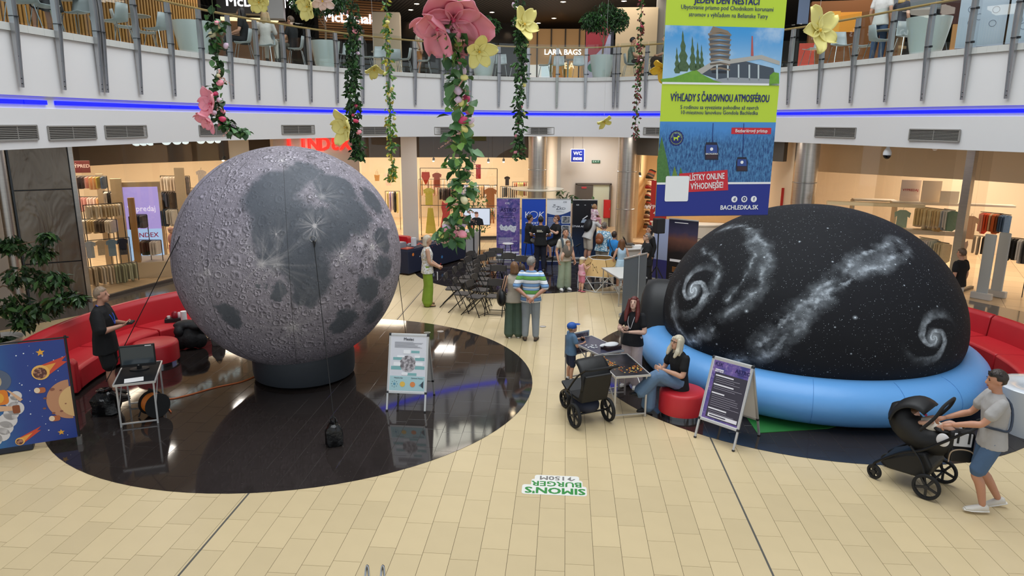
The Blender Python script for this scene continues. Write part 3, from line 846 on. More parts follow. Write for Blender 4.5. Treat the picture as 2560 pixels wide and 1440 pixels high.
pr = [(0.0, 0.02), (0.80, 0.02), (0.88, 0.06), (0.90, 0.16), (0.90, 0.42), (0.87, 0.56), (0.82, 0.62), (0.0, 0.62)]
MB().lathe(pr, 56, (bx, by, 0)).obj('base_ring', M('#2b3036', 0.6, var=0.1, bump=0.2, bs=4), moon, smooth=True)
m_black = M('#141415', 0.6); m_rope = M('#0d0d0e', 0.8)
seam = M('#3c3a3c', 0.7)
for a in (-1.95, -1.28, -2.5):
 MB().tube([(MR * 1.0008 * math.cos(a) * math.sin(th), MR * 1.0008 * math.sin(a) * math.sin(th), MC.z + MR * 1.0008 * math.cos(th)) for th in [0.5 + 2.2 * i / 40 for i in range(41)]], 0.0022, 5).obj('seam', seam, moon)
rg = on_sphere(783, 597, MC, MR); rp = rg * MR * 1.003 + Vector((0, 0, MC.z))
ring = MB().tube([rp + Vector((0.05 * math.cos(a), -0.02, 0.045 * math.sin(a))) for a in [2 * PI * i / 10 for i in range(10)]], 0.008, 6, closed=True).obj('ring', m_steel, moon, smooth=True)
tied = thing('tether_bag', 'black plastic sack holding the moon tether on the dark floor', 'bag', (*at(836, 1112).xy, 0.004), 0.3)
e1 = at(836, 1060, 0.42) - Vector((MC.x, MC.y, 0))
MB().tube([rp + Vector((0, -0.02, -0.03)), rp.lerp(e1, 0.05), e1], 0.006, 6).obj('tether_rope', m_rope, moon)
MB().tube([rp + Vector((0, -0.025, -0.03)), rp.lerp(e1, .02) + Vector((.03, -.03, 0)), rp.lerp(e1, .05)], 0.012, 6).obj('rope_knot', m_rope, moon)
lp = on_sphere(450, 590, MC, MR) * MR + Vector((0, 0, MC.z)); e2 = Vector((-6.55, 10.75, 0.4)) - Vector((MC.x, MC.y, 0))
MB().tube([lp, e2], 0.007, 6).obj('tether_rope', m_rope, moon)
lp = on_sphere(996, 690, MC, MR) * MR + Vector((0, 0, MC.z)); e3 = at(1014, 835) - Vector((MC.x, MC.y, 0))
MB().tube([lp, e3], 0.006, 6).obj('tether_rope', m_rope, moon)
LATE = []
def pack(b):
 for nm, es, c in (('bag_body', [((0, 0, .26), (.25, .19, .26)), ((.16, -.08, .17), (.15, .12, .17)), ((-.18, -.05, .2), (.13, .13, .2)), ((0, -.15, .2), (.17, .08, .16))], '#131315'), ('folded_jacket', [((-.06, .02, .50), (.25, .18, .09)), ((.12, -.06, .47), (.16, .15, .08)), ((-.2, -.1, .40), (.10, .11, .12)), ((.24, -.02, .38), (.08, .12, .12))], '#1c1c1f')):
  mb = MB()
  for c_, r_ in es: mb.ell(c_, r_, 12, 8)
  blob(mb, nm, M(c, .7, bump=.9, bs=9), b, .02, None, 2)
def sack(root, w, d, h, mat, seed=0, name='sack', handles=True):
 r_ = random.Random(seed); mb = MB(); n = 18
 prof = [(0.0, 0.0), (0.9, 0.0), (1.0, 0.08), (1.0, 0.35), (0.92, 0.62), (0.7, 0.8), (0.45, 0.92), (0.5, 1.0), (0.0, 0.96)]
 o = len(mb.v)
 for q_, (r, z) in enumerate(prof):
  for j in range(n):
   a = 2 * PI * j / n; rr = r * (1 + 0.16 * r_.uniform(-1, 1) * (z > 0.05)) / max(abs(math.cos(a)), abs(math.sin(a))) ** .6
   mb.v.append((w / 2 * rr * math.cos(a), d / 2 * rr * math.sin(a), h * (z + 0.03 * r_.uniform(-1, 1) * (0.05 < z < 1))))
 for i in range(len(prof) - 1):
  for j in range(n): mb.f.append((o + i * n + j, o + i * n + (j + 1) % n, o + (i + 1) * n + (j + 1) % n, o + (i + 1) * n + j)); mb.mi.append(0)
 b = mb.obj(name, mat, root, smooth=True, shade=28)
 if handles: MB().tube([(-w * .1, 0, h * .9), (-w * .16, 0, h * 1.1), (0, 0, h * 1.2), (w * .16, 0, h * 1.1), (w * .1, 0, h * .9)], 0.012, 6).obj('handle', mat, root, smooth=True)
 return b
m_plastic = M('#0b0b0c', 0.25, bump=0.8, bs=9)
sack(tied, 0.24, 0.2, 0.36, m_plastic, 3)
# ================================================================ STAR DOME
DC = Vector((5.47, 12.70, 0)); DA, DB, DZ = 2.60, 2.12, 1.0
def on_dome(px, py):
 o = Vector((0, 0, EYE)) - DC - Vector((0, 0, DZ)); d = ray(px, py).normalized()
 s = Vector((1 / DA, 1 / DA, 1 / DB)); O = Vector((o.x * s.x, o.y * s.y, o.z * s.z)); D = Vector((d.x * s.x, d.y * s.y, d.z * s.z))
 a = D.dot(D); b = O.dot(D); c = O.dot(O) - 1; q = b * b - a * c
 if q < 0: return None
 tt = (-b - math.sqrt(q)) / a
 return O + D * tt
t = NT('star_print', 0.75, 0.2)
mp = t.vmath('MULTIPLY', t.vmath('SUBTRACT', t.P, (0, 0, DZ)), (1 / DA, 1 / DA, 1 / DB))
wz = t.vmath('SCALE', t.vmath('SUBTRACT', t.noise(mp, 7, 5, .65, out=1), (.5, .5, .5)), scale=0.16)
PW = t.vmath('ADD', mp, wz)
zd = lambda x, y: on_dome(1560 + x / 2.483, 520 + y / 2.483)
glow = None
def addg(g, w=1.0):
 global glow
 if w != 1.0: g = t.math('MULTIPLY', g, w)
 glow = g if glow is None else t.math('ADD', glow, g)
# milky way bands: rows of soft puffs along measured lines
LINES = [([(700, 950), (850, 830), (980, 720), (1100, 620), (1230, 490), (1350, 400), (1450, 320), (1560, 250), (1700, 200)], 30, .50),
         ([(830, 930), (960, 850), (1080, 730), (1180, 610), (1300, 500), (1450, 410), (1600, 340), (1750, 270)], 34, .55),
         ([(400, 830), (540, 760), (650, 660), (760, 590), (850, 480), (880, 330), (860, 230), (800, 150), (720, 110), (620, 130)], 30, .42),
         ([(300, 620), (330, 740), (400, 820), (500, 800)], 26, .36), ([(640, 560), (760, 430), (800, 300), (780, 200)], 20, .36),
         ([(330, 480), (310, 560), (320, 650)], 22, .3), ([(500, 560), (560, 470), (600, 370), (560, 290), (480, 260)], 22, .40)]
def capsule(a, b, r):
 va = tuple(a); ab = b - a
 pa = t.vmath('SUBTRACT', PW, va)
 hh = t.math('DIVIDE', t.vmath('DOT_PRODUCT', pa, tuple(ab), out=1), ab.length_squared)
 hh = t.math('MAXIMUM', t.math('MINIMUM', hh, 1.0), 0.0)
 return t.vmath('LENGTH', t.vmath('SUBTRACT', pa, t.vmath('SCALE', tuple(ab), scale=hh)), out=1)
puff = t.sstep(t.noise(mp, 16, 5, .65), 0.36, 0.72)
dust = t.sstep(t.noise(mp, 5, 4, .6), 0.35, 0.6)
for pts, r, w in LINES:
 P3 = [zd(*p) for p in pts]; dmin = None
 P3 = [p for p in P3 if p is not None]
 for a, b in zip(P3[:-1], P3[1:]):
  d = capsule(a, b, r)
  dmin = d if dmin is None else t.math('MINIMUM', dmin, d)
 rr = r / 1350.0
 g = t.math('ADD', t.math('MULTIPLY', t.sstep(dmin, rr * 1.3, 0.0), puff), t.math('MULTIPLY', t.math('MULTIPLY', t.sstep(dmin, rr * 3.6, 0.0), dust), 0.30))
 addg(g, w)
band = glow
# spiral galaxies
def galaxy(x, y, r, arms, twist, phase, w):
 c = zd(x, y); nrm = Vector((c.x, c.y, c.z)).normalized()
 ex = Vector((0, 0, 1)).cross(nrm).normalized(); ey = nrm.cross(ex)
 q_ = t.vmath('SUBTRACT', t.vmath('ADD', mp, t.vmath('SCALE', wz, scale=0.35)), tuple(c))
 u = t.vmath('DOT_PRODUCT', q_, tuple(ex), out=1); v = t.vmath('DOT_PRODUCT', q_, tuple(ey), out=1)
 rad = t.math('SQRT', t.math('ADD', t.math('MULTIPLY', u, u), t.math('MULTIPLY', v, v)))
 an = t.math('ARCTAN2', v, u)
 lg = t.math('LOGARITHM', t.math('ADD', rad, 0.004), 2.718)
 s = t.math('SINE', t.math('ADD', t.math('MULTIPLY', an, float(arms)), t.math('MULTIPLY_ADD', lg, twist, phase)))
 arm = t.sstep(s, 0.1, 0.95)
 fall = t.sstep(rad, r, r * 0.12)
 front = t.sstep(t.vmath('DOT_PRODUCT', mp, tuple(nrm), out=1), 0.2, 0.5)
 g = t.math('MULTIPLY', t.math('MULTIPLY', arm, fall), t.math('MULTIPLY_ADD', puff, 0.8, 0.25))
 g = t.math('ADD', g, t.math('MULTIPLY', t.sstep(rad, r * .33, 0.0), 0.65))
 addg(t.math('MULTIPLY', g, front), w)
galaxy(430, 510, 0.27, 2, 5.5, 0.4, 0.85)
galaxy(1925, 805, 0.25, 2, 5.2, 1.6, 0.72)
# stars
def stars(scale, rad, keep, w):
 vo = t.voro(mp, scale); k = t.sep(vo.outputs['Color'])
 on = t.sstep(k[0], 1 - keep, 1 - keep + 0.01)
 sz = t.math('MULTIPLY_ADD', k[1], rad * .8, rad * .4)
 addg(t.math('MULTIPLY', t.sstep(t.math('DIVIDE', vo.outputs['Distance'], sz), 1.0, 0.1), on), w)
stars(20, 0.105, 0.25, 0.8); stars(44, 0.12, 0.2, 0.75)
vo = t.voro(mp, 120); k = t.sep(vo.outputs['Color'])
dens = t.math('MULTIPLY_ADD', t.math('MINIMUM', band, 1.0), 0.85, 0.045)
on = t.math('GREATER_THAN', dens, t.math('SUBTRACT', k[0], 0.12))
addg(t.math('MULTIPLY', t.sstep(vo.outputs['Distance'], 0.24, 0.05), on), 0.8)
for x, y, r in ((1435, 680, 15), (760, 640, 14), (1265, 1020, 7), (1635, 1030, 7), (1410, 905, 7), (1310, 740, 7), (1100, 572, 7), (980, 740, 7), (440, 745, 9), (575, 845, 9), (740, 445, 7), (870, 305, 9), (1090, 208, 9), (1295, 333, 8), (1265, 125, 8), (1740, 480, 7), (1945, 610, 8), (1830, 612, 6), (602, 228, 9), (535, 655, 7), (1685, 350, 8), (1775, 345, 7), (1620, 380, 8), (1280, 1010, 4)):
 c = zd(x, y)
 if c is None: continue
 d = t.vmath('DISTANCE', mp, tuple(c), out=1)
 addg(t.math('ADD', t.sstep(d, r / 2300.0, 0.0), t.math('MULTIPLY', t.sstep(d, r / 760.0, 0.0), 0.35)))
bc = t.mix(t.noise(mp, 2.5, 3), '#16171c', '#1d1e22')
t.color(t.mix(t.math('MINIMUM', glow, 1.0), bc, '#dfeaf5'))
fab = t.noise(t.P, 2.2, 3); t.bump(fab, 0.25, 0.06)
dome = thing('star_dome', 'big black inflatable planetarium dome painted with galaxies on a blue ring', 'inflatable dome', DC)
prof = [(DA * math.cos(a), DZ + (DB if a > 0 else 1.35) * math.sin(a)) for a in [-0.42 + (PI / 2 + 0.42) * i / 40 for i in range(41)]]
MB().lathe(prof, 96).obj('canopy', t.ma, dome, smooth=True, shade=180)
tb = NT('blue_vinyl', 0.38, 0.5); tb.color(tb.mix(tb.noise(tb.P, 1.2, 3), '#5f9fdf', '#6aa9e6')); tb.bump(tb.noise(tb.P, 5, 3), 0.15, 0.03)
rp_ = [(2.56 + 0.46 * math.cos(a), 0.38 + 0.36 * math.sin(a)) for a in [2 * PI * i / 24 for i in range(24)]]
MB().lathe(rp_, 96, closed=True).obj('base_ring', tb.ma, dome, smooth=True, shade=180)
for a in (-2.35, -1.9, -1.45, -1.1, -2.75):
 MB().tube([((2.56 + 0.462 * math.cos(b)) * math.cos(a), (2.56 + 0.462 * math.cos(b)) * math.sin(a), 0.38 + 0.362 * math.sin(b)) for b in [-1.2 + 2.6 * i / 16 for i in range(17)]], 0.003, 5).obj('weld_seam', M('#4f8cc9', 0.5), dome)
# entrance tunnel at the left of the dome
tun = []
for i in range(9):
 a = PI * i / 8
 tun.append((math.cos(a) * 0.62, 0.98 * math.sin(a) + 0.55 if 0 < i < 8 else 0.0))
ta = Vector((-0.93, 0.36, 0)).normalized()
tw = Vector((-ta.y, ta.x, 0))
mb = MB(); rings = [2.25, 2.5, 2.75, 2.95, 3.02]
fat = [1.0, 1.0, 1.0, 0.97, 0.85]
for r_, f_ in zip(rings, fat):
 for x, z in tun: mb.v.append(tuple(ta * r_ + tw * x * f_ + Vector((0, 0, z * (0.98 + 0.02 * f_) * f_ if z else 0.0))))
n = len(tun)
for i in range(len(rings) - 1):
 for j in range(n - 1): mb.f.append((i * n + j, i * n + j + 1, (i + 1) * n + j + 1, (i + 1) * n + j)); mb.mi.append(0)
mb.f.append(tuple((len(rings) - 1) * n + j for j in range(n))); mb.mi.append(0)
mb.obj('entrance_tunnel', M('#17181b', 0.5, bump=.3, bs=3), dome, smooth=True, shade=60)
mat_g = MB().prism([at(1860, 1035).xy, at(1893, 1084).xy, at(2070, 1072).xy, (5.2, 10.2), (6.0, 11.5), (4.4, 11.5)], 0.004, 0.012).obj('ground_sheet', M('#1f6b2a', 0.6, var=.2))
tag(mat_g, 'green ground sheet sticking out under the blue dome ring', 'ground sheet')
# ================================================================ RED SOFAS AND OTTOMANS
m_red = M('#b5202a', 0.42, var=0.08, vs=3, bump=0.15, bs=6)
m_red2 = M('#c4262f', 0.42, var=0.08, vs=3, bump=0.15, bs=6)
def arc_sofa(label, c, r0, r1, a0, a1, units, h=0.80, arms=(True, False), tall=1.0):
 s = thing('curved_sofa', label, 'sofa', (c[0], c[1], 0.004))
 da = (a1 - a0) / units
 def sec(prof, b0, b1, name, mat, n=10):
  mb = MB(); k = len(prof)
  for i in range(n + 1):
   a = b0 + (b1 - b0) * i / n
   for r, z in prof: mb.v.append((r * math.cos(a), r * math.sin(a), z))
  for i in range(n):
   for j in range(k): mb.f.append((i * k + j, i * k + (j + 1) % k, (i + 1) * k + (j + 1) % k, (i + 1) * k + j)); mb.mi.append(0)
  mb.f.append(tuple(range(k))); mb.mi.append(0); mb.f.append(tuple(n * k + j for j in range(k))[::-1]); mb.mi.append(0)
  o = mb.obj(name, mat, s, smooth=True, shade=50, bevel=0.02); return o
 w = r1 - r0
 for u in range(units):
  b0, b1 = a0 + da * u + .004, a0 + da * (u + 1) - .004
  sec([(r0, 0.06), (r0, 0.40), (r0 + 0.05, 0.43), (r1 - 0.2, 0.42), (r1 - 0.2, 0.06)], b0, b1, 'seat', m_red2)
  if units != 3: sec([(r1 - 0.23, 0.30), (r1 - 0.17, h - .06), (r1 - 0.10, h), (r1 - 0.02, h), (r1, h - .05), (r1 - .03, 0.06), (r1 - 0.2, 0.06)], b0, b1, 'backrest', m_red)
 if units == 3: sec([(r1 - 0.23, 0.30), (r1 - 0.17, h), (r1 - 0.10, h + .08), (r1 - 0.02, h + .08), (r1 + .01, h + .02), (r1 - .03, 0.06), (r1 - 0.2, 0.06)], a0, a1, 'backrest', m_red, 30)
 for k_, (a, yes) in enumerate(zip((a0, a1), arms)):
  if yes:
   sg = -1 if k_ == 0 else 1
   sec([(r0, 0.05), (r0, 0.56), (r0 + .06, 0.62), (r1, 0.62), (r1, 0.05)], a + sg * 0.004, a + sg * 0.05, 'armrest', m_red, 3)
 for u in range(units + 1):
  a = a0 + da * u
  MB().lathe([(0.03, 0), (0.03, 0.07)], 10, ((r0 + .15) * math.cos(a) * 1.0, (r0 + .15) * math.sin(a), 0)).obj('foot', m_steel, s)
 return s
c1, c2, c3 = INLAYS
arc_sofa('red curved sofa behind the man with the controller', c1[:2], 3.72, 4.62, math.radians(138), math.radians(191), 3, 0.84, (False, True))
arc_sofa('red curved sofa right of the blue dome ring', c2[:2], 3.55, 4.45, math.radians(-22), math.radians(46), 4, 0.84, (False, False))
arc_sofa('red curved sofa behind the covered table beside the moon', c3[:2], 4.55, 5.4, math.radians(152), math.radians(192), 2, 0.84, (True, False))
arc_sofa('red curved sofa behind the helpers near the shoe shop', c3[:2], 4.35, 5.15, math.radians(-22), math.radians(4), 2, 0.84, (True, False))
def ottoman(label, x, y, r=0.36, h=0.42):
 o = thing('ottoman', label, 'ottoman', (x, y, 0.004))
 MB().lathe([(r - .03, 0.0), (r - .03, 0.07)], 36).obj('chrome_plinth', M('#b9bcc0', 0.12, 1.0), o, smooth=True)
 MB().lathe([(0, 0.07), (r, 0.07), (r, h - .05), (r - .015, h - .012), (r - .05, h), (0, h)], 40).obj('cushion', m_red2, o, smooth=True, shade=50)
 return o
ottoman('round red ottoman in front of the curved sofa', -6.78, 12.83, 0.40)
ottoman('round red ottoman under the seated blonde woman', 2.72, 10.55, 0.36)
# ================================================================ A-BOARDS
m_alu = M('#c9c8c6', 0.35, 0.5)
m_corner = M('#2a2a2c', 0.5)
def aboard(label, x, y, rz, art, h=1.18, w=0.62, sp=0.38, p0=0.30):
 b = thing('sign_stand', label, 'sign stand', (x, y, 0.004), rz, None)
 ang = math.atan2(sp, h)
 L = math.hypot(sp, h)
 for sgn, nm in ((-1, 'front_panel'), (1, 'back_panel')):
  pn = MB().box((0, 0, (p0 + L) / 2), (w - .02, 0.012, L - p0 - .02)).obj(nm, M('#d9d7d4' if sgn > 0 else '#e9e8ea', 0.5), b)
  pn.location = (0, sgn * sp, 0); pn.rotation_euler = (sgn * ang, 0, 0)
  fr = MB()
  fr.box((-w / 2, 0, L / 2), (0.03, 0.03, L)).box((w / 2, 0, L / 2), (0.03, 0.03, L)).box((0, 0, L - .015), (w, 0.032, 0.035)).box((0, 0, p0), (w, 0.032, 0.035))
  f = fr.obj('frame', m_alu, b, bevel=.004); f.location = (0, sgn * sp, 0); f.rotation_euler = (sgn * ang, 0, 0)
  for sx in (-1, 1):
   for z in (p0, L - .015):
    cr = MB().box((sx * w / 2, 0, z), (0.036, 0.037, 0.036)).obj('corner', m_corner, f)
   MB().box((sx * w / 2, 0, 0.01), (0.033, 0.034, 0.02)).obj('foot', m_corner, f)
  if sgn < 0: art(pn, w / 2 - .025, p0 + .03, L - .045)
 return b
def lines(parent, x0, x1, z0, z1, n, mat, layer=3, y0=-0.006, seed=1, h=0.006, name='printed_lines'):
 r_ = random.Random(seed); mb = MB()
 for i in range(n):
  z = z1 - (z1 - z0) * i / max(1, n - 1)
  e = x0 + (x1 - x0) * (r_.uniform(.55, 1.0))
  y = y0 - layer * .0015
  mb.prism(rect(x0, z - h / 2, e, z + h / 2), y, y + .0012, axis='y')
 return mb.obj(name, mat, parent)
def art_moon(pn, hw, z0, z1):
 H = z1 - z0; X = lambda u: -hw + 2 * hw * u; Z = lambda v: z0 + H * v
 y0 = -.006
 flat(pn, 'poster_sheet', rect(-hw, z0, hw, z1), 1, M('#dcdce2', 0.4), y0=y0)
 flat(pn, 'teal_strip', rect(-hw, z0, hw, Z(.27)), 2, M('#a9ccd0', .4), y0=y0)
 teal = M('#7fb3b4', 0.5)
 for u0, u1, v0, v1 in ((.07, .33, .565, .615), (.02, .32, .385, .45), (.58, .82, .70, .745), (.70, .97, .56, .62), (.70, .98, .40, .46), (.5, .76, .28, .33)):
  flat(pn, 'teal_patch', rect(X(u0), Z(v0), X(u1), Z(v1)), 2, teal, y0=y0)
 tt = NT('poster_moon', 0.5); v = tt.mix(tt.sstep(tt.noise(tt.P, 14, 5, .6), .4, .6), '#6a6468', '#c3bdc0'); tt.color(v)
 flat(pn, 'printed_moon', circ(X(.5), Z(.50), hw * .46, 32), 3, tt.ma, y0=y0)
 wh = M('#f4f4f6', .5)
 for u, v_, a, b in ((.46, .72, .2, .035), (.29, .635, .22, .02), (.19, .49, .2, .035), (.76, .635, .16, .022), (.82, .50, .22, .03), (.42, .315, .18, .025)):
  flat(pn, 'speech_bubble', rrect(X(u) - hw * a, Z(v_ - b), X(u) + hw * a, Z(v_ + b), .012), 4, wh, y0=y0)
 text(pn, 'Mesiac', 0.062, (0, -.012, Z(.955)), M('#4a4a52', .5), bold=.02)
 lines(pn, X(.1), X(.97), Z(.80), Z(.90), 8, M('#77777f', .6), 3, h=.004)
 ld = M('#39474d', .6)
 text(pn, 'Mesačné fázy', 0.026, (X(.25), -.012, Z(.235)), ld); text(pn, 'Zatmenie Mesiaca', 0.026, (X(.78), -.012, Z(.235)), ld)
 flat(pn, 'printed_sun', circ(X(.37), Z(.12), hw * .15), 4, M('#e8bd52', .5), y0=y0); flat(pn, 'printed_red_moon', circ(X(.66), Z(.12), hw * .15), 4, M('#e08a4c', .5), y0=y0)
 flat(pn, 'printed_earth', circ(X(.14), Z(.12), hw * .07), 4, M('#5f98ae', .5), y0=y0)
 for i in range(8): flat(pn, 'phase_dot', circ(X(.14) + hw * .17 * math.cos(i * PI / 4), Z(.12) + hw * .17 * math.sin(i * PI / 4), hw * .022, 8), 4, M('#3b5560', .5), y0=y0)
 flat(pn, 'shadow_cone', [(X(.86), Z(.11)), (X(.97), Z(.05)), (X(.97), Z(.19))], 4, M('#3a4650', .5), y0=y0); flat(pn, 'printed_earth', circ(X(.87), Z(.11), hw * .05), 5, M('#5f98ae', .5), y0=y0)
def nebula(name, a, b, c, scale=4.0):
 tt = NT(name, 0.5); n1 = tt.noise(tt.P, scale, 5, .65); n2 = tt.noise(tt.P, scale * 2.3, 5, .7)
 tt.color(tt.mix(tt.sstep(n2, .5, .75), tt.mix(tt.sstep(n1, .35, .65), a, b), c)); return tt.ma
m_neb = nebula('nebula_print', '#3d3f86', '#7a5fa6', '#b9a2d0')
m_nebd = nebula('nebula_dark', '#2b2440', '#463b5c', '#6a5a78')
def art_prog(pn, hw, z0, z1):
 H = z1 - z0; X = lambda u: -hw + 2 * hw * u; Z = lambda v: z0 + H * v; y0 = -.006
 flat(pn, 'poster_sheet', rect(-hw, z0, hw, z1), 1, m_neb, y0=y0)
 flat(pn, 'dark_field', rect(X(.1), Z(.03), hw, Z(.80)), 2, M('#3a3644', .5), y0=y0)
 wh = M('#e8e6ee', .5)
 text(pn, 'KSK', 0.075, (X(.15), -.012, Z(.94)), M('#25215a', .5), shear=.2)
 text(pn, 'ASTRO', 0.075, (X(.83), -.012, Z(.90)), M('#2a2060', .5), bold=.02)
 lines(pn, X(.70), X(.97), Z(.845), Z(.865), 2, M('#2a2060', .5)); flat(pn, 'title_tag', rect(X(.08), Z(.81), X(.32), Z(.86)), 3, wh, y0=y0)
 text(pn, 'Program', 0.045, (X(.20), -.012, Z(.835)), M('#7a6a98', .5))
 for v, s, n in ((.755, .78, 3), (.60, .95, 2), (.455, .62, 6), (.19, .70, 2)):
  lines(pn, X(.13), X(.13 + .85 * s), Z(v), Z(v), 1, wh, h=.020, seed=int(v * 100), name='printed_heading'); lines(pn, X(.15), X(.97), Z(v - .035 * n), Z(v - .04), n, M('#b9b4c4', .5), seed=int(v * 77), h=.004)
 ft = flat(pn, 'logo_strip', rect(X(.16), Z(.045), X(.97), Z(.105)), 3, wh, y0=y0)
 lines(pn, X(.2), X(.95), Z(.075), Z(.075), 1, M('#44404e', .5), layer=4, h=.016)
aboard('white framed stand with a moon poster on the dark floor', -1.655, 10.94, -0.09, art_moon)
aboard('white framed stand with a purple event programme poster beside the ottoman', 3.215, 9.72, math.radians(-46), art_prog)
# ================================================================ CONTROL TABLE, MONITOR, REEL
m_tabk = M('#161618', 0.7, spec=.2)
def fold_table(label, c, rz, w, d, h, top, group=None, legs='X'):
 tb_ = thing('folding_table', label, 'table', (c[0], c[1], 0.004), rz, group)
 MB().box((0, 0, h - .012), (w - .03, d - .03, 0.02)).obj('table_top', top, tb_)
 e = MB(); e.box((0, -d / 2, h - .014), (w, 0.02, 0.032)).box((0, d / 2, h - .014), (w, 0.02, 0.032)).box((-w / 2, 0, h - .014), (0.02, d, 0.032)).box((w / 2, 0, h - .014), (0.02, d, 0.032))
 e.obj('edge_trim', m_alu, tb_)
 for sx in (-1, 1):
  for sy in (-1, 1):
   MB().box((sx * (w / 2 - .03), sy * (d / 2 - .06), (h - .03) / 2), (0.024, 0.024, h - .03)).obj('leg', m_alu, tb_)
 for sy in (-1, 1): MB().box((0, sy * (d / 2 - .06), 0.05), (w - .06, 0.02, 0.02)).obj('stretcher', m_alu, tb_)
 for sx in (-1, 1): MB().beam((sx * (w / 2 - .03), -d / 2 + .08, 0.3), (sx * (w / 2 - .03), d / 2 - .3, h - .03), 0.012).obj('brace', m_alu, tb_)
 return tb_
TC = Vector((-5.80, 10.38)); trz = math.atan2(0.18, 0.49)
fold_table('small black folding table carrying the computer monitor', TC, trz, 0.56, 0.98, 0.70, m_tabk)
mon = thing('computer_monitor', 'black flat computer monitor with dark screen on the small table', 'monitor', (TC.x - .05, TC.y + .12, 0.706), trz + .02)
MB().lathe([(0.14, 0), (0.14, .012), (0.05, .02), (0, .02)], 20, (0, 0.03, 0), sy=.7).box((0, .04, .06), (.07, .03, .1)).obj('stand', m_black, mon)
MB().box((0, 0, .235), (.50, .05, .34)).obj('bezel', m_black, mon, bevel=.008); MB().box((0, -.027, .245), (.46, .004, .28)).obj('screen', M('#3c464c', .12), mon)
text(mon, 'LG', .018, (0, -.03, .085), M('#c8c8c8', .5)); MB().box((.16, -.028, .39), (.09, .004, .012)).obj('sticker', M('#e8e8e8', .5), mon)
pp = MB().box((0, 0, 0), (.26, .19, .002)).obj('paper_sheet', M('#e9e7e4', .6)); pp.location = (TC.x + .10, TC.y - .33, 0.7055); pp.rotation_euler = (0, 0, trz + .12); tag(pp, 'printed white paper sheet in front of the monitor', 'paper')
rl = thing('cable_reel', 'orange cable reel standing under the monitor table', 'cable reel', (-5.58, 10.32, 0.006), 0.9)
MB().tube([(0, -.11, .2), (0, .11, .2)], .10, 24).obj('drum', M('#d8701c', .5), rl, smooth=True)
coil = MB()
for i in range(9): coil.tube([(.15 * math.cos(a), -.09 + .0225 * i, .2 + .15 * math.sin(a)) for a in [2 * PI * j / 24 for j in range(24)]], .013, 6, closed=True)
coil.obj('orange_cable', M('#e07a1c', .45), rl, smooth=True)
for y in (-.115, .115): MB().tube([(0, y - .006, .2), (0, y + .006, .2)], .195, 28).obj('side_flange', m_black, rl, smooth=True)
MB().tube([(-.2, .13, 0.01), (0, .13, .42), (.2, .13, 0.01)], .012, 8).tube([(0, .13, .42), (0, -.1, .44)], .012, 8).obj('stand_frame', m_black, rl)
P_ = [at(x, y, 0.012) for x, y in ((410, 1002), (440, 995), (480, 985), (540, 968), (600, 955), (640, 940))]
tag(MB().tube(spline([Vector((-5.4, 10.45, 0.02))] + P_, 6), .011, 8).obj('power_cable', M('#d9743e', .5), None, smooth=True), 'orange power cable lying on the dark floor to the moon base', 'cable')
bn = thing('bin_bag', 'black plastic bin bag on the floor beside the control table', 'bag', (-6.40, 10.42, 0.004), .2)
sack(bn, .42, .34, .40, m_plastic, 11, handles=False)
# things on the sofa
def at_r(px, py, z): return at(px, py, z)
q = at(1460 / 3.79 + 100 - 20, 335 / 3.79 + 720, 0.45)
q = at(461, 806, 0.436)
kr = thing('paper_towel_roll', 'white paper towel roll standing on the red sofa', 'paper roll', (q.x, q.y, .436)); MB().lathe([(.018, 0), (.06, 0), (.06, .24), (.018, .24)], 20).obj('roll', M('#eeecea', .8), kr, smooth=True); MB().lathe([(.017, 0.005), (.018, .238)], 12).obj('core', M('#a08868', .8), kr)
q = at(436, 803, 0.436)
bx_ = thing('snack_box', 'dark tray of cups and red bag on the red sofa', 'tray', (q.x, q.y, .436), .3); MB().box((0, 0, .035), (.34, .2, .07)).obj('tray', m_black, bx_); MB().lathe([(.03, .03), (.035, .12)], 12, (-.1, 0, 0)).obj('cup', M('#e6e2df', .5), bx_); MB().ell((.02, 0, .12), (.07, .06, .1), 10, 8).obj('red_bag', M('#8c1a28', .35), bx_, smooth=True); MB().ell((.1, .02, .11), (.05, .05, .08), 10, 8).obj('tissue', M('#d8c4c8', .6), bx_, smooth=True)
bp = thing('backpack', 'big black backpack leaning on the sofa behind the ottoman', 'backpack', (-6.52, 13.72, .004), .4)
LATE.append(lambda b=bp: pack(b))
gb_ = thing('grey_bag', 'small grey cloth bag beside the black backpack', 'bag', (-6.08, 13.95, .004)); sack(gb_, .24, .2, .34, M('#77736e', .7), 5)
# ================================================================ KIDS' SPACE BOARD at the left edge
KR = at(203, 1108); KD = Vector((-0.905, -0.425, 0)).normalized()
KW = 1.75; kt = hz(160, 845, KR)
krz = math.atan2(-KD.y, -KD.x)
kc = KR + KD * (KW / 2 + .03)
kb = thing('photo_board', 'blue cartoon space photo board with a face hole at the left edge', 'photo board', (kc.x, kc.y, 0.004), krz)
hw = KW / 2; z0, z1 = .10, kt - .02
H = z1 - z0
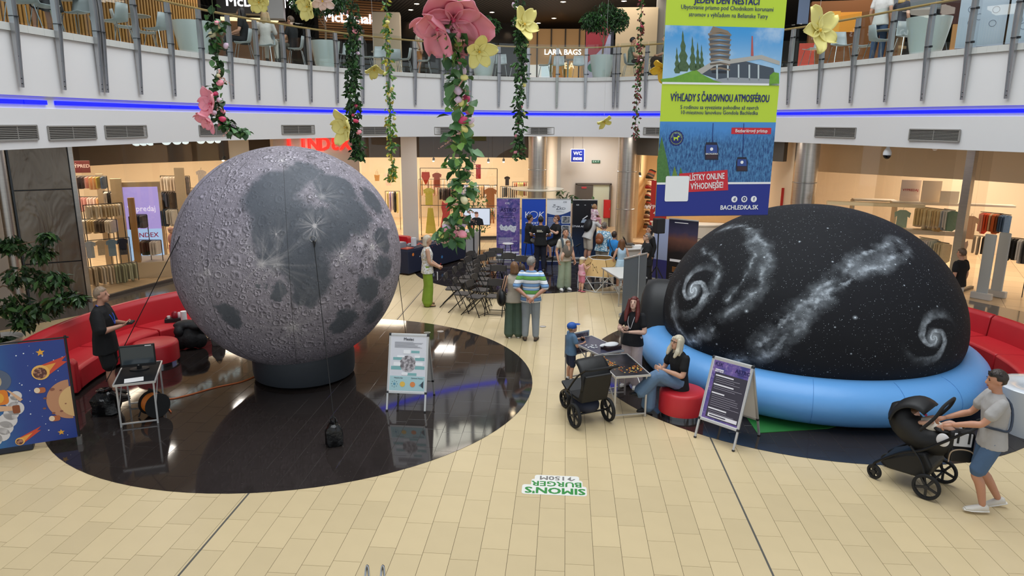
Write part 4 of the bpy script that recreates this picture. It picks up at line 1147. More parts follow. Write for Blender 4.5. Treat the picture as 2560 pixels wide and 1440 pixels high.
# measured in the photo crop (1022 x 1440 px, right edge of the board at u = 1)
X = lambda u: hw - (1 - u) * 1.22; Z = lambda v: z0 + H * v
hc, hr = (X(.30), Z(.665)), (.075, .10)
outer = rect(-hw, z0, hw, z1)
inner = circ(hc[0], hc[1], hr[0], 24, hr[1])[::-1]
i0 = max(range(24), key=lambda i: inner[i][1]); inner = inner[i0:] + inner[:i0]
top = (inner[0][0], z1)
key = [outer[0], outer[1], outer[2], top] + inner + [inner[0], top, outer[3]]
tk = NT('space_print', .45)
sp_ = tk.sep(tk.P)
tk.color(tk.mix(tk.sstep(tk.math('ADD', sp_[0], tk.math('MULTIPLY', tk.noise(tk.P, 2, 3), .35)), -hw + .2, hw - .25), '#3f9cc4', '#27408c'))
MB().prism(key, 0, .012, axis='y').obj('printed_sheet', tk.ma, kb, fixn=False)
ringp = MB(); n_ = 32
for y in (-.004, -.002):
 for (rx, rzz) in ((hr[0], hr[1]), (.175, .165)):
  ringp.v += [(hc[0] + (0.01 if rx > .1 else 0) + rx * math.cos(2 * PI * i / n_), y, hc[1] - (0.0 if rx < .1 else .0) + rzz * math.sin(2 * PI * i / n_)) for i in range(n_)]
for i in range(n_):
 j = (i + 1) % n_
 ringp.f += [(i, j, n_ + j, n_ + i), (2 * n_ + i, 2 * n_ + j, 3 * n_ + j, 3 * n_ + i), (n_ + i, n_ + j, 3 * n_ + j, 3 * n_ + i), (i, j, 2 * n_ + j, 2 * n_ + i)]; ringp.mi += [0] * 4
ringp.obj('helmet_ring', M('#54627c', .3), kb)
def star(cx, cz, r, n=5, k=.45, a0=PI / 2): return [(cx + (r if i % 2 == 0 else r * k) * math.cos(a0 + PI * i / n), cz + (r if i % 2 == 0 else r * k) * math.sin(a0 + PI * i / n)) for i in range(2 * n)]
ye = M('#e8a83c', .5); orr = M('#e07f2a', .5)
flat(kb, 'star', star(X(.76), Z(.895), .055), 2, ye); flat(kb, 'star', star(X(.845), Z(.075), .045), 2, ye)
def comet(cx, cz, r, tx, tz):
 d_ = Vector((tx - cx, tz - cz)); n_ = Vector((-d_.y, d_.x)).normalized()
 flat(kb, 'comet_tail', [(cx + n_.x * r, cz + n_.y * r), (tx, tz + .01), (tx - d_.x * .22 - n_.x * r * .2, tz - d_.y * .22 - n_.y * r * .2), (tx - d_.x * .1 - n_.x * r * .7, tz - d_.y * .1 - n_.y * r * .7), (cx - n_.x * r, cz - n_.y * r)], 2, M('#cf4a35', .5))
 flat(kb, 'comet_flame', [(cx + n_.x * r * .9, cz + n_.y * r * .9), (cx + d_.x * .6, cz + d_.y * .6), (cx - n_.x * r * .9, cz - n_.y * r * .9)], 3, M('#e8a24a', .5))
 flat(kb, 'comet_glow', circ(cx, cz, r * 1.12, 20), 4, M('#f0bb62', .5));
 tt = NT('comet_rock', .5); tt.color(tt.mix(tt.sstep(tt.noise(tt.P, 22, 3), .45, .6), '#5a3230', '#b08068')); flat(kb, 'comet_rock', circ(cx - r * .08, cz - r * .08, r * .85, 20), 5, tt.ma)
comet(X(.735), Z(.70), .095, X(1.0), Z(.83)); comet(X(.09), Z(.83), .055, X(.30), Z(.93)); comet(X(.44), Z(.045), .05, X(.66), Z(.16))
flat(kb, 'planet', [p for p in circ(X(.985), Z(.40), .29, 40) if p[0] < hw], 2, M('#c08a68', .5)); flat(kb, 'planet_shade', [p for p in circ(X(1.06), Z(.375), .24, 40) if p[0] < hw], 3, M('#dcb47c', .5))
for u, v, r in ((.82, .52, .03), (.74, .44, .022), (.72, .34, .02), (.80, .28, .022), (.88, .29, .02), (.9, .50, .016), (.93, .36, .012)): flat(kb, 'crater_spot', circ(X(u), Z(v), r, 12, r * .7), 4, M('#8a5444', .5))
for u, v in ((.70, .525), (.80, .225)): flat(kb, 'crater_cone', rrect(X(u) - .05, Z(v) - .04, X(u) + .07, Z(v) + .04, .03), 4, M('#b5663f', .5)); flat(kb, 'crater_mouth', circ(X(u) - .03, Z(v) + .005, .035, 14, .04), 5, M('#ead2b4', .5))
for u, v, r in ((.02, .03, .11), (.10, .09, .10), (.20, .10, .10), (.28, .14, .10), (.32, .20, .10), (.36, .27, .11), (.40, .33, .09), (.45, .38, .10), (.42, .45, .08), (.47, .50, .07), (-.1, .02, .13), (-.25, .02, .14)): flat(kb, 'cloud_puff', circ(X(u), Z(v), r, 18), 2, M('#d8d4d4', .6))
flat(kb, 'orange_creature', [p for p in circ(X(.0), Z(.40), .26, 30, .36)], 2, M('#e2952e', .5)); flat(kb, 'creature_shade', circ(X(-.06), Z(.46), .17, 24, .24), 3, M('#e8b63e', .5))
flat(kb, 'suit_body', rrect(X(.24), Z(.43), X(.40), Z(.575), .05), 4, orr); flat(kb, 'suit_belly', circ(X(.31), Z(.50), .06, 16, .075), 5, ye)
sk = M('#d9ae8c', .5)
flat(kb, 'left_arm', [(X(.05), Z(.56)), (X(.04), Z(.53)), (X(.25), Z(.525)), (X(.26), Z(.56))], 4, sk); flat(kb, 'right_arm', [(X(.39), Z(.57)), (X(.42), Z(.56)), (X(.53), Z(.46)), (X(.50), Z(.44))], 4, sk)
flat(kb, 'left_leg', [(X(.22), Z(.46)), (X(.18), Z(.40)), (X(.03), Z(.32)), (X(.01), Z(.36))], 5, sk); flat(kb, 'right_leg', [(X(.27), Z(.43)), (X(.27), Z(.37)), (X(.44), Z(.36)), (X(.44), Z(.40))], 4, sk)
flat(kb, 'boot', rrect(X(.42), Z(.33), X(.49), Z(.41), .02), 5, M('#8a4a2a', .5)); flat(kb, 'boot', rrect(X(-.04), Z(.30), X(.04), Z(.40), .02), 6, M('#7a3a22', .5))
r_ = random.Random(4)
for _ in range(26): flat(kb, 'white_dot', circ(X(r_.uniform(.5, .98)), Z(r_.uniform(.03, .97)), r_.choice((.004, .006, .009)), 8), 1, M('#dfe8f0', .5))
for sx in (1, -1):
 MB().tube([(sx * (hw + .02), 0, 0.0), (sx * (hw + .02), 0, kt + .03)], .016, 10).obj('post', m_black, kb, smooth=True)
 MB().box((sx * (hw + .02), 0, .05), (.06, .10, .12)).obj('post_foot', M('#8f8b86', .3, .8), kb)
MB().tube([(-hw, .012, kt), (hw + .06, .012, kt)], .012, 8).obj('top_rail', m_black, kb); MB().box((-.05, .1, .045), (.75, .16, .09)).obj('base_foot', M('#1d2638', .5), kb, bevel=.02)
# ================================================================ PEOPLE
_blobs = []
def ringloft(mb, rings, n=16, p=2.4):
 o = len(mb.v)
 for c, ax, ay in rings:
  for j in range(n):
   a = 2 * PI * j / n; ca, sa = math.cos(a), math.sin(a)
   x = math.copysign(abs(ca) ** (2 / p), ca); y = math.copysign(abs(sa) ** (2 / p), sa)
   mb.v.append(tuple(c + ax * x + ay * y))
 k = len(rings)
 for i in range(k - 1):
  for j in range(n): mb.f.append((o + i * n + j, o + i * n + (j + 1) % n, o + (i + 1) * n + (j + 1) % n, o + (i + 1) * n + j)); mb.mi.append(0)
 mb.f.append(tuple(o + j for j in range(n))[::-1]); mb.mi.append(0)
 mb.f.append(tuple(o + (k - 1) * n + j for j in range(n))); mb.mi.append(0)
def limb(mb, pts, rad, n=10):
 pts = [Vector(p) for p in pts]
 P_ = spline(pts, 4) if len(pts) > 2 else [pts[0].lerp(pts[1], i / 4) for i in range(5)]
 R_ = []
 m_ = (len(pts) - 1)
 for i in range(len(P_)):
  f = i / (len(P_) - 1) * m_; a = min(int(f), m_ - 1); t_ = f - a
  R_.append(rad[a] * (1 - t_) + rad[a + 1] * t_)
 d0 = (P_[0] - P_[1]).normalized(); d1 = (P_[-1] - P_[-2]).normalized()
 P_ = [P_[0] + d0 * R_[0] * .7] + P_ + [P_[-1] + d1 * R_[-1] * .7]; R_ = [R_[0] * .55] + R_ + [R_[-1] * .55]
 mb.tube(P_, R_, n)
def blob(mb, name, mat, parent, vox, extra=None, smooth=4):
 me = bpy.data.meshes.new(name); me.from_pydata(mb.v, [], mb.f); me.materials.append(mat)
 o = bpy.data.objects.new(name, me); C.objects.link(o); o.parent = parent
 bm = bmesh.new(); bm.from_mesh(me); bmesh.ops.recalc_face_normals(bm, faces=bm.faces); bm.to_mesh(me); bm.free()
 r = o.modifiers.new('remesh', 'REMESH'); r.mode = 'VOXEL'; r.voxel_size = vox; r.use_smooth_shade = True
 sm = o.modifiers.new('smooth', 'SMOOTH'); sm.factor = 0.5; sm.iterations = smooth
 _blobs.append((o, extra))
 return o
def finish_blobs():
 bpy.context.view_layer.update()
 dg = bpy.context.evaluated_depsgraph_get()
 new = [(o, ex, bpy.data.meshes.new_from_object(o.evaluated_get(dg))) for o, ex in _blobs]
 for o, ex, me in new:
  old = o.data
  o.modifiers.clear()
  if ex is not None:
   bm = bmesh.new(); bm.from_mesh(me)
   vs = [bm.verts.new(v) for v in ex.v]
   for f in ex.f:
    try: bm.faces.new([vs[i] for i in f])
    except ValueError: pass
   bmesh.ops.recalc_face_normals(bm, faces=bm.faces)
   bm.to_mesh(me); bm.free()
  me.shade_smooth()
  o.data = me
  bpy.data.meshes.remove(old)
 _blobs.clear()
def hand(mb, w, d, nrm, side, s=1.0, curl=0.5, n=6):
 """palm, four fingers of unequal length and a thumb leaving the side of the palm; nrm points out of the palm"""
 d = d.normalized(); nrm = (nrm - d * nrm.dot(d)).normalized(); x = d.cross(nrm).normalized() * side   # x towards the thumb
 L = 0.085 * s
 ringloft(mb, [(w - d * .01, x * .027 * s, nrm * .020 * s), (w + d * L * .4, x * .038 * s, nrm * .017 * s), (w + d * L, x * .040 * s, nrm * .014 * s)], 8)
 for k, (off, ln) in enumerate(((.029, .070), (.010, .080), (-.009, .075), (-.027, .058))):
  p = w + d * L * .92 + x * off * s; a = 0.0; pts = [p]
  for q, fr in enumerate((.45, .32, .23)):
   a += curl * (0.9 if q == 0 else 0.75)
   p = p + (d * math.cos(a) + nrm * math.sin(a)) * ln * s * fr; pts.append(p)
  mb.tube(pts, [.0095 * s, .009 * s, .008 * s, .006 * s], n)
 p = w + d * L * .25 + x * .034 * s
 q = p + (d * .6 + x * .6 + nrm * .35).normalized() * .038 * s; r = q + (d * .85 + x * .1 + nrm * .45).normalized() * .032 * s
 mb.tube([p - x * .01 * s, p, q, r], [.013 * s, .013 * s, .0105 * s, .007 * s], n)
DEF = dict(pelvis=(0, 0, .95), hipL=(-.09, 0, .90), hipR=(.09, 0, .90), kneeL=(-.10, .02, .49), kneeR=(.10, .02, .49), ankL=(-.11, -.02, .085), ankR=(.11, -.02, .085),
           waist=(0, 0, 1.09), chest=(0, .0, 1.29), neck=(0, -.005, 1.475), head=(0, .02, 1.625), shL=(-.185, 0, 1.41), shR=(.185, 0, 1.41), elL=(-.245, -.03, 1.13), elR=(.245, -.03, 1.13), wrL=(-.25, .05, .89), wrR=(.25, .05, .89))
UPPER = ('waist', 'chest', 'neck', 'head', 'shL', 'shR', 'elL', 'elR', 'wrL', 'wrR')
SKIN = '#c08e74'
def skin_mat(c=SKIN): return M(c, 0.5, var=.06, vs=14, bump=.05, bs=60)
def cloth(c, **k): return M(c, k.pop('rough', .85), var=k.pop('var', .10), vs=7, bump=.55, bs=k.pop('bs', 9), **k)
def hair_mat(c): return M(c, .45, var=.35, vs=26, bump=.7, bs=38, stretch=(1, 1, .22))
def person(label, loc, face, H=1.72, J=None, lean=0.0, top='#111112', sleeve='short', bottom='#222226', legs='pants', shoe='#2a2422', hair=('short', '#4a3426'), skin=SKIN, b=1.0, vox=.014, hy=0.0, hp=0.0, topmat=None, botmat=None, curl=.6, female=False, toplen=0.0, bare=False, shoes=True, group=None, headk=1.0, pn=(None, None), loose=1.0, sock=None, z0=0.0, face_parts=True):
 s = H / 1.75
 root = thing('person', label, 'person', (loc[0], loc[1], z0), math.radians(face), group)
 j = {k: Vector(v) for k, v in DEF.items()}
 if female:
  j['shL'].x = -.165; j['shR'].x = .165; j['hipL'].x = -.095; j['hipR'].x = .095
 if lean:
  R_ = Matrix.Rotation(-math.radians(lean), 3, 'X'); pv = j['pelvis']
  for k in UPPER: j[k] = R_ @ (j[k] - pv) + pv
 if J:
  for k, v in J.items(): j[k] = Vector(v)
 j = {k: v * s for k, v in j.items()}
 up = (j['neck'] - j['pelvis']).normalized()
 def axes(lat):
  lat = lat.normalized(); dep = up.cross(lat).normalized(); return lat, dep
 ls, ds = axes(j['shR'] - j['shL']); lh, dh = axes(j['hipR'] - j['hipL'])
 lm = (ls + lh).normalized(); dm_ = (ds + dh).normalized()
 bb = b * s
 wk = (.165, .135, .155, .165) if not female else (.170, .122, .142, .150)
 def torso(mb, g, low=0.0, neckr=.06, shoulder=True):
  lowc = j['pelvis'] - up * (.06 + low) * s
  rings = [(lowc, lh * (wk[0] * bb + g) * (1.10 if low else .96), dh * (.115 * bb + g) * (1.12 if low else 1)), (j['pelvis'], lh * (wk[0] * bb + g), dh * (.118 * bb + g)), (j['waist'], lm * (wk[1] * bb + g * 1.3), dm_ * (.100 * bb + g * 1.3)),
                 (j['chest'], ls * (wk[2] * bb + g), ds * (.118 * bb + g) * (1.04 if female else 1)), ((j['shL'] + j['shR']) / 2 - up * .02 * s, ls * (wk[3] * bb + g), ds * (.088 * bb + g)), ((j['shL'] + j['shR']) / 2 + up * .045 * s, ls * (.085 * bb + g), ds * (.06 * bb + g * .6)), (j['neck'] + up * .0 * s, ls * (neckr * s), ds * (neckr * s))]
  ringloft(mb, rings)
 # --- skin body, one surface
 mb = MB(); torso(mb, -.022 * s, neckr=.050)
 limb(mb, [j['neck'] - up * .03 * s, j['head'] - up * .05 * s], [.055 * s, .052 * s])
 hs = s * headk
 hr_ = Matrix.Rotation(math.radians(hy), 3, 'Z') @ Matrix.Rotation(-math.radians(hp), 3, 'X')
 hc_ = j['head']
 hp_ = lambda x, y, z: hc_ + hr_ @ (Vector((x, y, z)) * hs)
 mb.ell(hp_(0, -.005, .02), (.076 * hs, .095 * hs, .105 * hs), 16, 12, mat=hr_); mb.ell(hp_(0, .028, -.055), (.054 * hs, .062 * hs, .066 * hs), 14, 10, mat=hr_); mb.ell(hp_(0, .06, -.095), (.026 * hs, .024 * hs, .022 * hs), 10, 8, mat=hr_)
 mb.tube([hp_(0, .088, .015), hp_(0, .108, -.028), hp_(0, .09, -.038)], [.012 * hs, .017 * hs, .012 * hs], 8)
 for sx in (-1, 1): mb.ell(hp_(sx * .078, -.005, -.012), (.012 * hs, .02 * hs, .032 * hs), 8, 6, mat=hr_)
 ex = MB()
 for S_, sx in (('L', -1), ('R', 1)):
  sh, el, wr = j['sh' + S_], j['el' + S_], j['wr' + S_]
  limb(mb, [sh, sh.lerp(el, .5), el, el.lerp(wr, .35), wr], [.050 * bb, .046 * bb, .037 * bb, .040 * bb, .026 * s])
  hd = (wr - el).normalized()
  nrm = pn[0 if sx < 0 else 1]
  nrm = Vector(nrm) if nrm else Vector((-sx, .25, 0))
  hand(ex, wr + hd * .012 * s, hd, nrm, -sx if nrm.dot(hd.cross(Vector((0, 1, 0)))) >= 0 else sx, s, curl)
  hip, kn, an = j['hip' + S_], j['knee' + S_], j['ank' + S_]; kk = .82 if legs in ('pants', 'wide') else 1.0
  kd = (an - kn).normalized(); fw = Vector((0, 1, 0)); cb = (fw - kd * fw.dot(kd)).normalized() if abs(kd.y) < .95 else Vector((0, 0, 1))
  limb(mb, [hip, hip.lerp(kn, .5), kn, kn.lerp(an, .35) - cb * .018 * s, an], [.082 * bb * kk, .072 * bb * kk, .052 * bb * kk, .054 * bb * kk, .036 * s * kk])
 body = blob(mb, 'body', skin_mat(skin), root, min(vox, .012), ex, 3)
 if face_parts:
  for sx in (-1, 1):
   MB().ell(hp_(sx * .031, .083, .012), (.014 * hs, .007 * hs, .006 * hs), 8, 6, mat=hr_).obj('eye', M('#241a17', .3), root)
   MB().ell(hp_(sx * .033, .088, .032), (.018 * hs, .006 * hs, .004 * hs), 8, 4, mat=hr_).obj('eyebrow', hair_mat(hair[1]), root)
  MB().ell(hp_(0, .092, -.062), (.022 * hs, .007 * hs, .006 * hs), 8, 6, mat=hr_).obj('mouth', M('#9c5a52', .5), root)
 # --- top
 tm = topmat or cloth(top)
 if sleeve != 'none_top':
  mb = MB(); torso(mb, .010 * s * loose, low=.06 + toplen, neckr=.066)
  if sleeve != 'none':
   fr = {'short': .62, 'half': .95, 'long': 1.9}[sleeve]
   for S_ in 'LR':
    sh, el, wr = j['sh' + S_], j['el' + S_], j['wr' + S_]
    if fr <= 1: limb(mb, [sh - (el - sh) * .02, sh.lerp(el, fr * .5), sh.lerp(el, fr)], [.060 * bb, .060 * bb * (1 + (loose - 1) * .5), .062 * bb * (1 + (loose - 1) * .5)])
    else: limb(mb, [sh, sh.lerp(el, .5), el, wr], [.068 * bb, .06 * bb, .053 * bb, .042 * s])
  else:
   for S_ in 'LR': limb(mb, [j['sh' + S_].lerp(j['neck'], .45), j['sh' + S_].lerp(j['chest'], .5)], [.05 * bb, .06 * bb])
  blob(mb, 'top', tm, root, vox)
 # --- bottoms
 bm_ = botmat or cloth(bottom)
 if legs != 'none':
  mb = MB()
  ringloft(mb, [(j['pelvis'] - up * .10 * s, lh * (wk[0] * bb + .006), dh * (.125 * bb)), (j['pelvis'], lh * (wk[0] * bb + .008), dh * (.122 * bb)), (j['pelvis'] + up * .08 * s, lh * (wk[0] * .92 * bb), dh * (.105 * bb))])
  for S_ in 'LR':
   hip, kn, an = j['hip' + S_], j['knee' + S_], j['ank' + S_]
   if legs == 'shorts': limb(mb, [hip, hip.lerp(kn, .5), hip.lerp(kn, .92)], [.100 * bb, .094 * bb, .088 * bb])
   elif legs == 'wide': limb(mb, [hip, hip.lerp(kn, .5), kn, kn.lerp(an, .6), an + (kn - an) * .02], [.100 * bb, .100 * bb, .100 * bb, .108 * bb, .112 * bb])
   elif legs == 'pants': limb(mb, [hip, hip.lerp(kn, .5), kn, kn.lerp(an, .5), an + (kn - an) * .04], [.097 * bb, .088 * bb, .076 * bb, .068 * bb, .060 * bb])
  if legs == 'dress':
   ringloft(mb, [((j['kneeL'] + j['kneeR']) / 2 + up * .04, lh * .23 * s, dh * .21 * s), (j['pelvis'] - up * .1, lh * .20 * s, dh * .16 * s), (j['pelvis'] + up * .1, lh * .15 * s, dh * .12 * s)])
  blob(mb, 'skirt' if legs == 'dress' else ('shorts' if legs == 'shorts' else 'trousers'), bm_, root, vox)
 # --- shoes
 if shoes:
  for S_, sx in (('L', -1), ('R', 1)):
   an, kn = j['ank' + S_], j['knee' + S_]
   sh_d = (an - kn).normalized()
   fdir = Vector((sx * .12, 1, 0));
   if abs(sh_d.y) > .4: fdir = Vector((sx * .1, sh_d.z * -1 if sh_d.z < 0 else .6, sh_d.y * .55)).normalized()
   fdir.normalize(); lat = Vector((fdir.y, -fdir.x, 0)).normalized(); upf = lat.cross(fdir).normalized()
   ba = an - upf * .080 * s
   mb = MB()
   mb2 = MB()
   for M_, dz, k_ in ((mb, .012, 1.0), (mb2, .0, 1.06)):
    if M_ is mb:
     ringloft(M_, [(ba - fdir * .065 * s + upf * .045 * s, lat * .026 * s, upf * .035 * s), (ba - fdir * .03 * s + upf * .055 * s, lat * .036 * s, upf * .048 * s), (ba + fdir * .04 * s + upf * .047 * s, lat * .040 * s, upf * .040 * s), (ba + fdir * .12 * s + upf * .033 * s, lat * .046 * s, upf * .026 * s), (ba + fdir * .185 * s + upf * .026 * s, lat * .030 * s, upf * .016 * s)], 12)
    else:
     ringloft(M_, [(ba - fdir * .078 * s + upf * .012 * s, lat * .026 * s, upf * .012 * s), (ba + fdir * .02 * s + upf * .012 * s, lat * .043 * s, upf * .012 * s), (ba + fdir * .12 * s + upf * .012 * s, lat * .050 * s, upf * .012 * s), (ba + fdir * .198 * s + upf * .014 * s, lat * .028 * s, upf * .011 * s)], 10)
   so = mb.obj('shoe', M(shoe, .6, var=.1), root, smooth=True, shade=70)
   mb2.obj('sole', M('#e6e2da' if shoe in ('#e9e3d8', '#e4e2e0', '#d8d2c8') else '#2a2523', .7), so, smooth=True, shade=70)
   if sock:
    sk_ = MB(); limb(sk_, [an - upf * .01 * s, an + upf * .06 * s], [.042 * s, .041 * s]); sk_.obj('sock', cloth(sock), root, smooth=True, shade=180)
 # --- hair
 st, hcol = hair
 if st != 'none':
  mb = MB(); n = 28
  ln = {'short': .03, 'bob': .15, 'long': .34, 'bun': .03, 'mid': .22, 'girl': .45, 'crop': 0.0}[st]
  rows = []
  for i in range(8):
   th = PI / 2 * i / 7; rows.append((math.sin(th), math.cos(th), 0.0))
  nd = 6 if ln > .05 else 3
  for i in range(1, nd + 1): rows.append((1.0, 0.0, i / nd))
  vv = []
  for (sr, cr, dn) in rows:
   for q in range(n):
    a = 2 * PI * q / n; x, y = math.cos(a), math.sin(a)
    front = y > (.35 if dn == 0 else (.05 if st != 'bun' else .0))
    wav = 1 + .03 * math.sin(q * 5.1 + dn * 6)
    if dn == 0:
     rx, ry, rz_ = .088 * wav, .108 * wav, .118
     px_, py_, pz_ = rx * sr * x, ry * sr * y - .008, rz_ * cr + .018
     if front and cr < (.42 if y > .6 else .28): px_, py_ = px_ * .78, py_ * .74
    else:
     w_ = 1 + (.12 * dn if ln > .1 else -.12 * dn)
     px_, py_, pz_ = .088 * w_ * wav * x, (.108 * y) * (1 - .15 * dn) - .008 - (.02 * dn if ln > .1 else 0), .018 - max(ln, .055) * dn
     if front: px_, py_ = px_ * .80, min(py_, -.015)
     if st in ('short', 'crop', 'bun') and y > -.25: px_ *= .86
    vv.append(tuple(hp_(px_, py_, pz_)))
  fs_ = []
  k = len(rows)
  for i in range(k - 1):
   for q in range(n): fs_.append((i * n + q, i * n + (q + 1) % n, (i + 1) * n + (q + 1) % n, (i + 1) * n + q))
  fs_.append(tuple((k - 1) * n + q for q in range(n)))
  mb.add(vv, fs_)
  if st == 'bun': mb.ell(hp_(0, -.115, .05), (.045 * hs, .04 * hs, .045 * hs), 12, 8)
  if st in ('long', 'mid', 'girl'):
   for sx in (-1, 1): limb(mb, [hp_(sx * .074, .035, .06), hp_(sx * .09, .03, -.06), hp_(sx * .105, .045, -ln * .6), hp_(sx * .10, .075, -ln)], [.03 * hs, .036 * hs, .042 * hs, .022 * hs])
  mb.obj('hair', hair_mat(hcol), root, smooth=True, shade=180)
 root['_h'] = H
 return root, j, hp_, s
def strap(parent, pts, w=.02, t_=.006, mat=None, name='strap'):
 mb = MB(); pts = spline(pts, 5)
 mb.tube(pts, w / 2, 6); return mb.obj(name, mat or M('#1a1a1c', .7), parent, smooth=True)
def stand(px, py, hx, hy_):
 p = at(px, py); return (p.x, p.y), hz(hx, hy_, p)
def glasses(root, hp_, s, dark=False, onhead=False):
 mb = MB(); g = 1.0
 z, y = (.085, .07) if onhead else (.012, .098)
 for sx in (-1, 1):
  mb.tube([hp_(sx * .033 + .024 * math.cos(a), y - abs(.024 * math.cos(a)) * .1, z + .018 * math.sin(a)) for a in [2 * PI * i / 12 for i in range(12)]], .003, 5, closed=True)
  mb.tube([hp_(sx * .058, y - .01, z), hp_(sx * .082, .0, z + .005), hp_(sx * .08, -.03, z - .01)], .004, 5)
 mb.tube([hp_(-.01, y, z), hp_(.01, y, z)], .003, 5)
 if dark:
  for sx in (-1, 1): mb.ell(hp_(sx * .033, y, z), (.024, .004, .018), 10, 6)
 mb.obj('sunglasses' if dark else 'glasses', m_black, root)
for f_ in LATE: f_()
(p, h) = stand(280, 990, 270, 716)
r1, j, hp_, s = person('man in black shirt and shorts holding a controller by the red sofa', p, -78, h, dict(elL=(-.27, .05, 1.12), elR=(.27, .05, 1.12), wrL=(-.07, .30, 1.16), wrR=(.09, .30, 1.16), head=(0, .035, 1.63), kneeL=(-.10, .02, .49), ankR=(.11, .10, .085), kneeR=(.10, .06, .49)), top='#0e0e10', bottom='#101012', legs='shorts', shoe='#3b322a', hair=('short', '#8f7a64'), b=1.18, toplen=.10, loose=1.6, hy=-5, hp=-8, sleeve='half', skin='#bd8a72', pn=((0.5, 0, .8), (-.5, 0, .8)), curl=.7, sock='#2b2b2b')
strap(r1, [j['neck'] + Vector((-.07, -.03, .02)) * s, j['chest'] + Vector((-.06, .14, .03)) * s, j['waist'] + Vector((0, .17, .08)) * s, j['chest'] + Vector((.06, .14, .03)) * s, j['neck'] + Vector((.07, -.03, .02)) * s], .014, mat=M('#2a56c8', .6), name='lanyard')
ct = MB().box((0, 0, 0), (.17, .09, .035)).obj('game_controller', m_black, None, bevel=.01)
tag(ct, 'black handheld controller held by the man beside the sofa', 'controller')
wv_ = Matrix.Translation((*p, 0)) @ Matrix.Rotation(math.radians(-78), 4, 'Z'); ct.location = wv_ @ Vector((.01 * s, .40 * s, 1.185 * s)); ct.rotation_euler = (0, 0, math.radians(-78))
# 2 woman in green trousers
tf = NT('floral_top', .85); tf.color(tf.ramp(tf.noise(tf.P, 22, 3, .6), [(.0, '#e6e4e0'), (.50, '#e2e0dc'), (.56, '#8f98a8'), (.62, '#d6c26a'), (.68, '#e4e2de')]))
(p, h) = stand(1070, 764, 1060, 588)
r2, j, hp_, s = person('woman in floral top and green trousers standing beside the moon', p, -78, h, dict(elL=(-.22, .04, 1.12), elR=(.22, .04, 1.12), wrL=(-.05, .26, 1.0), wrR=(.06, .26, .97)), topmat=tf.ma, sleeve='none', bottom='#7d9a2c', legs='wide', shoe='#b08a60', hair=('bob', '#c9bda8'), female=True, b=1.12, pn=((.6, 0, .6), (-.6, 0, .6)), skin='#c59a80', hy=-8)
bag = MB().box((.10, .24, .78), (.08, .015, .20)).obj('paper_bag', M('#e8e8ec', .6)); bag.location = (p[0], p[1], 0); bag.rotation_euler = (0, 0, math.radians(-78)); tag(bag, 'small white paper bag in the hands of the woman in green trousers', 'bag')
# 3 woman with black shoulder bag
(p, h) = stand(1284, 843, 1292, 655)
r3, j, hp_, s = person('woman in beige top and dark green wide trousers seen from behind', p, 4, h, dict(wrL=(-.24, .04, .88)), top='#b3a898', sleeve='none', bottom='#4f6152', legs='wide', shoe='#e4e2e0', hair=('bob', '#7a5638'), female=True, b=1.05, hy=12, skin='#c59a80')
bg_ = thing('shoulder_bag', 'black shoulder bag of the woman in the beige top', 'bag', (p[0] - .27, p[1] - .03, h * .55), .2)
MB().ell((0, 0, -.02), (.10, .17, .19), 14, 10).obj('pouch', M('#121214', .5, bump=.5, bs=6), bg_, smooth=True); MB().tube(spline([(0, .09, .12), (.06, .05, .34), (.12, .0, .50), (.07, -.06, .36), (0, -.09, .12)], 6), .012, 6).obj('strap', m_black, bg_, smooth=True)
# 4 man in striped polo
ts = NT('striped_polo', .85); z_ = ts.sep(ts.P)[2]
fr_ = ts.math('FRACT', ts.math('MULTIPLY', z_, 1 / .30))
stripes = ts.ramp(fr_, [(0, '#7fa8d8'), (.20, '#1b2436'), (.23, '#e8eaee'), (.45, '#1b2436'), (.48, '#5f9a4c'), (.62, '#6fae55'), (.70, '#1b2436'), (.73, '#8fb8e4'), (.86, '#e8eaee'), (.97, '#1b2436')], 'CONSTANT'); ts.color(stripes); ts.bump(ts.noise(ts.P, 9, 3), .4, .02)
(p, h) = stand(1326, 850, 1333, 642)
r4, j, hp_, s = person('grey-haired man in striped polo shirt with hands behind his back', p, -6, h, dict(elL=(-.30, -.11, 1.14), elR=(.30, -.11, 1.14), wrL=(-.07, -.20, .97), wrR=(.07, -.22, .95)), topmat=ts.ma, sleeve='half', bottom='#8f979e', legs='pants', shoe='#5d4a3a', hair=('short', '#8f8a84'), b=1.15, hy=-38, skin='#bd8a72', pn=((0, -1, 0), (0, -1, 0)), loose=1.3)
glasses(r4, hp_, s)
# 5-7 group at the high table
(p, h) = stand(1350, 678, 1347, 541)
r5, j, hp_, s = person('man in black T-shirt with his back turned at the high table', p, -2, h, dict(elL=(-.30, .06, 1.16), elR=(.30, .06, 1.16), wrL=(-.20, .30, 1.08), wrR=(.2, .30, 1.08)), top='#0f1012', bottom='#191c2c', legs='pants', shoe='#4a4440', hair=('short', '#191412'), b=1.15, lean=4, vox=.018, skin='#b5866c')
lines(r5, -.12, .12, 1.29 * s, 1.33 * s, 2, M('#d8d4c0', .6), y0=-.15 * s, h=.022, seed=3)
SIT = dict(pelvis=(0, 0, .0), hipL=(-.09, .02, -.02), hipR=(.09, .02, -.02), kneeL=(-.12, .42, .03), kneeR=(.12, .42, .03), ankL=(-.13, .40, -.40), ankR=(.13, .40, -.40), waist=(0, -.01, .14), chest=(0, 0, .34), neck=(0, .01, .525), head=(0, .035, .675), shL=(-.185, .01, .46), shR=(.185, .01, .46), elL=(-.25, .08, .20), elR=(.25, .08, .20), wrL=(-.14, .28, .14), wrR=(.14, .28, .14))
def sit(**k):
 d = dict(SIT); d.update(k); return d
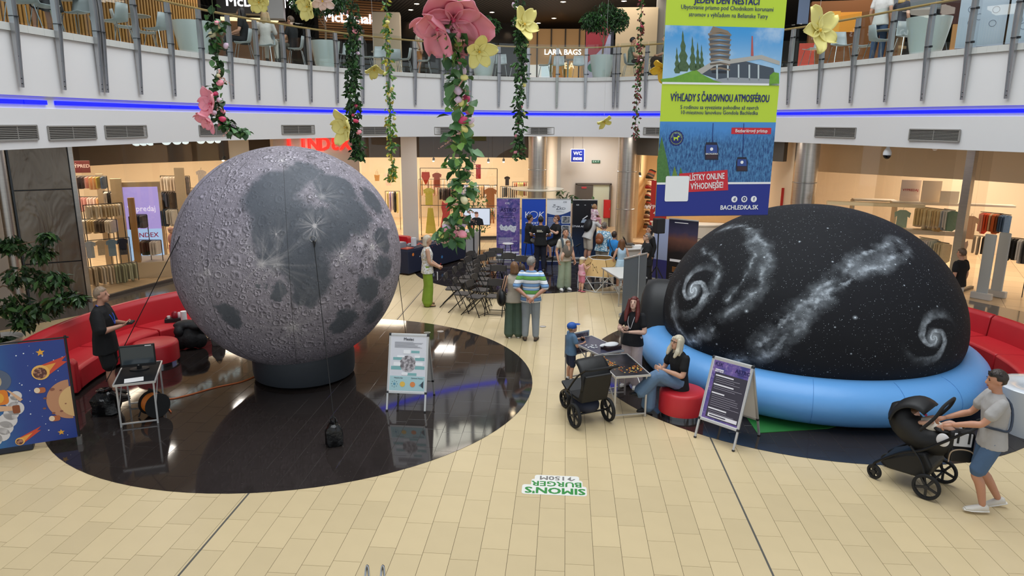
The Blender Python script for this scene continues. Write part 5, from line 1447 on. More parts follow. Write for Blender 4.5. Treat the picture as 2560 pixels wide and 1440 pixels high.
def sitz(label, loc, face, zseat, H=1.72, J=None, **k): return person(label, loc, face, H, J or sit(), z0=zseat + .10 * H / 1.75, **k)
q = at(1392, 668)
r7, j, hp_, s = sitz('young man with glasses in black on a bar stool at the high table', (q.x, q.y + .25), 115, .74, 1.76, sit(elL=(-.27, .16, .26), elR=(.25, .14, .26), wrL=(-.08, .34, .36), wrR=(.10, .36, .30), kneeL=(-.14, .36, -.12), kneeR=(.14, .36, -.12), ankL=(-.14, .30, -.50), ankR=(.14, .30, -.50)), top='#111113', bottom='#131315', legs='shorts', shoe='#2a2422', hair=('short', '#5d2f1c'), hp=-14, vox=.018, skin='#cf9f86')
glasses(r7, hp_, s)
q = at(1322, 668)
r6, j, hp_, s = sitz('person in black shirt and grey shorts behind the high table', (q.x, q.y + .45), -70, .74, 1.74, sit(kneeL=(-.14, .36, -.12), kneeR=(.14, .36, -.12), ankL=(-.14, .30, -.50), ankR=(.14, .30, -.50), elL=(-.27, .12, .22), elR=(.27, .12, .22), wrL=(-.1, .36, .28), wrR=(.1, .36, .28)), top='#151517', bottom='#8a8580', legs='shorts', hair=('short', '#1d1612'), vox=.018, lean=0)
# 8 woman with baby carrier
(p, h) = stand(1410, 724, 1412, 571)
r8, j, hp_, s = person('woman in white T-shirt and sage trousers carrying a baby on her front', p, -158, h, dict(wrL=(-.25, .12, .86), wrR=(.25, .10, .88)), top='#cfc8bc', bottom='#9aa892', legs='wide', shoe='#e4e2e0', hair=('bun', '#33261e'), female=True, b=1.0, hp=-26, vox=.018, hy=-8)
MB().ell((0, .16, 1.13), (.15, .10, .20), 14, 10).obj('baby_carrier', cloth('#6f675e'), r8, smooth=True); MB().tube(spline([(-.12, .12, 1.2), (-.13, .08, 1.42), (-.12, -.12, 1.38), (-.1, -.14, 1.1)], 5), .03, 6).tube(spline([(.12, .12, 1.2), (.13, .08, 1.42), (.12, -.12, 1.38), (.1, -.14, 1.1)], 5), .03, 6).obj('carrier_strap', cloth('#4d5a62'), r8, smooth=True)
bb_ = thing('person', 'baby with brown hair sitting in the front carrier', 'person', (p[0], p[1], 0), math.radians(-158)); mb = MB(); mb.ell((0, .19, 1.33), (.065, .07, .075), 14, 10); mb.ell((0, .17, 1.16), (.11, .09, .15), 12, 10); limb(mb, [(-.1, .16, 1.08), (-.17, .18, .98), (-.16, .16, .88)], [.05, .045, .03]); limb(mb, [(.1, .16, 1.08), (.17, .18, .98), (.16, .16, .88)], [.05, .045, .03]); blob(mb, 'body', skin_mat('#d0a68e'), bb_, .014); MB().ell((0, .18, 1.355), (.07, .073, .06), 14, 10).obj('hair', hair_mat('#7a5232'), bb_, smooth=True)
# 9 toddler in pink
def child(label, px, py, hx, hy_, face, **k):
 (p, h) = stand(px, py, hx, hy_); return (p, h) + person(label, p, face, h, headk=k.pop('headk', 1.35), **k)
p, h, r9, j, hp_, s = child('toddler in pink top and shorts with a white cap', 1453, 730, 1453, 642, -62, J=dict(elR=(.24, .10, 1.18), wrR=(.14, .34, 1.25), elL=(-.24, .08, 1.16), wrL=(-.1, .32, 1.2), neck=(0, 0, 1.42), head=(0, .02, 1.56)), top='#e0a8b6', sleeve='none', bottom='#d67f98', legs='shorts', shoe='#c86a80', hair=('bob', '#c9a878'), vox=.016, b=1.25, skin='#d8aa90', female=True)
MB().ell(hp_(0, -.005, .07), (.10 * s * 1.35, .115 * s * 1.35, .075 * s * 1.35), 16, 10).ell(hp_(0, .12, .055), (.075 * s * 1.3, .06 * s * 1.3, .012 * s), 12, 6).obj('sun_cap', cloth('#e0d6c8'), r9, smooth=True)
# 10 man with girl on his shoulders
tq = at(1468, 660)
r10, j, hp_, s = person('bent man in white T-shirt and beige shorts with a child on his shoulders', (tq.x, tq.y), -62, 1.74, dict(elL=(-.28, .38, 1.22), elR=(.26, .36, 1.20), wrL=(-.16, .62, 1.26), wrR=(.14, .60, 1.2)), lean=24, top='#c9c7c4', bottom='#c2b8a8', legs='shorts', shoe='#55504a', hair=('short', '#4a3a2c'), vox=.018, b=1.08, hp=-20)
MB().ell((0, -.02, 1.28), (.17, .12, .22), 14, 10, mat=Matrix.Rotation(-.4, 3, 'X')).obj('backpack', M('#141416', .6, bump=.5, bs=7), r10, smooth=True)
lp = Matrix.Translation((tq.x, tq.y, 0)) @ Matrix.Rotation(math.radians(-62), 4, 'Z')
tfl = NT('flower_shirt', .85); tfl.color(tfl.ramp(tfl.noise(tfl.P, 28, 3), [(0, '#e8d8dc'), (.5, '#e6d4d8'), (.57, '#c88098'), (.66, '#7a6888')]))
q = lp @ Vector((0, .20, 0))
rg_, j, hp_, s = person('small girl in floral shirt riding on the bent man\'s shoulders', (q.x, q.y), -55, 1.02, sit(kneeL=(-.18, .30, -.05), kneeR=(.18, .30, -.05), ankL=(-.16, .34, -.36), ankR=(.16, .34, -.36), wrL=(-.1, .34, .06), wrR=(.1, .34, .06), neck=(0, .03, .49), head=(0, .05, .63)), z0=1.50, topmat=tfl.ma, sleeve='half', bottom='#d8a0ac', legs='pants', hair=('bun', '#a07a52'), headk=1.3, vox=.016, hp=-20, b=1.15, shoes=False)
# 11 woman in blue floral blouse
tb2 = NT('blue_blouse', .85); tb2.color(tb2.ramp(tb2.noise(tb2.P, 26, 3), [(0, '#e2eaee'), (.45, '#dfe8ec'), (.52, '#4f9ab4'), (.60, '#2f6a94'), (.70, '#dfe8ec')]))
q = at(1502, 694)
r11, j, hp_, s = person('woman in blue and white blouse with brown backpack', (q.x, q.y), -35, 1.68, dict(elL=(-.24, .18, 1.16), wrL=(-.14, .38, 1.12), elR=(.24, .12, 1.14), wrR=(.16, .34, 1.1)), lean=10, topmat=tb2.ma, sleeve='half', bottom='#a29c92', legs='pants', hair=('bun', '#6a5e54'), female=True, b=1.22, vox=.018, loose=1.3, hp=-20)
MB().ell((0, -.17, 1.20), (.13, .08, .17), 14, 10).ell((0, -.23, 1.13), (.10, .05, .09), 12, 8).obj('backpack', M('#8a4f2c', .45, var=.1), r11, smooth=True)
# 12 boy in blue
q = at(1531, 706)
r12, j, hp_, s = person('boy in bright blue T-shirt with black shoulder bag', (q.x, q.y), -28, 1.50, dict(elL=(-.24, .1, 1.14), wrL=(-.16, .32, 1.12)), top='#2f86cc', bottom='#1c1d22', legs='pants', hair=('short', '#33241a'), vox=.018, hp=-24, headk=1.08)
MB().ell((.08, -.16, .86), (.10, .05, .11), 12, 8).obj('shoulder_bag', m_black, r12, smooth=True); strap(r12, [(-.14, -.02, 1.26), (-.05, -.14, 1.12), (.07, -.16, .92)], .02)
# 13 girl with long hair
(p, h) = stand(1550, 725, 1553, 598)
r13, j, hp_, s = person('girl with long brown hair in a pale blue dress', p, 12, h, dict(elL=(-.25, .05, 1.13), wrL=(-.22, .16, .92)), top='#a9c4d8', sleeve='none', bottom='#b3cfe2', legs='dress', shoe='#e4e2e0', hair=('girl', '#6f4a2e'), female=True, vox=.018, hy=-10, skin='#d0a088', sock='#e8e8e8')
# 14-15 helpers at the stand
q = at(1612, 735)
r14, j, hp_, s = person('woman in black T-shirt and glasses behind the exhibit table', (q.x, q.y), 98, 1.68, dict(elL=(-.24, .08, 1.13), wrL=(-.14, .28, 1.02), elR=(.24, .08, 1.13), wrR=(.14, .28, 1.02)), top='#101012', bottom='#16181f', hair=('bun', '#7a726c'), female=True, b=1.18, vox=.018, hp=-22, skin='#c59a80'); glasses(r14, hp_, s)
strap(r14, [j['neck'] + Vector((-.06, 0, .01)), j['chest'] + Vector((-.04, .15, 0)), j['waist'] + Vector((0, .15, .05)), j['chest'] + Vector((.04, .15, 0)), j['neck'] + Vector((.06, 0, .01))], .014, mat=M('#d8d8dc', .6), name='lanyard')
q = at(1618, 712)
r15, j, hp_, s = person('black-haired helper in dark jacket beside the shoe shop', (q.x, q.y), 112, 1.72, None, top='#141518', sleeve='long', bottom='#17181d', hair=('bob', '#121011'), female=True, vox=.018, hp=-8)
# 16 red-haired woman
(p, h) = stand(1576, 966, 1583, 741)
r16, j, hp_, s = person('red-haired woman in black T-shirt and pale trousers at the puzzle tables', p, 148, h, dict(elL=(-.25, .06, 1.12), elR=(.25, .06, 1.12), wrL=(-.02, .27, 1.14), wrR=(.06, .28, 1.19)), top='#14151a', bottom='#c2b3b4', legs='wide', shoe='#e4e2e0', hair=('long', '#5c1812'), female=True, b=1.10, hp=-18, hy=8, skin='#d8b09c', pn=((.6, 0, .8), (-.6, 0, .8)), curl=.8)
strap(r16, [j['neck'] + Vector((-.06, .02, .01)) * s, j['chest'] + Vector((-.05, .15, .02)) * s, j['waist'] + Vector((0, .15, .08)) * s, j['chest'] + Vector((.05, .15, .02)) * s, j['neck'] + Vector((.06, .02, .01)) * s], .012, mat=M('#c9c9d0', .6), name='lanyard')
MB().tube([j['wrR'].lerp(j['elR'], .1 + .02) + Vector((.033 * math.cos(a), .0, .033 * math.sin(a))) for a in [2 * PI * i / 12 for i in range(12)]], .006, 5, closed=True).obj('bracelet', m_black, r16)
# 17 boy with cap
p, h, r17, j, hp_, s = child('boy in blue cap and grey-blue T-shirt at the puzzle table', 1425, 955, 1432, 806, -72, J=dict(elL=(-.24, .10, 1.15), wrL=(-.10, .32, 1.22), elR=(.25, .08, 1.12), wrR=(.16, .30, 1.16), head=(0, .03, 1.59)), top='#5a7896', bottom='#232a42', legs='shorts', shoe='#33363c', hair=('short', '#8a6a48'), hp=-16, headk=1.22, skin='#c8967a', sock='#e8e8ea', b=1.08, loose=1.4)
k_ = s * 1.22
cp = MB().ell(hp_(0, -.005, .05), (.098 * k_, .116 * k_, .09 * k_), 18, 12).obj('cap', M('#1f55a8', .6), r17, smooth=True); MB().ell(hp_(0, .13, .045), (.075 * k_, .075 * k_, .010 * k_), 14, 6).obj('cap_brim', M('#1a4a98', .6), cp, smooth=True)
MB().ell(j['wrL'] + Vector((.01, .07, .0)) * s, (.05 * s, .07 * s, .055 * s), 12, 8).obj('black_glove', M('#101012', .6, bump=.4, bs=10), r17, smooth=True)
# 18 seated blonde woman
r18, j, hp_, s = sitz('blonde woman in black T-shirt and wide jeans seated on the red ottoman', (2.66, 10.62), 112, .43, 1.70, sit(kneeL=(-.02, .42, .16), ankL=(.16, .62, -.16), kneeR=(.12, .44, .04), ankR=(.14, .46, -.43), elL=(-.24, .10, .18), elR=(.24, .12, .18), wrL=(-.03, .34, .26), wrR=(.05, .36, .22), neck=(0, .03, .525), head=(0, .06, .67)), top='#0f1012', bottom='#5f7a98', legs='wide', shoe='#141416', hair=('mid', '#cfc5ae'), female=True, b=1.08, hp=-12, skin='#c99a80', loose=1.2); glasses(r18, hp_, s)
# 19 man with the stroller
MP = Vector((5.70, 7.74)); h19 = hz(2478, 920, MP)
j19 = dict(elL=(-.22, .20, 1.16), elR=(.24, .17, 1.13), wrL=(-.14, .47, 1.08), wrR=(.18, .45, 1.04), kneeL=(-.10, .14, .50), ankL=(-.11, .02, .105), kneeR=(.11, .05, .49), ankR=(.13, -.22, .10))
r19, j, hp_, s = person('man in grey T-shirt and denim shorts pushing the black stroller', (MP.x, MP.y), 74, h19, j19, top='#a9a6a4', bottom='#4a6484', legs='shorts', shoe='#d8d2c8', hair=('crop', '#2f241d'), b=1.06, hp=6, lean=3, skin='#c08a6e', vox=.012, pn=((0, .2, -1), (0, .2, -1)), curl=1.0, loose=1.3)
glasses(r19, hp_, s, True, True)
strap(r19, [j['shR'] + Vector((-.06, .02, .07)) * s, j['chest'] + Vector((.03, -.155, .05)) * s, j['waist'] + Vector((-.13, -.12, .0)) * s, j['waist'] + Vector((-.17, .02, .0)) * s, j['waist'] + Vector((-.10, .14, .0)) * s], .03, mat=M('#2f3a4c', .6), name='crossbody_strap')
# 20 man walking into the right shop
q = aty(2396, 700, 16.3).xy; h20 = hz(2397, 620, q)
r20, j, hp_, s = person('man in black T-shirt and white shorts seen from behind at the right shop', (q.x, q.y), 28, h20, dict(wrR=(.27, .02, .88)), top='#0f0f11', bottom='#d4d2d0', legs='shorts', shoe='#d8d2c8', hair=('short', '#5f4a3a'), b=1.12, vox=.018, loose=1.3)
# 21 person half hidden behind the moon
q = Vector((-4.2, 21.6))
r21, j, hp_, s = sitz('seated person in white shirt partly hidden behind the moon', (q.x, q.y), -120, .44, 1.66, None, top='#d8d8da', sleeve='half', bottom='#2a2c36', hair=('short', '#1a1512'), vox=.02)
q = at(1299, 792)
r22, j, hp_, s = sitz('dark-haired visitor seated on a folding chair beyond the couple', (q.x + .05, q.y + .05), 25, .45, 1.60, None, top='#3a3432', bottom='#24242a', hair=('bob', '#3d2c22'), female=True, vox=.02)
# ================================================================ FOLDING CHAIRS
m_chf = M('#161617', .4, .3); m_chs = M('#474341', .55, var=.08)
def fold_chair():
 c = thing('folding_chair', 'x', 'chair', (0, 0, 0), 0, 'black folding chairs by the exhibition stand')
 for sx in (-1, 1):
  x = sx * .21
  MB().tube(spline([(x, .22, .0), (x, .05, .40), (x, -.16, .78), (x * .9, -.175, .83)], 4), .011, 8).obj('leg', m_chf, c, smooth=True)
  MB().tube([(x * .93, -.30, .0), (x * .93, .14, .45)], .011, 8).obj('leg', m_chf, c, smooth=True)
 MB().tube([(-.21, .20, .04), (.21, .20, .04)], .008, 6).tube([(-.195, -.27, .03), (.195, -.27, .03)], .009, 6).obj('stretcher', m_chf, c)
 MB().prism(rrect(-.19, -.17, .19, .19, .06), .435, .465).obj('seat', m_chs, c, bevel=.008)
 mb = MB()
 for i in range(9):
  u = -1 + 2 * i / 8
  y = -.172 - .03 * (1 - u * u); z0, z1 = .66 + .01 * u * u, .84 - .03 * u * u
  mb.v += [(.205 * u, y - .012, z0), (.205 * u, y + .012, z0), (.205 * u, y - .016, z1), (.205 * u, y + .008, z1)]
 for i in range(8):
  a = i * 4; b_ = a + 4
  mb.f += [(a, b_, b_ + 2, a + 2), (a + 1, a + 3, b_ + 3, b_ + 1), (a + 2, b_ + 2, b_ + 3, a + 3), (a, a + 1, b_ + 1, b_)]; mb.mi += [0] * 4
 mb.f += [(0, 2, 3, 1), (32, 33, 35, 34)]; mb.mi += [0, 0]
 mb.obj('backrest', m_chs, c, smooth=True)
 return c
ch0 = fold_chair()
z48 = lambda x, y: (1000 + x / 4.8, 560 + y / 4.8)
CH = [(745, 835, -100), (910, 872, -118), (1140, 868, 170), (965, 790, -112), (1175, 682, 176), (635, 775, -96), (735, 690, -100), (800, 640, -104), (985, 715, -110), (995, 660, -112), (880, 560, -118), (985, 600, -116), (900, 490, -125), (1030, 540, -130), (1110, 500, -150), (1150, 455, 178), (1290, 520, 168), (1440, 560, 160)]
CL = ['nearest the moon in the front row', 'nearest the camera', 'turned towards the camera beside the couple', 'second in the inner row', 'facing the camera behind the front chair', 'leftmost of the chairs', 'third from the left in the outer row', 'fourth from the left in the outer row', 'third in the inner row', 'fourth in the inner row', 'fifth in the outer row', 'fifth in the inner row', 'sixth in the outer row', 'sixth in the inner row', 'before the television at the bend', 'back chair below the purple banner', 'back chair below the blue banner', 'back chair behind the couple']
for i, ((x, y, f), lb) in enumerate(zip(CH, CL)):
 q = at(*z48(x, y), .45)
 lab = 'black folding chair, ' + lb
 if i == 0: ch0.location = (q.x, q.y, .004); ch0.rotation_euler = (0, 0, math.radians(f)); ch0['label'] = lab
 else: dup(ch0, (q.x, q.y, .004), math.radians(f), lab)
# ================================================================ PUZZLE TABLES
def quad_table(label, corners, z, top, group=None):
 P4 = [at(x, y, z) for x, y in corners]          # front-left, front-right, back-right, back-left
 c = sum(P4, Vector()) / 4
 ux = ((P4[1] - P4[0]) + (P4[2] - P4[3])) / 2; uy = ((P4[3] - P4[0]) + (P4[2] - P4[1])) / 2
 return fold_table(label, (c.x, c.y), math.atan2(ux.y, ux.x), ux.length, uy.length, z, top, group), c, math.atan2(ux.y, ux.x), ux.length, uy.length
tt = NT('mosaic_dark', .35); tt.color(tt.mix(tt.sstep(tt.noise(tt.P, 6, 4), .4, .7), '#15151a', '#24242e'))
T2, c2_, rz2, w2, d2 = quad_table('folding table with a dark orange mosaic picture beside the stroller', [(1541, 943), (1627, 936), (1566, 885), (1484, 889)], .72, tt.ma)
T1, c1_, rz1, w1, d1 = quad_table('folding table with a plain slate top in front of the boy', [(1478, 889), (1551, 877), (1487, 838), (1437, 848)], .74, M('#3b3b4e', .35))
r_ = random.Random(5); pz = MB()
def on_table(c, rz, u, v, z): return (c.x + math.cos(rz) * u - math.sin(rz) * v, c.y + math.sin(rz) * u + math.cos(rz) * v, z)
pieces = thing('mosaic_picture', 'orange and yellow mosaic pieces on the dark table top', 'mosaic', (c2_.x, c2_.y, .7225), rz2)
for k in range(120):
 mo = r_.random()
 if mo < .55: u, v = -w2 * .32 + r_.gauss(0, .05), r_.uniform(-.05, .42) * d2
 else: u, v = r_.gauss(.12, .13), r_.gauss(-.22, .09)
 u = max(-w2 / 2 + .04, min(w2 / 2 - .04, u)); v = max(-d2 / 2 + .04, min(d2 / 2 - .04, v))
 pc = MB().prism(circ(u, v, r_.uniform(.008, .016), 6, a0=r_.random()), 0, .004).obj('mosaic_piece', M(r_.choice(('#d8862c', '#e0a440', '#c8642a', '#d8c070', '#b8682c')), .5), pieces, fixn=False)
lb_ = thing('cloth_box', 'open black box of white gloves on the slate table', 'box', on_table(c1_, rz1, .12, -d1 * .32, .7425), rz1); MB().box((0, 0, .03), (.3, .2, .06)).obj('box', M('#2a1418', .5), lb_); MB().ell((0, 0, .075), (.15, .09, .035), 12, 8).ell((-.12, .05, .06), (.09, .04, .03), 10, 6).obj('white_gloves', cloth('#d8d8da'), lb_, smooth=True)
dm_b = MB()
for k in range(9): dm_b.box((r_.uniform(-.14, .14), r_.uniform(-.08, .08), .006), (.04, .02, .012), rz=r_.random() * 3)
o_ = dm_b.obj('domino_tiles', M('#e2e2e4', .5)); o_.location = on_table(c1_, rz1, -.15, -.05, .7425); tag(o_, 'white and black game pieces scattered before the boy', 'game pieces', kind='stuff')
pb = thing('landscape_picture', 'small framed photo panel leaning on the far side of the slate table', 'picture', on_table(c1_, rz1, -.02, d1 / 2 + .05, 0.004), rz1 + .1)
MB().box((0, 0, .62), (.56, .02, .42)).obj('frame', m_alu, pb); tt = NT('ridge_photo', .4); tt.color(tt.ramp(tt.noise(tt.P, 7, 5, .7), [(.3, '#2a2a38'), (.5, '#4a4456'), (.6, '#8a7a80'), (.75, '#3a3a50')])); flat(pb, 'picture', rect(-.255, .435, .255, .805), 1, tt.ma, y0=-.011)
for sx in (-1, 1): MB().box((sx * .24, .02, .22), (.02, .02, .44)).obj('leg', m_alu, pb)
for x, y in ((1500, 968), (1525, 970)): pass
# ================================================================ STROLLERS
m_blk = M('#0e0e10', .55, bump=.2, bs=10); m_rub = M('#19191a', .8); m_fr = M('#1c1c1e', .35, .5)
def wheel(parent, c, r, w=.05, spokes=5, rz=0.0):
 wh = MB().lathe([(r - .035, -w / 2), (r - .008, -w / 2), (r, -w / 4), (r, w / 4), (r - .008, w / 2), (r - .035, w / 2)], 28, closed=True).obj('wheel', m_rub, parent, smooth=True)
 wh.location = c; wh.rotation_euler = (0, PI / 2, rz)
 sp = MB()
 for i in range(spokes):
  a = 2 * PI * i / spokes
  sp.beam((0, 0, 0), ((r - .03) * math.cos(a), (r - .03) * math.sin(a), 0), .028, .02, up=(0, 0, 1))
 sp.lathe([(0.0, -.025), (.03, -.025), (.03, .025), (0, .025)], 12)
 sp.obj('spokes', M('#232325', .5), wh)
 return wh
def frame_tube(root, pts, r=.014, name='frame_tube', m=None): return MB().tube(spline(pts, 5), r, 8).obj(name, m or m_fr, root, smooth=True)
S1 = thing('stroller', 'empty black three-wheeled stroller beside the mosaic table', 'stroller', (1.14, 10.34, 0), math.radians(25))
for sx in (-1, 1): wheel(S1, (sx * .30, -.22, .19), .19)
wheel(S1, (-.05, .52, .15), .15); wheel(S1, (.05, .52, .15), .15)
for sx in (-1, 1):
 frame_tube(S1, [(sx * .27, -.20, .22), (sx * .26, .0, .50), (sx * .25, .25, .42), (sx * .06, .52, .20)])
 frame_tube(S1, [(sx * .26, .10, .46), (sx * .26, -.20, .80), (sx * .26, -.45, .98)])
frame_tube(S1, [(-.28, -.20, .19), (.28, -.20, .19)], .016, 'axle'); frame_tube(S1, [(-.26, -.45, .98), (-.2, -.56, 1.02), (.2, -.56, 1.02), (.26, -.45, .98)], .020, 'push_handle', m_rub)
MB().prism([(-.30, .40), (.12, .40), (.34, .52), (.34, .56), (.10, .46), (-.20, .46), (-.36, .86), (-.42, .86)], -.23, .23, axis='x').obj('seat', m_blk, S1, bevel=.02)
can = MB(); n_ = 9
for i in range(n_ + 1):
 a = math.radians(-25 + 100 * i / n_)
 for x, k in ((-.26, .92), (-.2, 1.0), (0, 1.04), (.2, 1.0), (.26, .92)): can.v.append((x, -.14 - .34 * k * math.cos(a) * 1.0 + .12, .72 + .34 * k * math.sin(a)))
for i in range(n_):
 for q in range(4): can.f.append((i * 5 + q, i * 5 + q + 1, (i + 1) * 5 + q + 1, (i + 1) * 5 + q)); can.mi.append(0)
cano = can.obj('canopy', m_blk, S1, smooth=True, shade=180); so_ = cano.modifiers.new('th', 'SOLIDIFY'); so_.thickness = .012
MB().ell((0, -.02, .27), (.22, .26, .13), 14, 10).obj('basket', M('#23283a', .7, bump=.4, bs=8), S1, smooth=True); MB().ell((0, .0, .33), (.16, .16, .09), 12, 8).obj('blanket', cloth('#5d7ea8'), S1, smooth=True)
S2 = thing('stroller', 'black travel stroller with infant seat pushed by the man', 'stroller', (5.25, 8.32, 0), math.radians(42))
for sx in (-1, 1):
 wheel(S2, (sx * .31, -.20, .165), .165); wheel(S2, (sx * .24, .44, .10), .10, .04, 5, rz=.25 * sx)
 frame_tube(S2, [(sx * .30, -.19, .17), (sx * .29, -.10, .45), (sx * .28, .05, .62)], .016); frame_tube(S2, [(sx * .25, .44, .14), (sx * .25, .43, .24), (sx * .27, .15, .48), (sx * .28, -.10, .62), (sx * .28, -.50, .98)], .018)
frame_tube(S2, [(-.30, -.20, .165), (.30, -.20, .165)], .014, 'axle'); frame_tube(S2, [(-.28, -.48, .97), (-.22, -.56, 1.02), (.22, -.56, 1.02), (.28, -.48, .97)], .02, 'push_handle', m_rub)
MB().prism([(-.16, .22), (.30, .20), (.40, .30), (.10, .48), (-.12, .56), (-.22, .40)], -.25, .25, axis='x').obj('basket', m_blk, S2, bevel=.03)
seat = MB(); limb(seat, [(0, -.30, .70), (0, -.02, .66), (0, .22, .80), (0, .30, .94)], [.16, .20, .20, .15], 14); seat.obj('infant_seat', m_blk, S2, smooth=True, shade=180)
can = MB(); n_ = 10
for i in range(n_ + 1):
 a = math.radians(5 + 120 * i / n_)
 for x, k in ((-.23, .80), (-.18, .95), (0, 1.04), (.18, .95), (.23, .80)): can.v.append((x, .10 + .30 * k * math.cos(a), .82 + .34 * k * math.sin(a)))
for i in range(n_):
 for q in range(4): can.f.append((i * 5 + q, i * 5 + q + 1, (i + 1) * 5 + q + 1, (i + 1) * 5 + q)); can.mi.append(0)
cano = can.obj('canopy', m_blk, S2, smooth=True, shade=180); so_ = cano.modifiers.new('th', 'SOLIDIFY'); so_.thickness = .012
frame_tube(S2, [(-.25, -.02, .84), (-.25, -.16, 1.05), (-.2, -.22, 1.20), (0, -.24, 1.24), (.2, -.22, 1.20), (.25, -.16, 1.05), (.25, -.02, .84)], .020, 'carry_handle', m_rub)
for sx in (-1, 1): MB().ell((sx * .235, -.28, .80), (.02, .075, .085), 14, 10).obj('side_guard', M('#e4e2e4', .4), S2, smooth=True)
MB().ell((0, -.22, .86), (.15, .13, .04), 12, 8).obj('boot_cover', m_blk, S2, smooth=True)
MB().ell((.232, .16, 1.02), (.004, .03, .012), 10, 6).obj('brand_tag', M('#c8c8c8', .5), S2)
bx2 = thing('person', 'baby in a pale outfit lying in the infant seat of the stroller', 'person', (5.25, 8.32, 0), math.radians(42))
mb = MB(); mb.ell((0, .14, .93), (.062, .068, .072), 14, 10); mb.ell((0, -.04, .84), (.09, .15, .075), 14, 10); limb(mb, [(-.09, .04, .88), (-.13, -.05, .92), (-.06, -.10, .93)], [.03, .028, .022]); limb(mb, [(.09, .04, .88), (.13, -.05, .92), (.06, -.10, .93)], [.03, .028, .022]); limb(mb, [(-.05, -.16, .85), (-.08, -.26, .92), (-.06, -.34, .88)], [.045, .04, .03]); limb(mb, [(.05, -.16, .85), (.08, -.26, .92), (.06, -.34, .88)], [.045, .04, .03]); blob(mb, 'body', skin_mat('#d8aa94'), bx2, .012)
mb = MB(); mb.ell((0, -.05, .85), (.105, .17, .085), 14, 10); blob(mb, 'top', cloth('#ddd6c8'), bx2, .012); MB().ell((.03, .02, .955), (.02, .02, .015), 8, 6).obj('pacifier', M('#d83a6a', .4), bx2, smooth=True); MB().ell((0, .16, .965), (.066, .066, .05), 14, 8).obj('hair', hair_mat('#6a4a30'), bx2, smooth=True)
lpm = Matrix.Translation((5.25, 8.32, 0)) @ Matrix.Rotation(math.radians(42), 4, 'Z')
q = aty(2398, 1112, 8.02)
db = thing('diaper_bag', 'black and white baby backpack hanging from the stroller handle', 'bag', (q.x, q.y, q.z), math.radians(-12))
MB().box((0, 0, 0), (.30, .16, .40)).obj('bag_body', m_blk, db, bevel=.05); MB().box((.0, -.085, .10), (.20, .02, .17)).obj('white_panel', M('#d9d9db', .6), db, bevel=.008); MB().box((0, -.09, -.10), (.24, .04, .17)).obj('front_pocket', m_blk, db, bevel=.02); MB().tube(spline([(-.13, -.10, -.19), (-.12, -.115, -.05), (.0, -.118, -.01), (.12, -.115, -.05), (.13, -.10, -.19)], 5), .008, 6).obj('beige_piping', M('#a8937a', .6), db, smooth=True)
for sx in (-.06, .06): MB().box((sx, -.098, .14), (.022, .012, .16)).obj('strap', m_black, db)
# ================================================================ HIGH TABLE, STOOLS, ROLL-UPS
q = at(1352, 580, 1.08)
ht = thing('high_table', 'white round high table in front of the blue banner', 'table', (q.x, q.y, .004)); MB().lathe([(0, 1.05), (.38, 1.05), (.40, 1.065), (.38, 1.08), (0, 1.08)], 36).obj('table_top', M('#e4e2e0', .4), ht, smooth=True)
for i in range(4):
 a = PI / 4 + PI / 2 * i; MB().tube([(.10 * math.cos(a), .10 * math.sin(a), 1.05), (.28 * math.cos(a), .28 * math.sin(a), 0)], .013, 8).obj('leg', m_chf, ht)
def stool(label, x, y, white=True, h=.74):
 s_ = thing('bar_stool', label, 'stool', (x, y, .004), 0, None); MB().lathe([(0, h - .03), (.17, h - .03), (.18, h - .015), (.17, h), (0, h)], 28).obj('seat', M('#e4e2e0', .4) if white else m_chs, s_, smooth=True)
 for i in range(4):
  a = PI / 4 + PI / 2 * i; MB().tube([(.10 * math.cos(a), .10 * math.sin(a), h - .03), (.21 * math.cos(a), .21 * math.sin(a), 0)], .011, 8).obj('leg', m_chf, s_)
 MB().tube([(.17 * math.cos(2 * PI * i / 16), .17 * math.sin(2 * PI * i / 16), .25) for i in range(16)], .008, 6, closed=True).obj('foot_ring', m_chf, s_)
q = at(1270, 608, .74); stool('white topped bar stool in front of the purple banner', q.x, q.y)
q = at(1392, 668); stool('black bar stool under the young man with glasses', q.x, q.y + .25, False); q = at(1322, 668); stool('black bar stool under the person in grey shorts', q.x, q.y + .45, False)
def rollup(label, px0, px1, pyb, pyt, art, rz=0.0, w=None, back=False):
 a, b_ = at(px0, pyb), at(px1, pyb); c = (a + b_) / 2; w = w or (b_ - a).length
 H = hz((px0 + px1) / 2, pyt, c)
 r = thing('rollup_banner', label, 'banner', (c.x, c.y, .004), rz)
 MB().box((0, 0, .045), (w + .04, .16, .09)).obj('base', M('#b9bcbf', .3, .8), r, bevel=.02); MB().box((0, 0, H), (w, .03, .03)).obj('top_bar', m_alu, r); MB().tube([(0, .05, .05), (0, .05, H)], .010, 8).obj('support_pole', m_alu, r)
 sh = MB().box((0, 0, (H + .09) / 2), (w - .01, .004, H - .09)).obj('sheet', M('#8f9498', .6) if back else M('#e8e8ea', .5), r)
 if art: art(r, w / 2 - .006, .095, H - .015)
 return r
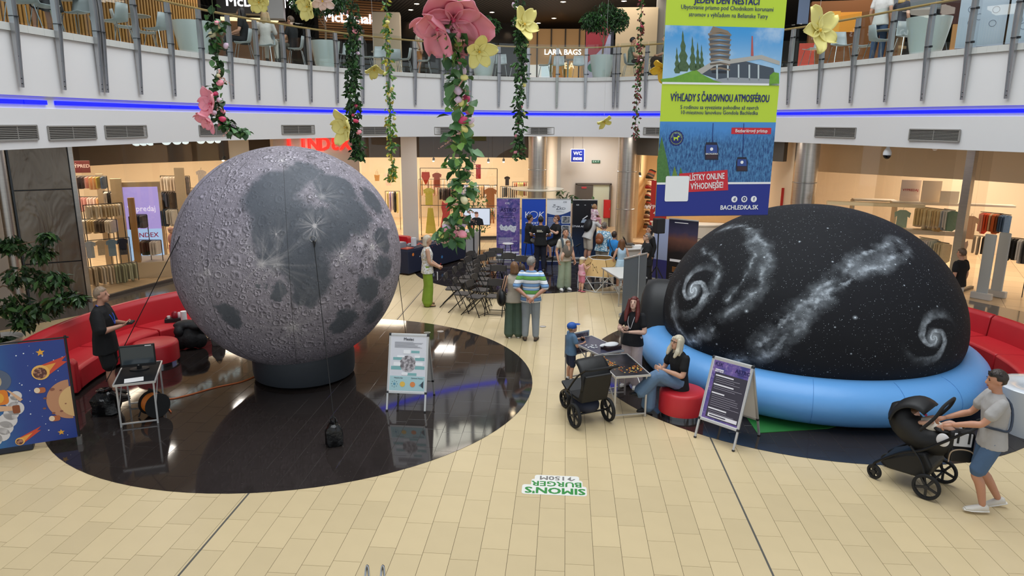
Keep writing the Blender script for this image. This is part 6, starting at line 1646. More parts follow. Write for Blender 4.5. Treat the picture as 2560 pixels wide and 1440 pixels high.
def art_astro(r, hw, z0, z1):
 H = z1 - z0; X = lambda u: -hw + 2 * hw * u; Z = lambda v: z0 + H * v
 flat(r, 'printed_face', rect(-hw, z0, hw, z1), 1, m_neb, y0=-.003); wh = M('#e8e6f0', .5); dk = M('#221a54', .5)
 text(r, 'KSK', .09, (X(.45), -.008, Z(.92)), wh, shear=.25); text(r, 'ASTRO', .17, (0, -.008, Z(.80)), dk, bold=.02); text(r, 'festival', .10, (0, -.008, Z(.74)), dk, shear=.2); flat(r, 'arrow_line', rect(X(.25), Z(.705), X(.75), Z(.712)), 3, dk, y0=-.003); text(r, 'Košického kraja', .075, (0, -.008, Z(.67)), dk); text(r, '2024', .06, (0, -.008, Z(.61)), dk)
 mp_ = [(X(.12), Z(.50)), (X(.2), Z(.55)), (X(.3), Z(.50)), (X(.42), Z(.53)), (X(.5), Z(.50)), (X(.6), Z(.54)), (X(.72), Z(.51)), (X(.86), Z(.52)), (X(.84), Z(.46)), (X(.78), Z(.40)), (X(.66), Z(.41)), (X(.55), Z(.45)), (X(.42), Z(.42)), (X(.3), Z(.44)), (X(.18), Z(.44))]
 flat(r, 'region_map', mp_, 2, M('#d8dae4', .5), y0=-.003)
 for u, v in ((.2, .5), (.28, .47), (.42, .47), (.48, .5), (.62, .49), (.7, .46), (.78, .48)): flat(r, 'map_mark', circ(X(u), Z(v), .012, 6), 3, dk, y0=-.003)
 lines(r, X(.08), X(.95), Z(.20), Z(.30), 6, wh, h=.012, y0=-.003, seed=9); lines(r, X(.15), X(.9), Z(.06), Z(.15), 4, wh, h=.014, y0=-.003, seed=4); flat(r, 'logo_strip', rect(X(.03), Z(.02), X(.97), Z(.05)), 2, wh, y0=-.003)
def art_ksk(r, hw, z0, z1):
 H = z1 - z0; X = lambda u: -hw + 2 * hw * u; Z = lambda v: z0 + H * v; wh = M('#f0f2f8', .5)
 flat(r, 'printed_face', rect(-hw, z0, hw, z1), 1, M('#1a49b8', .45), y0=-.003)
 text(r, 'K', .30, (X(.24), -.008, Z(.72)), wh); text(r, 'K', .30, (X(.80), -.008, Z(.72)), wh, shear=.2)
 lp_ = [(X(.5) + .13 * math.cos(a) * (1 + .2 * math.sin(a)), -.006, Z(.72) + .12 * math.sin(a)) for a in [2 * PI * i / 20 for i in range(20)]]; MB().tube(lp_, .012, 6, closed=True).obj('logo_loop', wh, r)
 text(r, 'KOŠICKÝ\nSAMOSPRÁVNY\nKRAJ', .105, (X(.16), -.008, Z(.52)), wh, align='LEFT', bold=.02)
def art_zkc(r, hw, z0, z1):
 H = z1 - z0; X = lambda u: -hw + 2 * hw * u; Z = lambda v: z0 + H * v; dk = M('#2a2c44', .5); wh = M('#e4e8ee', .5)
 flat(r, 'printed_face', rect(-hw, z0, hw, z1), 1, M('#1f3f82', .45), y0=-.003)
 arcp = [(X(0), Z(1)), (X(0), Z(.76))] + [(X(i / 10), Z(.76 - .05 * math.sin(PI * i / 10) + .04 * (i / 10))) for i in range(1, 11)] + [(X(1), Z(1))]
 flat(r, 'white_header', arcp[::-1], 2, wh, y0=-.003); text(r, 'Zkc›', .17, (X(.58), -.008, Z(.85)), dk); text(r, 'KJ', .12, (X(.3), -.008, Z(.89)), dk, rot=(PI / 2, PI / 2, 0)); text(r, 'KSK', .07, (X(.75), -.008, Z(.955)), dk, shear=.25); lines(r, X(.4), X(.75), Z(.785), Z(.80), 2, dk, y0=-.003, h=.006)
 lines(r, X(.05), X(.6), Z(.40), Z(.68), 14, wh, y0=-.003, h=.011, seed=2); lines(r, X(.05), X(.95), Z(.08), Z(.25), 8, wh, y0=-.003, h=.011, seed=6)
 for v in (.58, .42, .28):
  tt = NT('crowd_photo', .5); tt.color(tt.ramp(tt.noise(tt.P, 12, 4), [(.35, '#2a3038'), (.5, '#68707a'), (.6, '#a8a4a0'), (.7, '#3a4048')])); fr_ = flat(r, 'photo_frame', rrect(X(.62), Z(v), X(.99), Z(v + .13), .03), 2, wh, y0=-.003); flat(fr_, 'photo', rrect(X(.645), Z(v + .008), X(.965), Z(v + .122), .02), 3, tt.ma, y0=-.003)
def art_utvar(r, hw, z0, z1):
 H = z1 - z0; X = lambda u: -hw + 2 * hw * u; Z = lambda v: z0 + H * v; wh = M('#e4e8ee', .5)
 tt = NT('night_sky', .45); z_ = tt.sep(tt.P)[2]; tt.color(tt.mix(tt.sstep(z_, .2, 1.3), '#1c3454', '#0b0d16')); flat(r, 'printed_face', rect(-hw, z0, hw, z1), 1, tt.ma, y0=-.003)
 for u in (.2, .5, .8): text(r, ('KSK', 'vú', 'ÚA')[int(u * 3)], .055, (X(u), -.008, Z(.92)), wh, bold=.01)
 flat(r, 'telescope', [(X(.40), Z(.675)), (X(.42), Z(.665)), (X(.63), Z(.725)), (X(.60), Z(.74))], 2, wh, y0=-.003); flat(r, 'observatory', [(X(.35), Z(.61)), (X(.65), Z(.61)), (X(.62), Z(.65)), (X(.55), Z(.67)), (X(.45), Z(.67)), (X(.38), Z(.65))], 2, M('#9fb0c4', .5), y0=-.003)
 text(r, 'ÚTVAR ASTRONÓMIE', .085, (0, -.008, Z(.545)), wh, bold=.015); MB().tube([(X(.2), -.006, Z(.05)), (X(.26), -.006, Z(.2)), (X(.34), -.006, Z(.05))], .008, 5).tube([(X(.16), -.006, Z(.19)), (X(.36), -.006, Z(.24))], .02, 6).obj('printed_telescope', M('#05070c', .5), r)
rollup('purple festival roll-up banner at the left of the row', 1241, 1299, 643, 496, art_astro, .03); rollup('bright blue roll-up banner with a white logo', 1303, 1362, 645, 497, art_ksk, .03); rollup('white and blue roll-up banner with photos', 1365, 1424, 647, 498, art_zkc, .02); rollup('black roll-up banner with a white telescope', 1428, 1489, 650, 500, art_utvar, .0)
# grey back of a roll-up behind the red-haired woman
a_, b__ = Vector((2.62, 16.25)), Vector((3.30, 17.0)); c = (a_ + b__) / 2; Hg = hz(1588, 640, c)
gr = thing('rollup_banner', 'grey back of a roll-up banner behind the red-haired woman', 'banner', (c.x, c.y, .004), math.atan2(b__.y - a_.y, b__.x - a_.x)); wg = (b__ - a_).length
MB().box((0, 0, .045), (wg + .04, .16, .09)).obj('base', M('#b9bcbf', .3, .8), gr, bevel=.02); MB().box((0, 0, Hg / 2 + .04), (wg, .006, Hg - .08)).obj('sheet', M('#6d757c', .6), gr); MB().tube([(.12, -.04, .05), (.10, -.03, Hg)], .009, 8).obj('support_pole', M('#d8dadc', .3, .3), gr); MB().box((0, 0, Hg), (wg, .03, .03)).obj('top_bar', m_alu, gr)
# second small grey roll-up back and dark posters near the dome
q = at(1700, 662); c = Vector((q.x + .2, q.y + 1.0)); Hg = hz(1700, 605, c)
g2 = thing('rollup_banner', 'small grey roll-up back beside the top of the dome', 'banner', (c.x, c.y, .004), .5); MB().box((0, 0, .7), (.62, .006, Hg - .7 + .55)).obj('sheet', M('#b0a9a0', .6), g2); MB().tube([(.05, -.03, .05), (.05, -.03, Hg)], .009, 8).obj('support_pole', m_alu, g2); MB().box((0, 0, .045), (.66, .16, .09)).obj('base', m_alu, g2)
def art_star(r, hw, z0, z1):
 H = z1 - z0; X = lambda u: -hw + 2 * hw * u; Z = lambda v: z0 + H * v; wh = M('#e4e0e4', .5)
 tt = NT('sunset_print', .45); z_ = tt.sep(tt.P)[2]; tt.color(tt.ramp(tt.math('ADD', tt.math('DIVIDE', z_, 2.2), tt.math('MULTIPLY', tt.noise(tt.P, 4, 4), .12)), [(.0, '#0b0a0d'), (.55, '#161015'), (.72, '#6b4438'), (.80, '#3a3450'), (.95, '#1c1c34')])); flat(r, 'printed_face', rect(-hw, z0, hw, z1), 1, tt.ma, y0=-.003)
 lines(r, X(.1), X(1.1), Z(.40), Z(.40), 1, wh, y0=-.003, h=.07); lines(r, X(.2), X(.9), Z(.24), Z(.30), 4, M('#c07a3a', .5), y0=-.003, h=.014); lines(r, X(.1), X(.9), Z(.10), Z(.2), 5, M('#9a969c', .5), y0=-.003, h=.01); lines(r, X(.2), X(.95), Z(.95), Z(.95), 1, wh, y0=-.003, h=.02)
q = Vector((4.62, 18.95)); w_ = .85; H_ = hz(1668, 548, q)
sp = thing('rollup_banner', 'dark event banner with orange glow left of the dome', 'banner', (q.x, q.y, .004), math.radians(-38)); MB().box((0, 0, .045), (w_ + .04, .16, .09)).obj('base', m_alu, sp); MB().box((0, 0, H_ / 2), (w_, .006, H_ - .05)).obj('sheet', M('#15131a', .5), sp); art_star(sp, w_ / 2, .09, H_); MB().box((0, 0, H_), (w_, .03, .03)).obj('top_bar', m_alu, sp)
q = Vector((4.6, 20.15)); sp2 = thing('rollup_banner', 'pale blue banner partly hidden behind the dark event banner', 'banner', (q.x - .2, q.y, .004), math.radians(-40)); MB().box((0, 0, .95), (.7, .006, 1.8)).obj('sheet', M('#aab4d4', .5), sp2); MB().box((0, -.004, .35), (.7, .006, .6)).obj('lower_print', M('#3b3a7c', .5), sp2); MB().box((0, 0, .045), (.74, .16, .09)).obj('base', m_alu, sp2)
# loudspeaker on tripod
q = at(1638, 733); zt = hz(1645, 546, q); zb = hz(1645, 583, q)
lsx = thing('speaker_stand', 'black tripod stand under the loudspeaker', 'speaker stand', (q.x, q.y, .004)); MB().tube([(0, 0, .35), (0, 0, zb)], .017, 8).obj('pole', m_black, lsx)
for i in range(3):
 a = .5 + 2 * PI * i / 3; MB().tube([(0, 0, .75), (.48 * math.cos(a), .48 * math.sin(a), .0)], .014, 6).obj('leg', m_black, lsx)
lsp = thing('loudspeaker', 'black loudspeaker box on a tripod beside the dark banner', 'loudspeaker', (q.x, q.y, zb + .004), .3); MB().box((0, 0, (zt - zb) / 2), (.26, .24, zt - zb)).obj('cabinet', m_black, lsp, bevel=.02); MB().box((0, -.122, (zt - zb) / 2), (.22, .01, zt - zb - .05)).obj('grille', M('#232325', .7), lsp)
# white counters beyond the dome
q = Vector((6.3, 25.1)); cw = thing('reception_counter', 'curved white reception counter with small logos behind the dome', 'counter', (q.x, q.y, .004), -.2); mb = MB(); n_ = 14
MB().prism([(1.3 * math.cos(a), 1.3 * math.sin(a) * .6) for a in [PI + PI * i / n_ for i in range(n_ + 1)]], 0.0, 1.05).obj('counter_front', M('#d8cfc2', .5), cw); MB().prism([(1.36 * math.cos(a), 1.36 * math.sin(a) * .6) for a in [PI + PI * i / n_ for i in range(n_ + 1)]], 1.05, 1.09).obj('counter_top', M('#e0d8cc', .4), cw); text(cw, 'KSK', .16, (-.35, -.79, .9), M('#3a3430', .5), shear=.25, ext=.02); lines(cw, -.5, .5, .62, .70, 2, M('#4a423c', .5), y0=-.78, h=.02)
MB().lathe([(.34, 0), (.36, 1.0), (.34, 1.0), (.32, .9), (0, .9)], 28, (1.5, -.4, 0)).obj('drum', M('#cbb892', .5), cw, smooth=True)
# ================================================================ TV, COVERED TABLE, DODECAHEDRON, WHITE TABLE
q = at(1192, 645); zt0, zt1 = hz(1190, 563, q), hz(1190, 520, q)
tv = thing('television', 'flat television showing a man in black on a floor stand', 'television', (q.x, q.y, .004), .05); wt = .92
for sx in (-.10, .10): MB().tube([(sx, 0, .05), (sx, 0, zt1 - .1)], .022, 8).obj('pole', m_black, tv)
MB().box((0, 0, .03), (.7, .5, .05)).obj('base', m_black, tv, bevel=.01); MB().box((0, -.05, (zt0 + zt1) / 2), (wt, .05, zt1 - zt0)).obj('bezel', m_black, tv, bevel=.008)
flat(tv, 'screen', rect(-wt / 2 + .02, zt0 + .02, wt / 2 - .02, zt1 - .02), 1, M('#b9c0cc', .3, emit=.8), y0=-.075)
zc_ = (zt0 + zt1) / 2
for nm, pts, col in (('screen_head', circ(.0, zc_ + .06, .065, 14, .09), '#b88a78'), ('screen_torso', [(-.24, zt0 + .02), (.24, zt0 + .02), (.2, zc_ - .08), (.08, zc_ - .02), (-.08, zc_ - .02), (-.2, zc_ - .08)], '#101014'), ('screen_hair', circ(-.01, zc_ + .13, .07, 12, .04), '#3a2418')): flat(tv, nm, pts, 2 if nm == 'screen_torso' else 3, M(col, .4, emit=.5), y0=-.075)
A_, B_ = at(1022, 690), at(1166, 648)
dv = (B_ - A_); Lt = dv.length; dv.normalize(); nv = Vector((-dv.y, dv.x, 0))
cc = (A_ + B_) / 2 + nv * .40
ctb = thing('covered_table', 'long table under a navy planet-print cloth beside the moon', 'table', (cc.x, cc.y, .004), math.atan2(dv.y, dv.x))
tt = NT('planet_cloth', .7); vo = tt.voro(tt.P, 4.5); k_ = tt.sep(vo.outputs['Color']); dot = tt.sstep(vo.outputs['Distance'], .30, .26); colr_ = tt.ramp(k_[0], [(0, '#d87a2a'), (.3, '#d8402a'), (.5, '#c8d8e8'), (.7, '#3a78b0'), (.85, '#d8a03a')], 'CONSTANT'); tt.color(tt.mix(tt.math('MULTIPLY', dot, tt.math('GREATER_THAN', k_[1], .35)), '#141c36', colr_))
MB().box((0, 0, .40), (Lt, .80, .72)).obj('cloth', tt.ma, ctb, bevel=.03); MB().box((0, 0, .765), (Lt - .02, .78, .02)).obj('table_top', tt.ma, ctb)
for i, (u, v, sx, sy, sz, col, nm, lb) in enumerate([(-1.3, .1, .3, .22, .16, '#8a8a92', 'grey_box', 'grey box at the moon end of the covered table'), (-1.35, -.2, .34, .26, .02, '#b04a3a', 'picture_book', 'red picture book lying on the covered table'), (-.9, -.1, .12, .12, .26, '#d8d8dc', 'white_canister', 'white canister standing on the covered table'), (.0, .0, .28, .22, .13, '#b9bec6', 'white_box', 'white device box in the middle of the covered table'), (.4, .1, .36, .26, .05, '#2a2a30', 'black_tray', 'black tray with parts on the covered table'), (.9, -.05, .4, .28, .14, '#23262c', 'dark_case', 'dark case at the banner end of the covered table'), (1.3, .1, .3, .3, .22, '#34383c', 'printer', 'dark printer under the garland end on the covered table')]):
 P_ = Matrix.Translation((cc.x, cc.y, .784)) @ Matrix.Rotation(math.atan2(dv.y, dv.x), 4, 'Z') @ Vector((u, v, 0))
 o_ = thing(nm, lb, nm.split('_')[-1], P_, math.atan2(dv.y, dv.x) + .2 * math.sin(i * 3)); MB().box((0, 0, sz / 2), (sx, sy, sz)).obj('body', M(col, .5), o_, bevel=.006); MB().box((0, 0, sz + .004), (sx * .86, sy * .8, .008)).obj('lid', M(col, .4, var=.2), o_)
dc_ = at(1492, 700, .0); dc_ = (at(1432, 738) + at(1556, 722)) / 2 + Vector((.12, .5, 0))
dd = thing('wooden_geodesic_model', 'plywood star globe model on a white strut frame', 'geodesic model', (dc_.x, dc_.y, .004), .2)
m_ply = M('#c9a468', .6, var=.12, vs=5); m_strut = M('#d2d4d4', .4)
b6 = [(.66 * math.cos(PI / 3 * i), .66 * math.sin(PI / 3 * i), .012) for i in range(6)]; m6 = [(.64 * math.cos(PI / 3 * i + PI / 6), .64 * math.sin(PI / 3 * i + PI / 6), .42) for i in range(6)]; t6 = [(.36 * math.cos(PI / 3 * i + PI / 6), .36 * math.sin(PI / 3 * i + PI / 6), .86) for i in range(6)]
for i in range(6):
 j_ = (i + 1) % 6
 for a_, b_ in ((b6[i], b6[j_]), (b6[i], m6[i]), (b6[i], m6[i - 1]), (t6[i], t6[j_]), (m6[i], m6[j_])): MB().tube([a_, b_], .012, 6).obj('strut', m_strut, dd)
 a1, a2, a3, a4 = [Vector(v) for v in (m6[i], m6[j_], t6[j_], t6[i])]
 ctr = (a1 + a2 + a3 + a4) / 4; nn_ = (a2 - a1).cross(a4 - a1).normalized(); nn_ = nn_ if nn_.dot(ctr - Vector((0, 0, .6))) > 0 else -nn_
 qs = [ctr + (v - ctr) * .97 for v in (a1, a2, a3, a4)]; mb = MB(); mb.add([v for v in qs] + [v + nn_ * .012 for v in qs], [(3, 2, 1, 0), (4, 5, 6, 7), (0, 1, 5, 4), (1, 2, 6, 5), (2, 3, 7, 6), (3, 0, 4, 7)]); pnl = mb.obj('plywood_panel', m_ply, dd)
 r_ = random.Random(i); e = MB(); st = [ctr + (a2 - a1) * r_.uniform(-.3, .3) + (a4 - a1) * r_.uniform(-.3, .3) + nn_ * .014 for _ in range(5)]
 e.tube(st, .004, 4)
 for v in st: e.ell(v, .012, 6, 4)
 e.obj('constellation_lines', M('#4a3320', .6), pnl)
wt_, cw_, rzw, ww, dw = quad_table('white folding table between the plywood model and grey banner', [(1536, 697), (1608, 694), (1578, 667), (1516, 669)], .74, M('#d8d6cf', .4))
# display table of the helpers
q = at(1570, 690); hb = thing('display_table', 'white display table with trays in front of the helpers', 'table', (q.x + .25, q.y + .1, .004), .3); MB().box((0, 0, .86), (1.3, .6, .03)).obj('table_top', M('#dcdad6', .4), hb); MB().box((0, -.1, .43), (1.1, .3, .84)).obj('cabinet', M('#c9c5be', .5), hb)
for i, (u, c_) in enumerate(((-.4, '#7a6a58'), (0, '#e4e2de'), (.4, '#5a4a3a'))): MB().box((u, 0, .90), (.34, .3, .05)).obj('tray', M(c_, .6), hb)
lpt = thing('laptop', 'open black laptop on the helpers\' display table', 'laptop', (q.x + .05, q.y + .25, .932), 1.6); MB().box((0, 0, .01), (.34, .24, .02)).obj('keyboard_base', m_black, lpt); o_ = MB().box((0, 0, .11), (.34, .012, .22)).obj('screen_lid', m_black, lpt); o_.location = (0, .12, .015); o_.rotation_euler = (-.35, 0, 0)
# ================================================================ FLOOR DECALS AND SMALL THINGS
ca, cb_ = at(1310, 1222), at(1462, 1222); fc = at(1386, 1212); fz = .0015
stk = thing('floor_sticker', 'green and white burger advert sticker on the beige floor', 'floor sticker', (fc.x, fc.y, fz), PI - YAW)
MB().prism(rrect(-.41, .02, .41, .26, .04), 0, .0012).prism(rrect(-.36, -.13, .30, .05, .04), 0, .0013).prism(rrect(-.32, -.24, .26, -.10, .04), 0, .0014).obj('white_backing', M('#e8e6df', .5), stk)
gn = M('#2f8a3c', .5)
text(stk, "SIMON'S", .205, (-.01, .15, .002), gn, rot=(0, 0, 0), bold=.03, sx=1.0, ext=.0004); text(stk, 'BURGER', .175, (-.03, -.02, .002), gn, rot=(0, 0, 0), bold=.02, sx=1.0, ext=.0004); text(stk, '↑150M', .14, (-.04, -.17, .002), M('#7a7672', .5), rot=(0, 0, 0), bold=.02, sx=1.1, ext=.0004)
for (x, y), lb in (((1357, 817), 'small round floor spotlight beside the man in stripes'), ((1101, 829), 'round floor spotlight on the dark inlay, right one'), ((1068, 832), 'round floor spotlight on the dark inlay, left one')):
 q = at(x, y); f_ = thing('floor_spotlight', lb, 'floor light', (q.x, q.y, .0045)); MB().lathe([(.06, 0), (.075, .0), (.075, .004), (.06, .006)], 24).obj('rim', M('#b4b4b2', .3, .8), f_); MB().lathe([(0, 0), (.058, 0), (.058, .003), (0, .003)], 20).obj('lens', M('#d8d4c8', .3), f_)
for k, (x, lb) in enumerate(((918, 'left chrome hoop tip at the bottom edge'), (957, 'right chrome hoop tip at the bottom edge'))):
 q = at(x, 1424, .95); hb_ = thing('chrome_hoop', lb, 'hoop', (q.x, q.y - .02, 0)); MB().tube(spline([(-.02, -.1, 0), (-.02, -.1, .6), (-.008, 0, .95), (.015, .0, .95), (.03, -.1, .6), (.03, -.1, 0)], 6), .010, 8).obj('hoop_tube', M('#b8babc', .15, 1.0), hb_, smooth=True)
# right planter
q = at(2560, 1085); pt = thing('planter', 'big white glossy planter at the right edge', 'planter', (q.x + .12, q.y + .05, .004)); MB().lathe([(0, 0), (.34, 0), (.40, .25), (.50, .62), (.53, .74), (.50, .76), (.28, .75), (.22, .70), (.18, .55), (0, .5)], 48).obj('pot', M('#d6dbe0', .18, coat=.5), pt, smooth=True, shade=50)
# ================================================================ LEAVES, FLOWERS, GARLANDS
def leaf_mesh(name, L, w, mat, fold=.25, tip=.2):
 vs = [(0, 0, 0), (0, L * .35, .0), (0, L * .72, -.03 * L), (0, L, -tip * L * .6), (-w / 2, L * .38, fold * w * .5), (w / 2, L * .38, fold * w * .5), (-w * .36, L * .72, fold * w * .3 - .04 * L), (w * .36, L * .72, fold * w * .3 - .04 * L)]
 fs = [(0, 1, 4), (0, 5, 1), (1, 2, 6, 4), (1, 5, 7, 2), (2, 3, 6), (2, 7, 3)]
 me = bpy.data.meshes.new(name); me.from_pydata(vs, [], fs); me.materials.append(mat); me.shade_smooth(); return me
def rand_rot(r_, droop=0.0): return (r_.uniform(-.9, .5) - droop, r_.uniform(-.6, .6), r_.uniform(0, 2 * PI))
def leafcloud(root, name, spots, L, w, mats, r_, droop=.3, kind='stuff'):
 """leaves too small to pick apart, joined into one foliage part"""
 mb = MB(); base = [(0, 0, 0), (-w / 2, L * .42, .12 * w), (w / 2, L * .42, .12 * w), (0, L * .5, -.02), (0, L, -.12 * L)]
 fs = [(0, 3, 1), (0, 2, 3), (1, 3, 4), (3, 2, 4)]
 from mathutils import Euler
 for p in spots:
  R_ = Euler(rand_rot(r_, droop)).to_matrix() * r_.uniform(.7, 1.25); o = len(mb.v); p = Vector(p)
  mb.v += [tuple(R_ @ Vector(b) + p) for b in base]; mb.f += [tuple(i + o for i in f) for f in fs]; mb.mi += [r_.randrange(len(mats))] * 4
 o = mb.obj(name, mats, root, fixn=False); return tag(o, kind=kind)
def petal_mesh(name, L, W, mat, cup=.35, roll=.25, ruffle=.06, nu=8, nv=8):
 mb = MB()
 for i in range(nu + 1):
  u = i / nu
  half = W / 2 * (math.sin(PI * min(1, u * .92 + .06)) ** .6) * (1 if u > .1 else .5)
  for j in range(nv + 1):
   v = -1 + 2 * j / nv
   z = cup * L * u * u - roll * L * max(0, u - .7) ** 2 * 6 + .22 * W * v * v * (1 - u * .5) + ruffle * L * u * u * math.sin(5.5 * v + 3 * u) * abs(v)
   mb.v.append((half * v, L * u, z))
 for i in range(nu):
  for j in range(nv): mb.f.append((i * (nv + 1) + j, i * (nv + 1) + j + 1, (i + 1) * (nv + 1) + j + 1, (i + 1) * (nv + 1) + j)); mb.mi.append(0)
 me = bpy.data.meshes.new(name); me.from_pydata(mb.v, [], mb.f); me.materials.append(mat); me.shade_smooth(); return me
m_lg = [M('#46753c', .5, var=.15), M('#365d33', .5, var=.15), M('#5c8850', .5, var=.15), M('#7fa850', .5, var=.1)]
m_ld = [M('#22401f', .5), M('#2f5229', .5), M('#1b3319', .5), M('#3f6a34', .5)]
m_pink = M('#f39aa8', .55, var=.08, vs=3); m_pinkd = M('#d8456e', .5, var=.1); m_yel = M('#ece08a', .55, var=.06); m_yel2 = M('#eab93a', .5); m_lil = M('#e4c8dc', .5); m_crm = M('#ece2b4', .5)
def bigflower(root, loc, normal, L, W, mat, n=6, cup=.35, name='flower', a0=0.0, heart=None, ruffle=.06, roll=.25):
 f = bpy.data.objects.new(name, None); C.objects.link(f); f.empty_display_size = .05
 if root is not None: f.parent = root
 f.location = loc; f.rotation_mode = 'QUATERNION'; f.rotation_quaternion = Vector(normal).to_track_quat('Z', 'Y')
 me = petal_mesh('petal', L, W, mat, cup, roll, ruffle)
 for i in range(n):
  o = place(me, 'petal', f, (0, 0, 0), (0, 0, a0 + 2 * PI * i / n), 1 - .12 * (i % 2))
  so = o.modifiers.new('th', 'SOLIDIFY'); so.thickness = .006
 MB().ell((0, 0, .02 + cup * L * .06), (L * .07, L * .07, L * .10), 10, 8).obj('heart', heart or m_yel2, f, smooth=True)
 return f
bud_me = {}
def bud(root, loc, r_, s, mat, key):
 if key not in bud_me:
  mb = MB(); n = 12; prof = [(0, -.5), (.28, -.42), (.42, -.1), (.40, .2), (.26, .48), (.08, .58)]
  o = 0
  for i, (r, z) in enumerate(prof):
   for j in range(n): a = 2 * PI * j / n; k = 1 + .14 * math.cos(a * 3) * (i / 5); mb.v.append((r * k * math.cos(a), r * k * math.sin(a), z + .06 * math.cos(a * 3) * (i / 5)))
  for i in range(len(prof) - 1):
   for j in range(n): mb.f.append((i * n + j, i * n + (j + 1) % n, (i + 1) * n + (j + 1) % n, (i + 1) * n + j)); mb.mi.append(0)
  mb.f.append(tuple(5 * n + j for j in range(n))); mb.mi.append(0)
  ob = mb.obj('bud', mat, None, smooth=True, shade=60); bud_me[key] = ob.data; bpy.data.objects.remove(ob)
 return place(bud_me[key], 'bud', root, loc, (r_.uniform(.6, 2.0), r_.uniform(-.6, .6), r_.uniform(0, 6)), s)
def garland(label, pts, D, rad, leafL, n, mats, seed, single=False, buds=(), budn=0, buds_s=.07, droop=.4, sprigs=0, top_z=9.0, wire=.004):
 r_ = random.Random(seed)
 P_ = [aty(x, y, D) for x, y in pts]
 g = thing('flower_garland', label, 'garland', (P_[0].x, P_[0].y, 0))
 o0 = Vector((P_[0].x, P_[0].y, 0))
 path = spline([Vector((P_[0].x, P_[0].y, top_z))] + P_, 10); path = [p - o0 for p in path]
 zmax = P_[0].z + .5
 MB().tube(path, wire, 6).obj('stem', M('#4a5a34', .7), g)
 vis = [p for p in path if p.z < zmax]
 def spot(k=1.0):
  f = r_.uniform(0, len(vis) - 1.001); i = int(f); p = vis[i].lerp(vis[i + 1], f - i); a = r_.uniform(0, 2 * PI); q = rad * k * math.sqrt(r_.random())
  return p + Vector((q * math.cos(a), q * math.sin(a), r_.uniform(-.02, .02)))
 if single:
  mes = [leaf_mesh('leaf', leafL * k, leafL * .8 * k, m) for m, k in zip(mats, (1, .9, 1.1, .8))]
  for i in range(n):
   s_ = r_.uniform(.7, 1.2); place(r_.choice(mes), 'leaf', g, spot(), rand_rot(r_, droop), s_)
 else: leafcloud(g, 'foliage', [spot() for _ in range(n)], leafL, leafL * .62, mats, r_, droop)
 for i in range(budn):
  k = r_.randrange(len(buds)); bud(g, spot(1.15), r_, buds_s * r_.uniform(.75, 1.2), buds[k], ('b', buds[k].name))
 if sprigs:
  for i in range(sprigs):
   p = spot(.8); d = Vector((r_.uniform(-1, 1), r_.uniform(-1, .2), r_.uniform(-.8, .2))).normalized(); sp = MB()
   for q in range(14): c = p + d * (.02 + .012 * q); sp.ell(c + Vector((r_.uniform(-.01, .01),) * 3), .011 * (1 - q / 18), 6, 4)
   sp.obj('blossom_sprig', M('#d9a596', .6), g, smooth=True)
 return g, o0
G1, o1 = garland('thick leafy garland with pink and yellow buds under the big pink flower', [(1128, -20), (1133, 90), (1142, 180), (1150, 260), (1150, 340), (1148, 420), (1152, 500), (1140, 560), (1128, 600)], 7.0, .12, .135, 290, m_lg, 21, True, (m_pink, m_pinkd, m_crm, m_lil, m_yel), 42, .085, .5, 22)
fl = bigflower(G1, aty(1133, 42, 6.9) - o1, (0.05, -.65, -.75), .38, .36, m_pink, 6, .50, 'big_pink_flower', .5, m_pinkd, .05)
bigflower(G1, aty(1100, 66, 6.85) - o1, (-.6, -.4, -.7), .28, .26, m_pink, 3, .5, 'side_bloom', 1.2, m_pinkd)
bigflower(G1, aty(1197, 128, 6.95) - o1, (.3, -.9, -.3), .16, .12, m_yel, 5, .7, 'yellow_bloom', 0, m_yel2)
G2, o2 = garland('leafy garland with a hanging pink bloom over the left railing', [(528, -20), (538, 60), (545, 140), (540, 220), (548, 280), (560, 308), (585, 325), (612, 325)], 8.6, .085, .10, 240, [m_ld[0], m_lg[0], m_ld[1], m_lg[2]], 22, True, (m_pink, m_crm, m_lil, m_pinkd), 16, .075, .4, 6)
bigflower(G2, aty(530, 260, 8.5) - o2, (-.6, -.75, .1), .19, .19, m_pink, 5, .55, 'pink_bloom', .3, m_pinkd); bigflower(G2, aty(522, 298, 8.5) - o2, (-.5, -.6, -.6), .15, .16, m_pink, 5, .6, 'pink_bloom', 1.0, m_pinkd)
G3, o3 = garland('dense dark green garland with a pale yellow bloom above the moon', [(878, -20), (882, 80), (880, 180), (884, 260), (886, 330), (896, 395)], 9.6, .085, .075, 900, m_ld, 23, False, (m_pink, m_pinkd, m_lil), 18, .06)
bigflower(G3, aty(868, 318, 9.5) - o3, (-.7, -.7, -.1), .24, .22, m_yel, 5, .6, 'yellow_bloom', .2, m_yel2)
G4, o4 = garland('thin light green garland with small yellow flowers', [(965, -20), (968, 90), (972, 180), (974, 270), (978, 350), (980, 420), (976, 450)], 10.0, .055, .07, 330, [m_lg[2], m_lg[3], m_lg[0], M('#c8b84a', .5)], 24, False, (m_yel2, m_yel, m_crm), 16, .05)
G5, o5 = garland('green garland with yellow and pink blooms right of the big pink flower', [(1297, -20), (1300, 60), (1302, 140), (1300, 220), (1298, 300), (1296, 395)], 9.6, .070, .07, 620, m_ld + [m_lg[2]], 25, False, (m_pink, m_lil, m_yel), 18, .055)
bigflower(G5, aty(1308, 62, 9.5) - o5, (.6, -.75, .2), .22, .17, m_yel, 5, .5, 'yellow_bloom', .6, m_yel2)
G6, o6 = garland('very thin garland with reddish leaves left of the hanging poster', [(1605, -20), (1602, 90), (1597, 170), (1592, 250), (1588, 345)], 11.0, .045, .055, 330, [m_lg[0], m_ld[1], M('#7a3a40', .6), M('#a05a60', .6)], 26, False, (m_pinkd, m_lil), 8, .04)
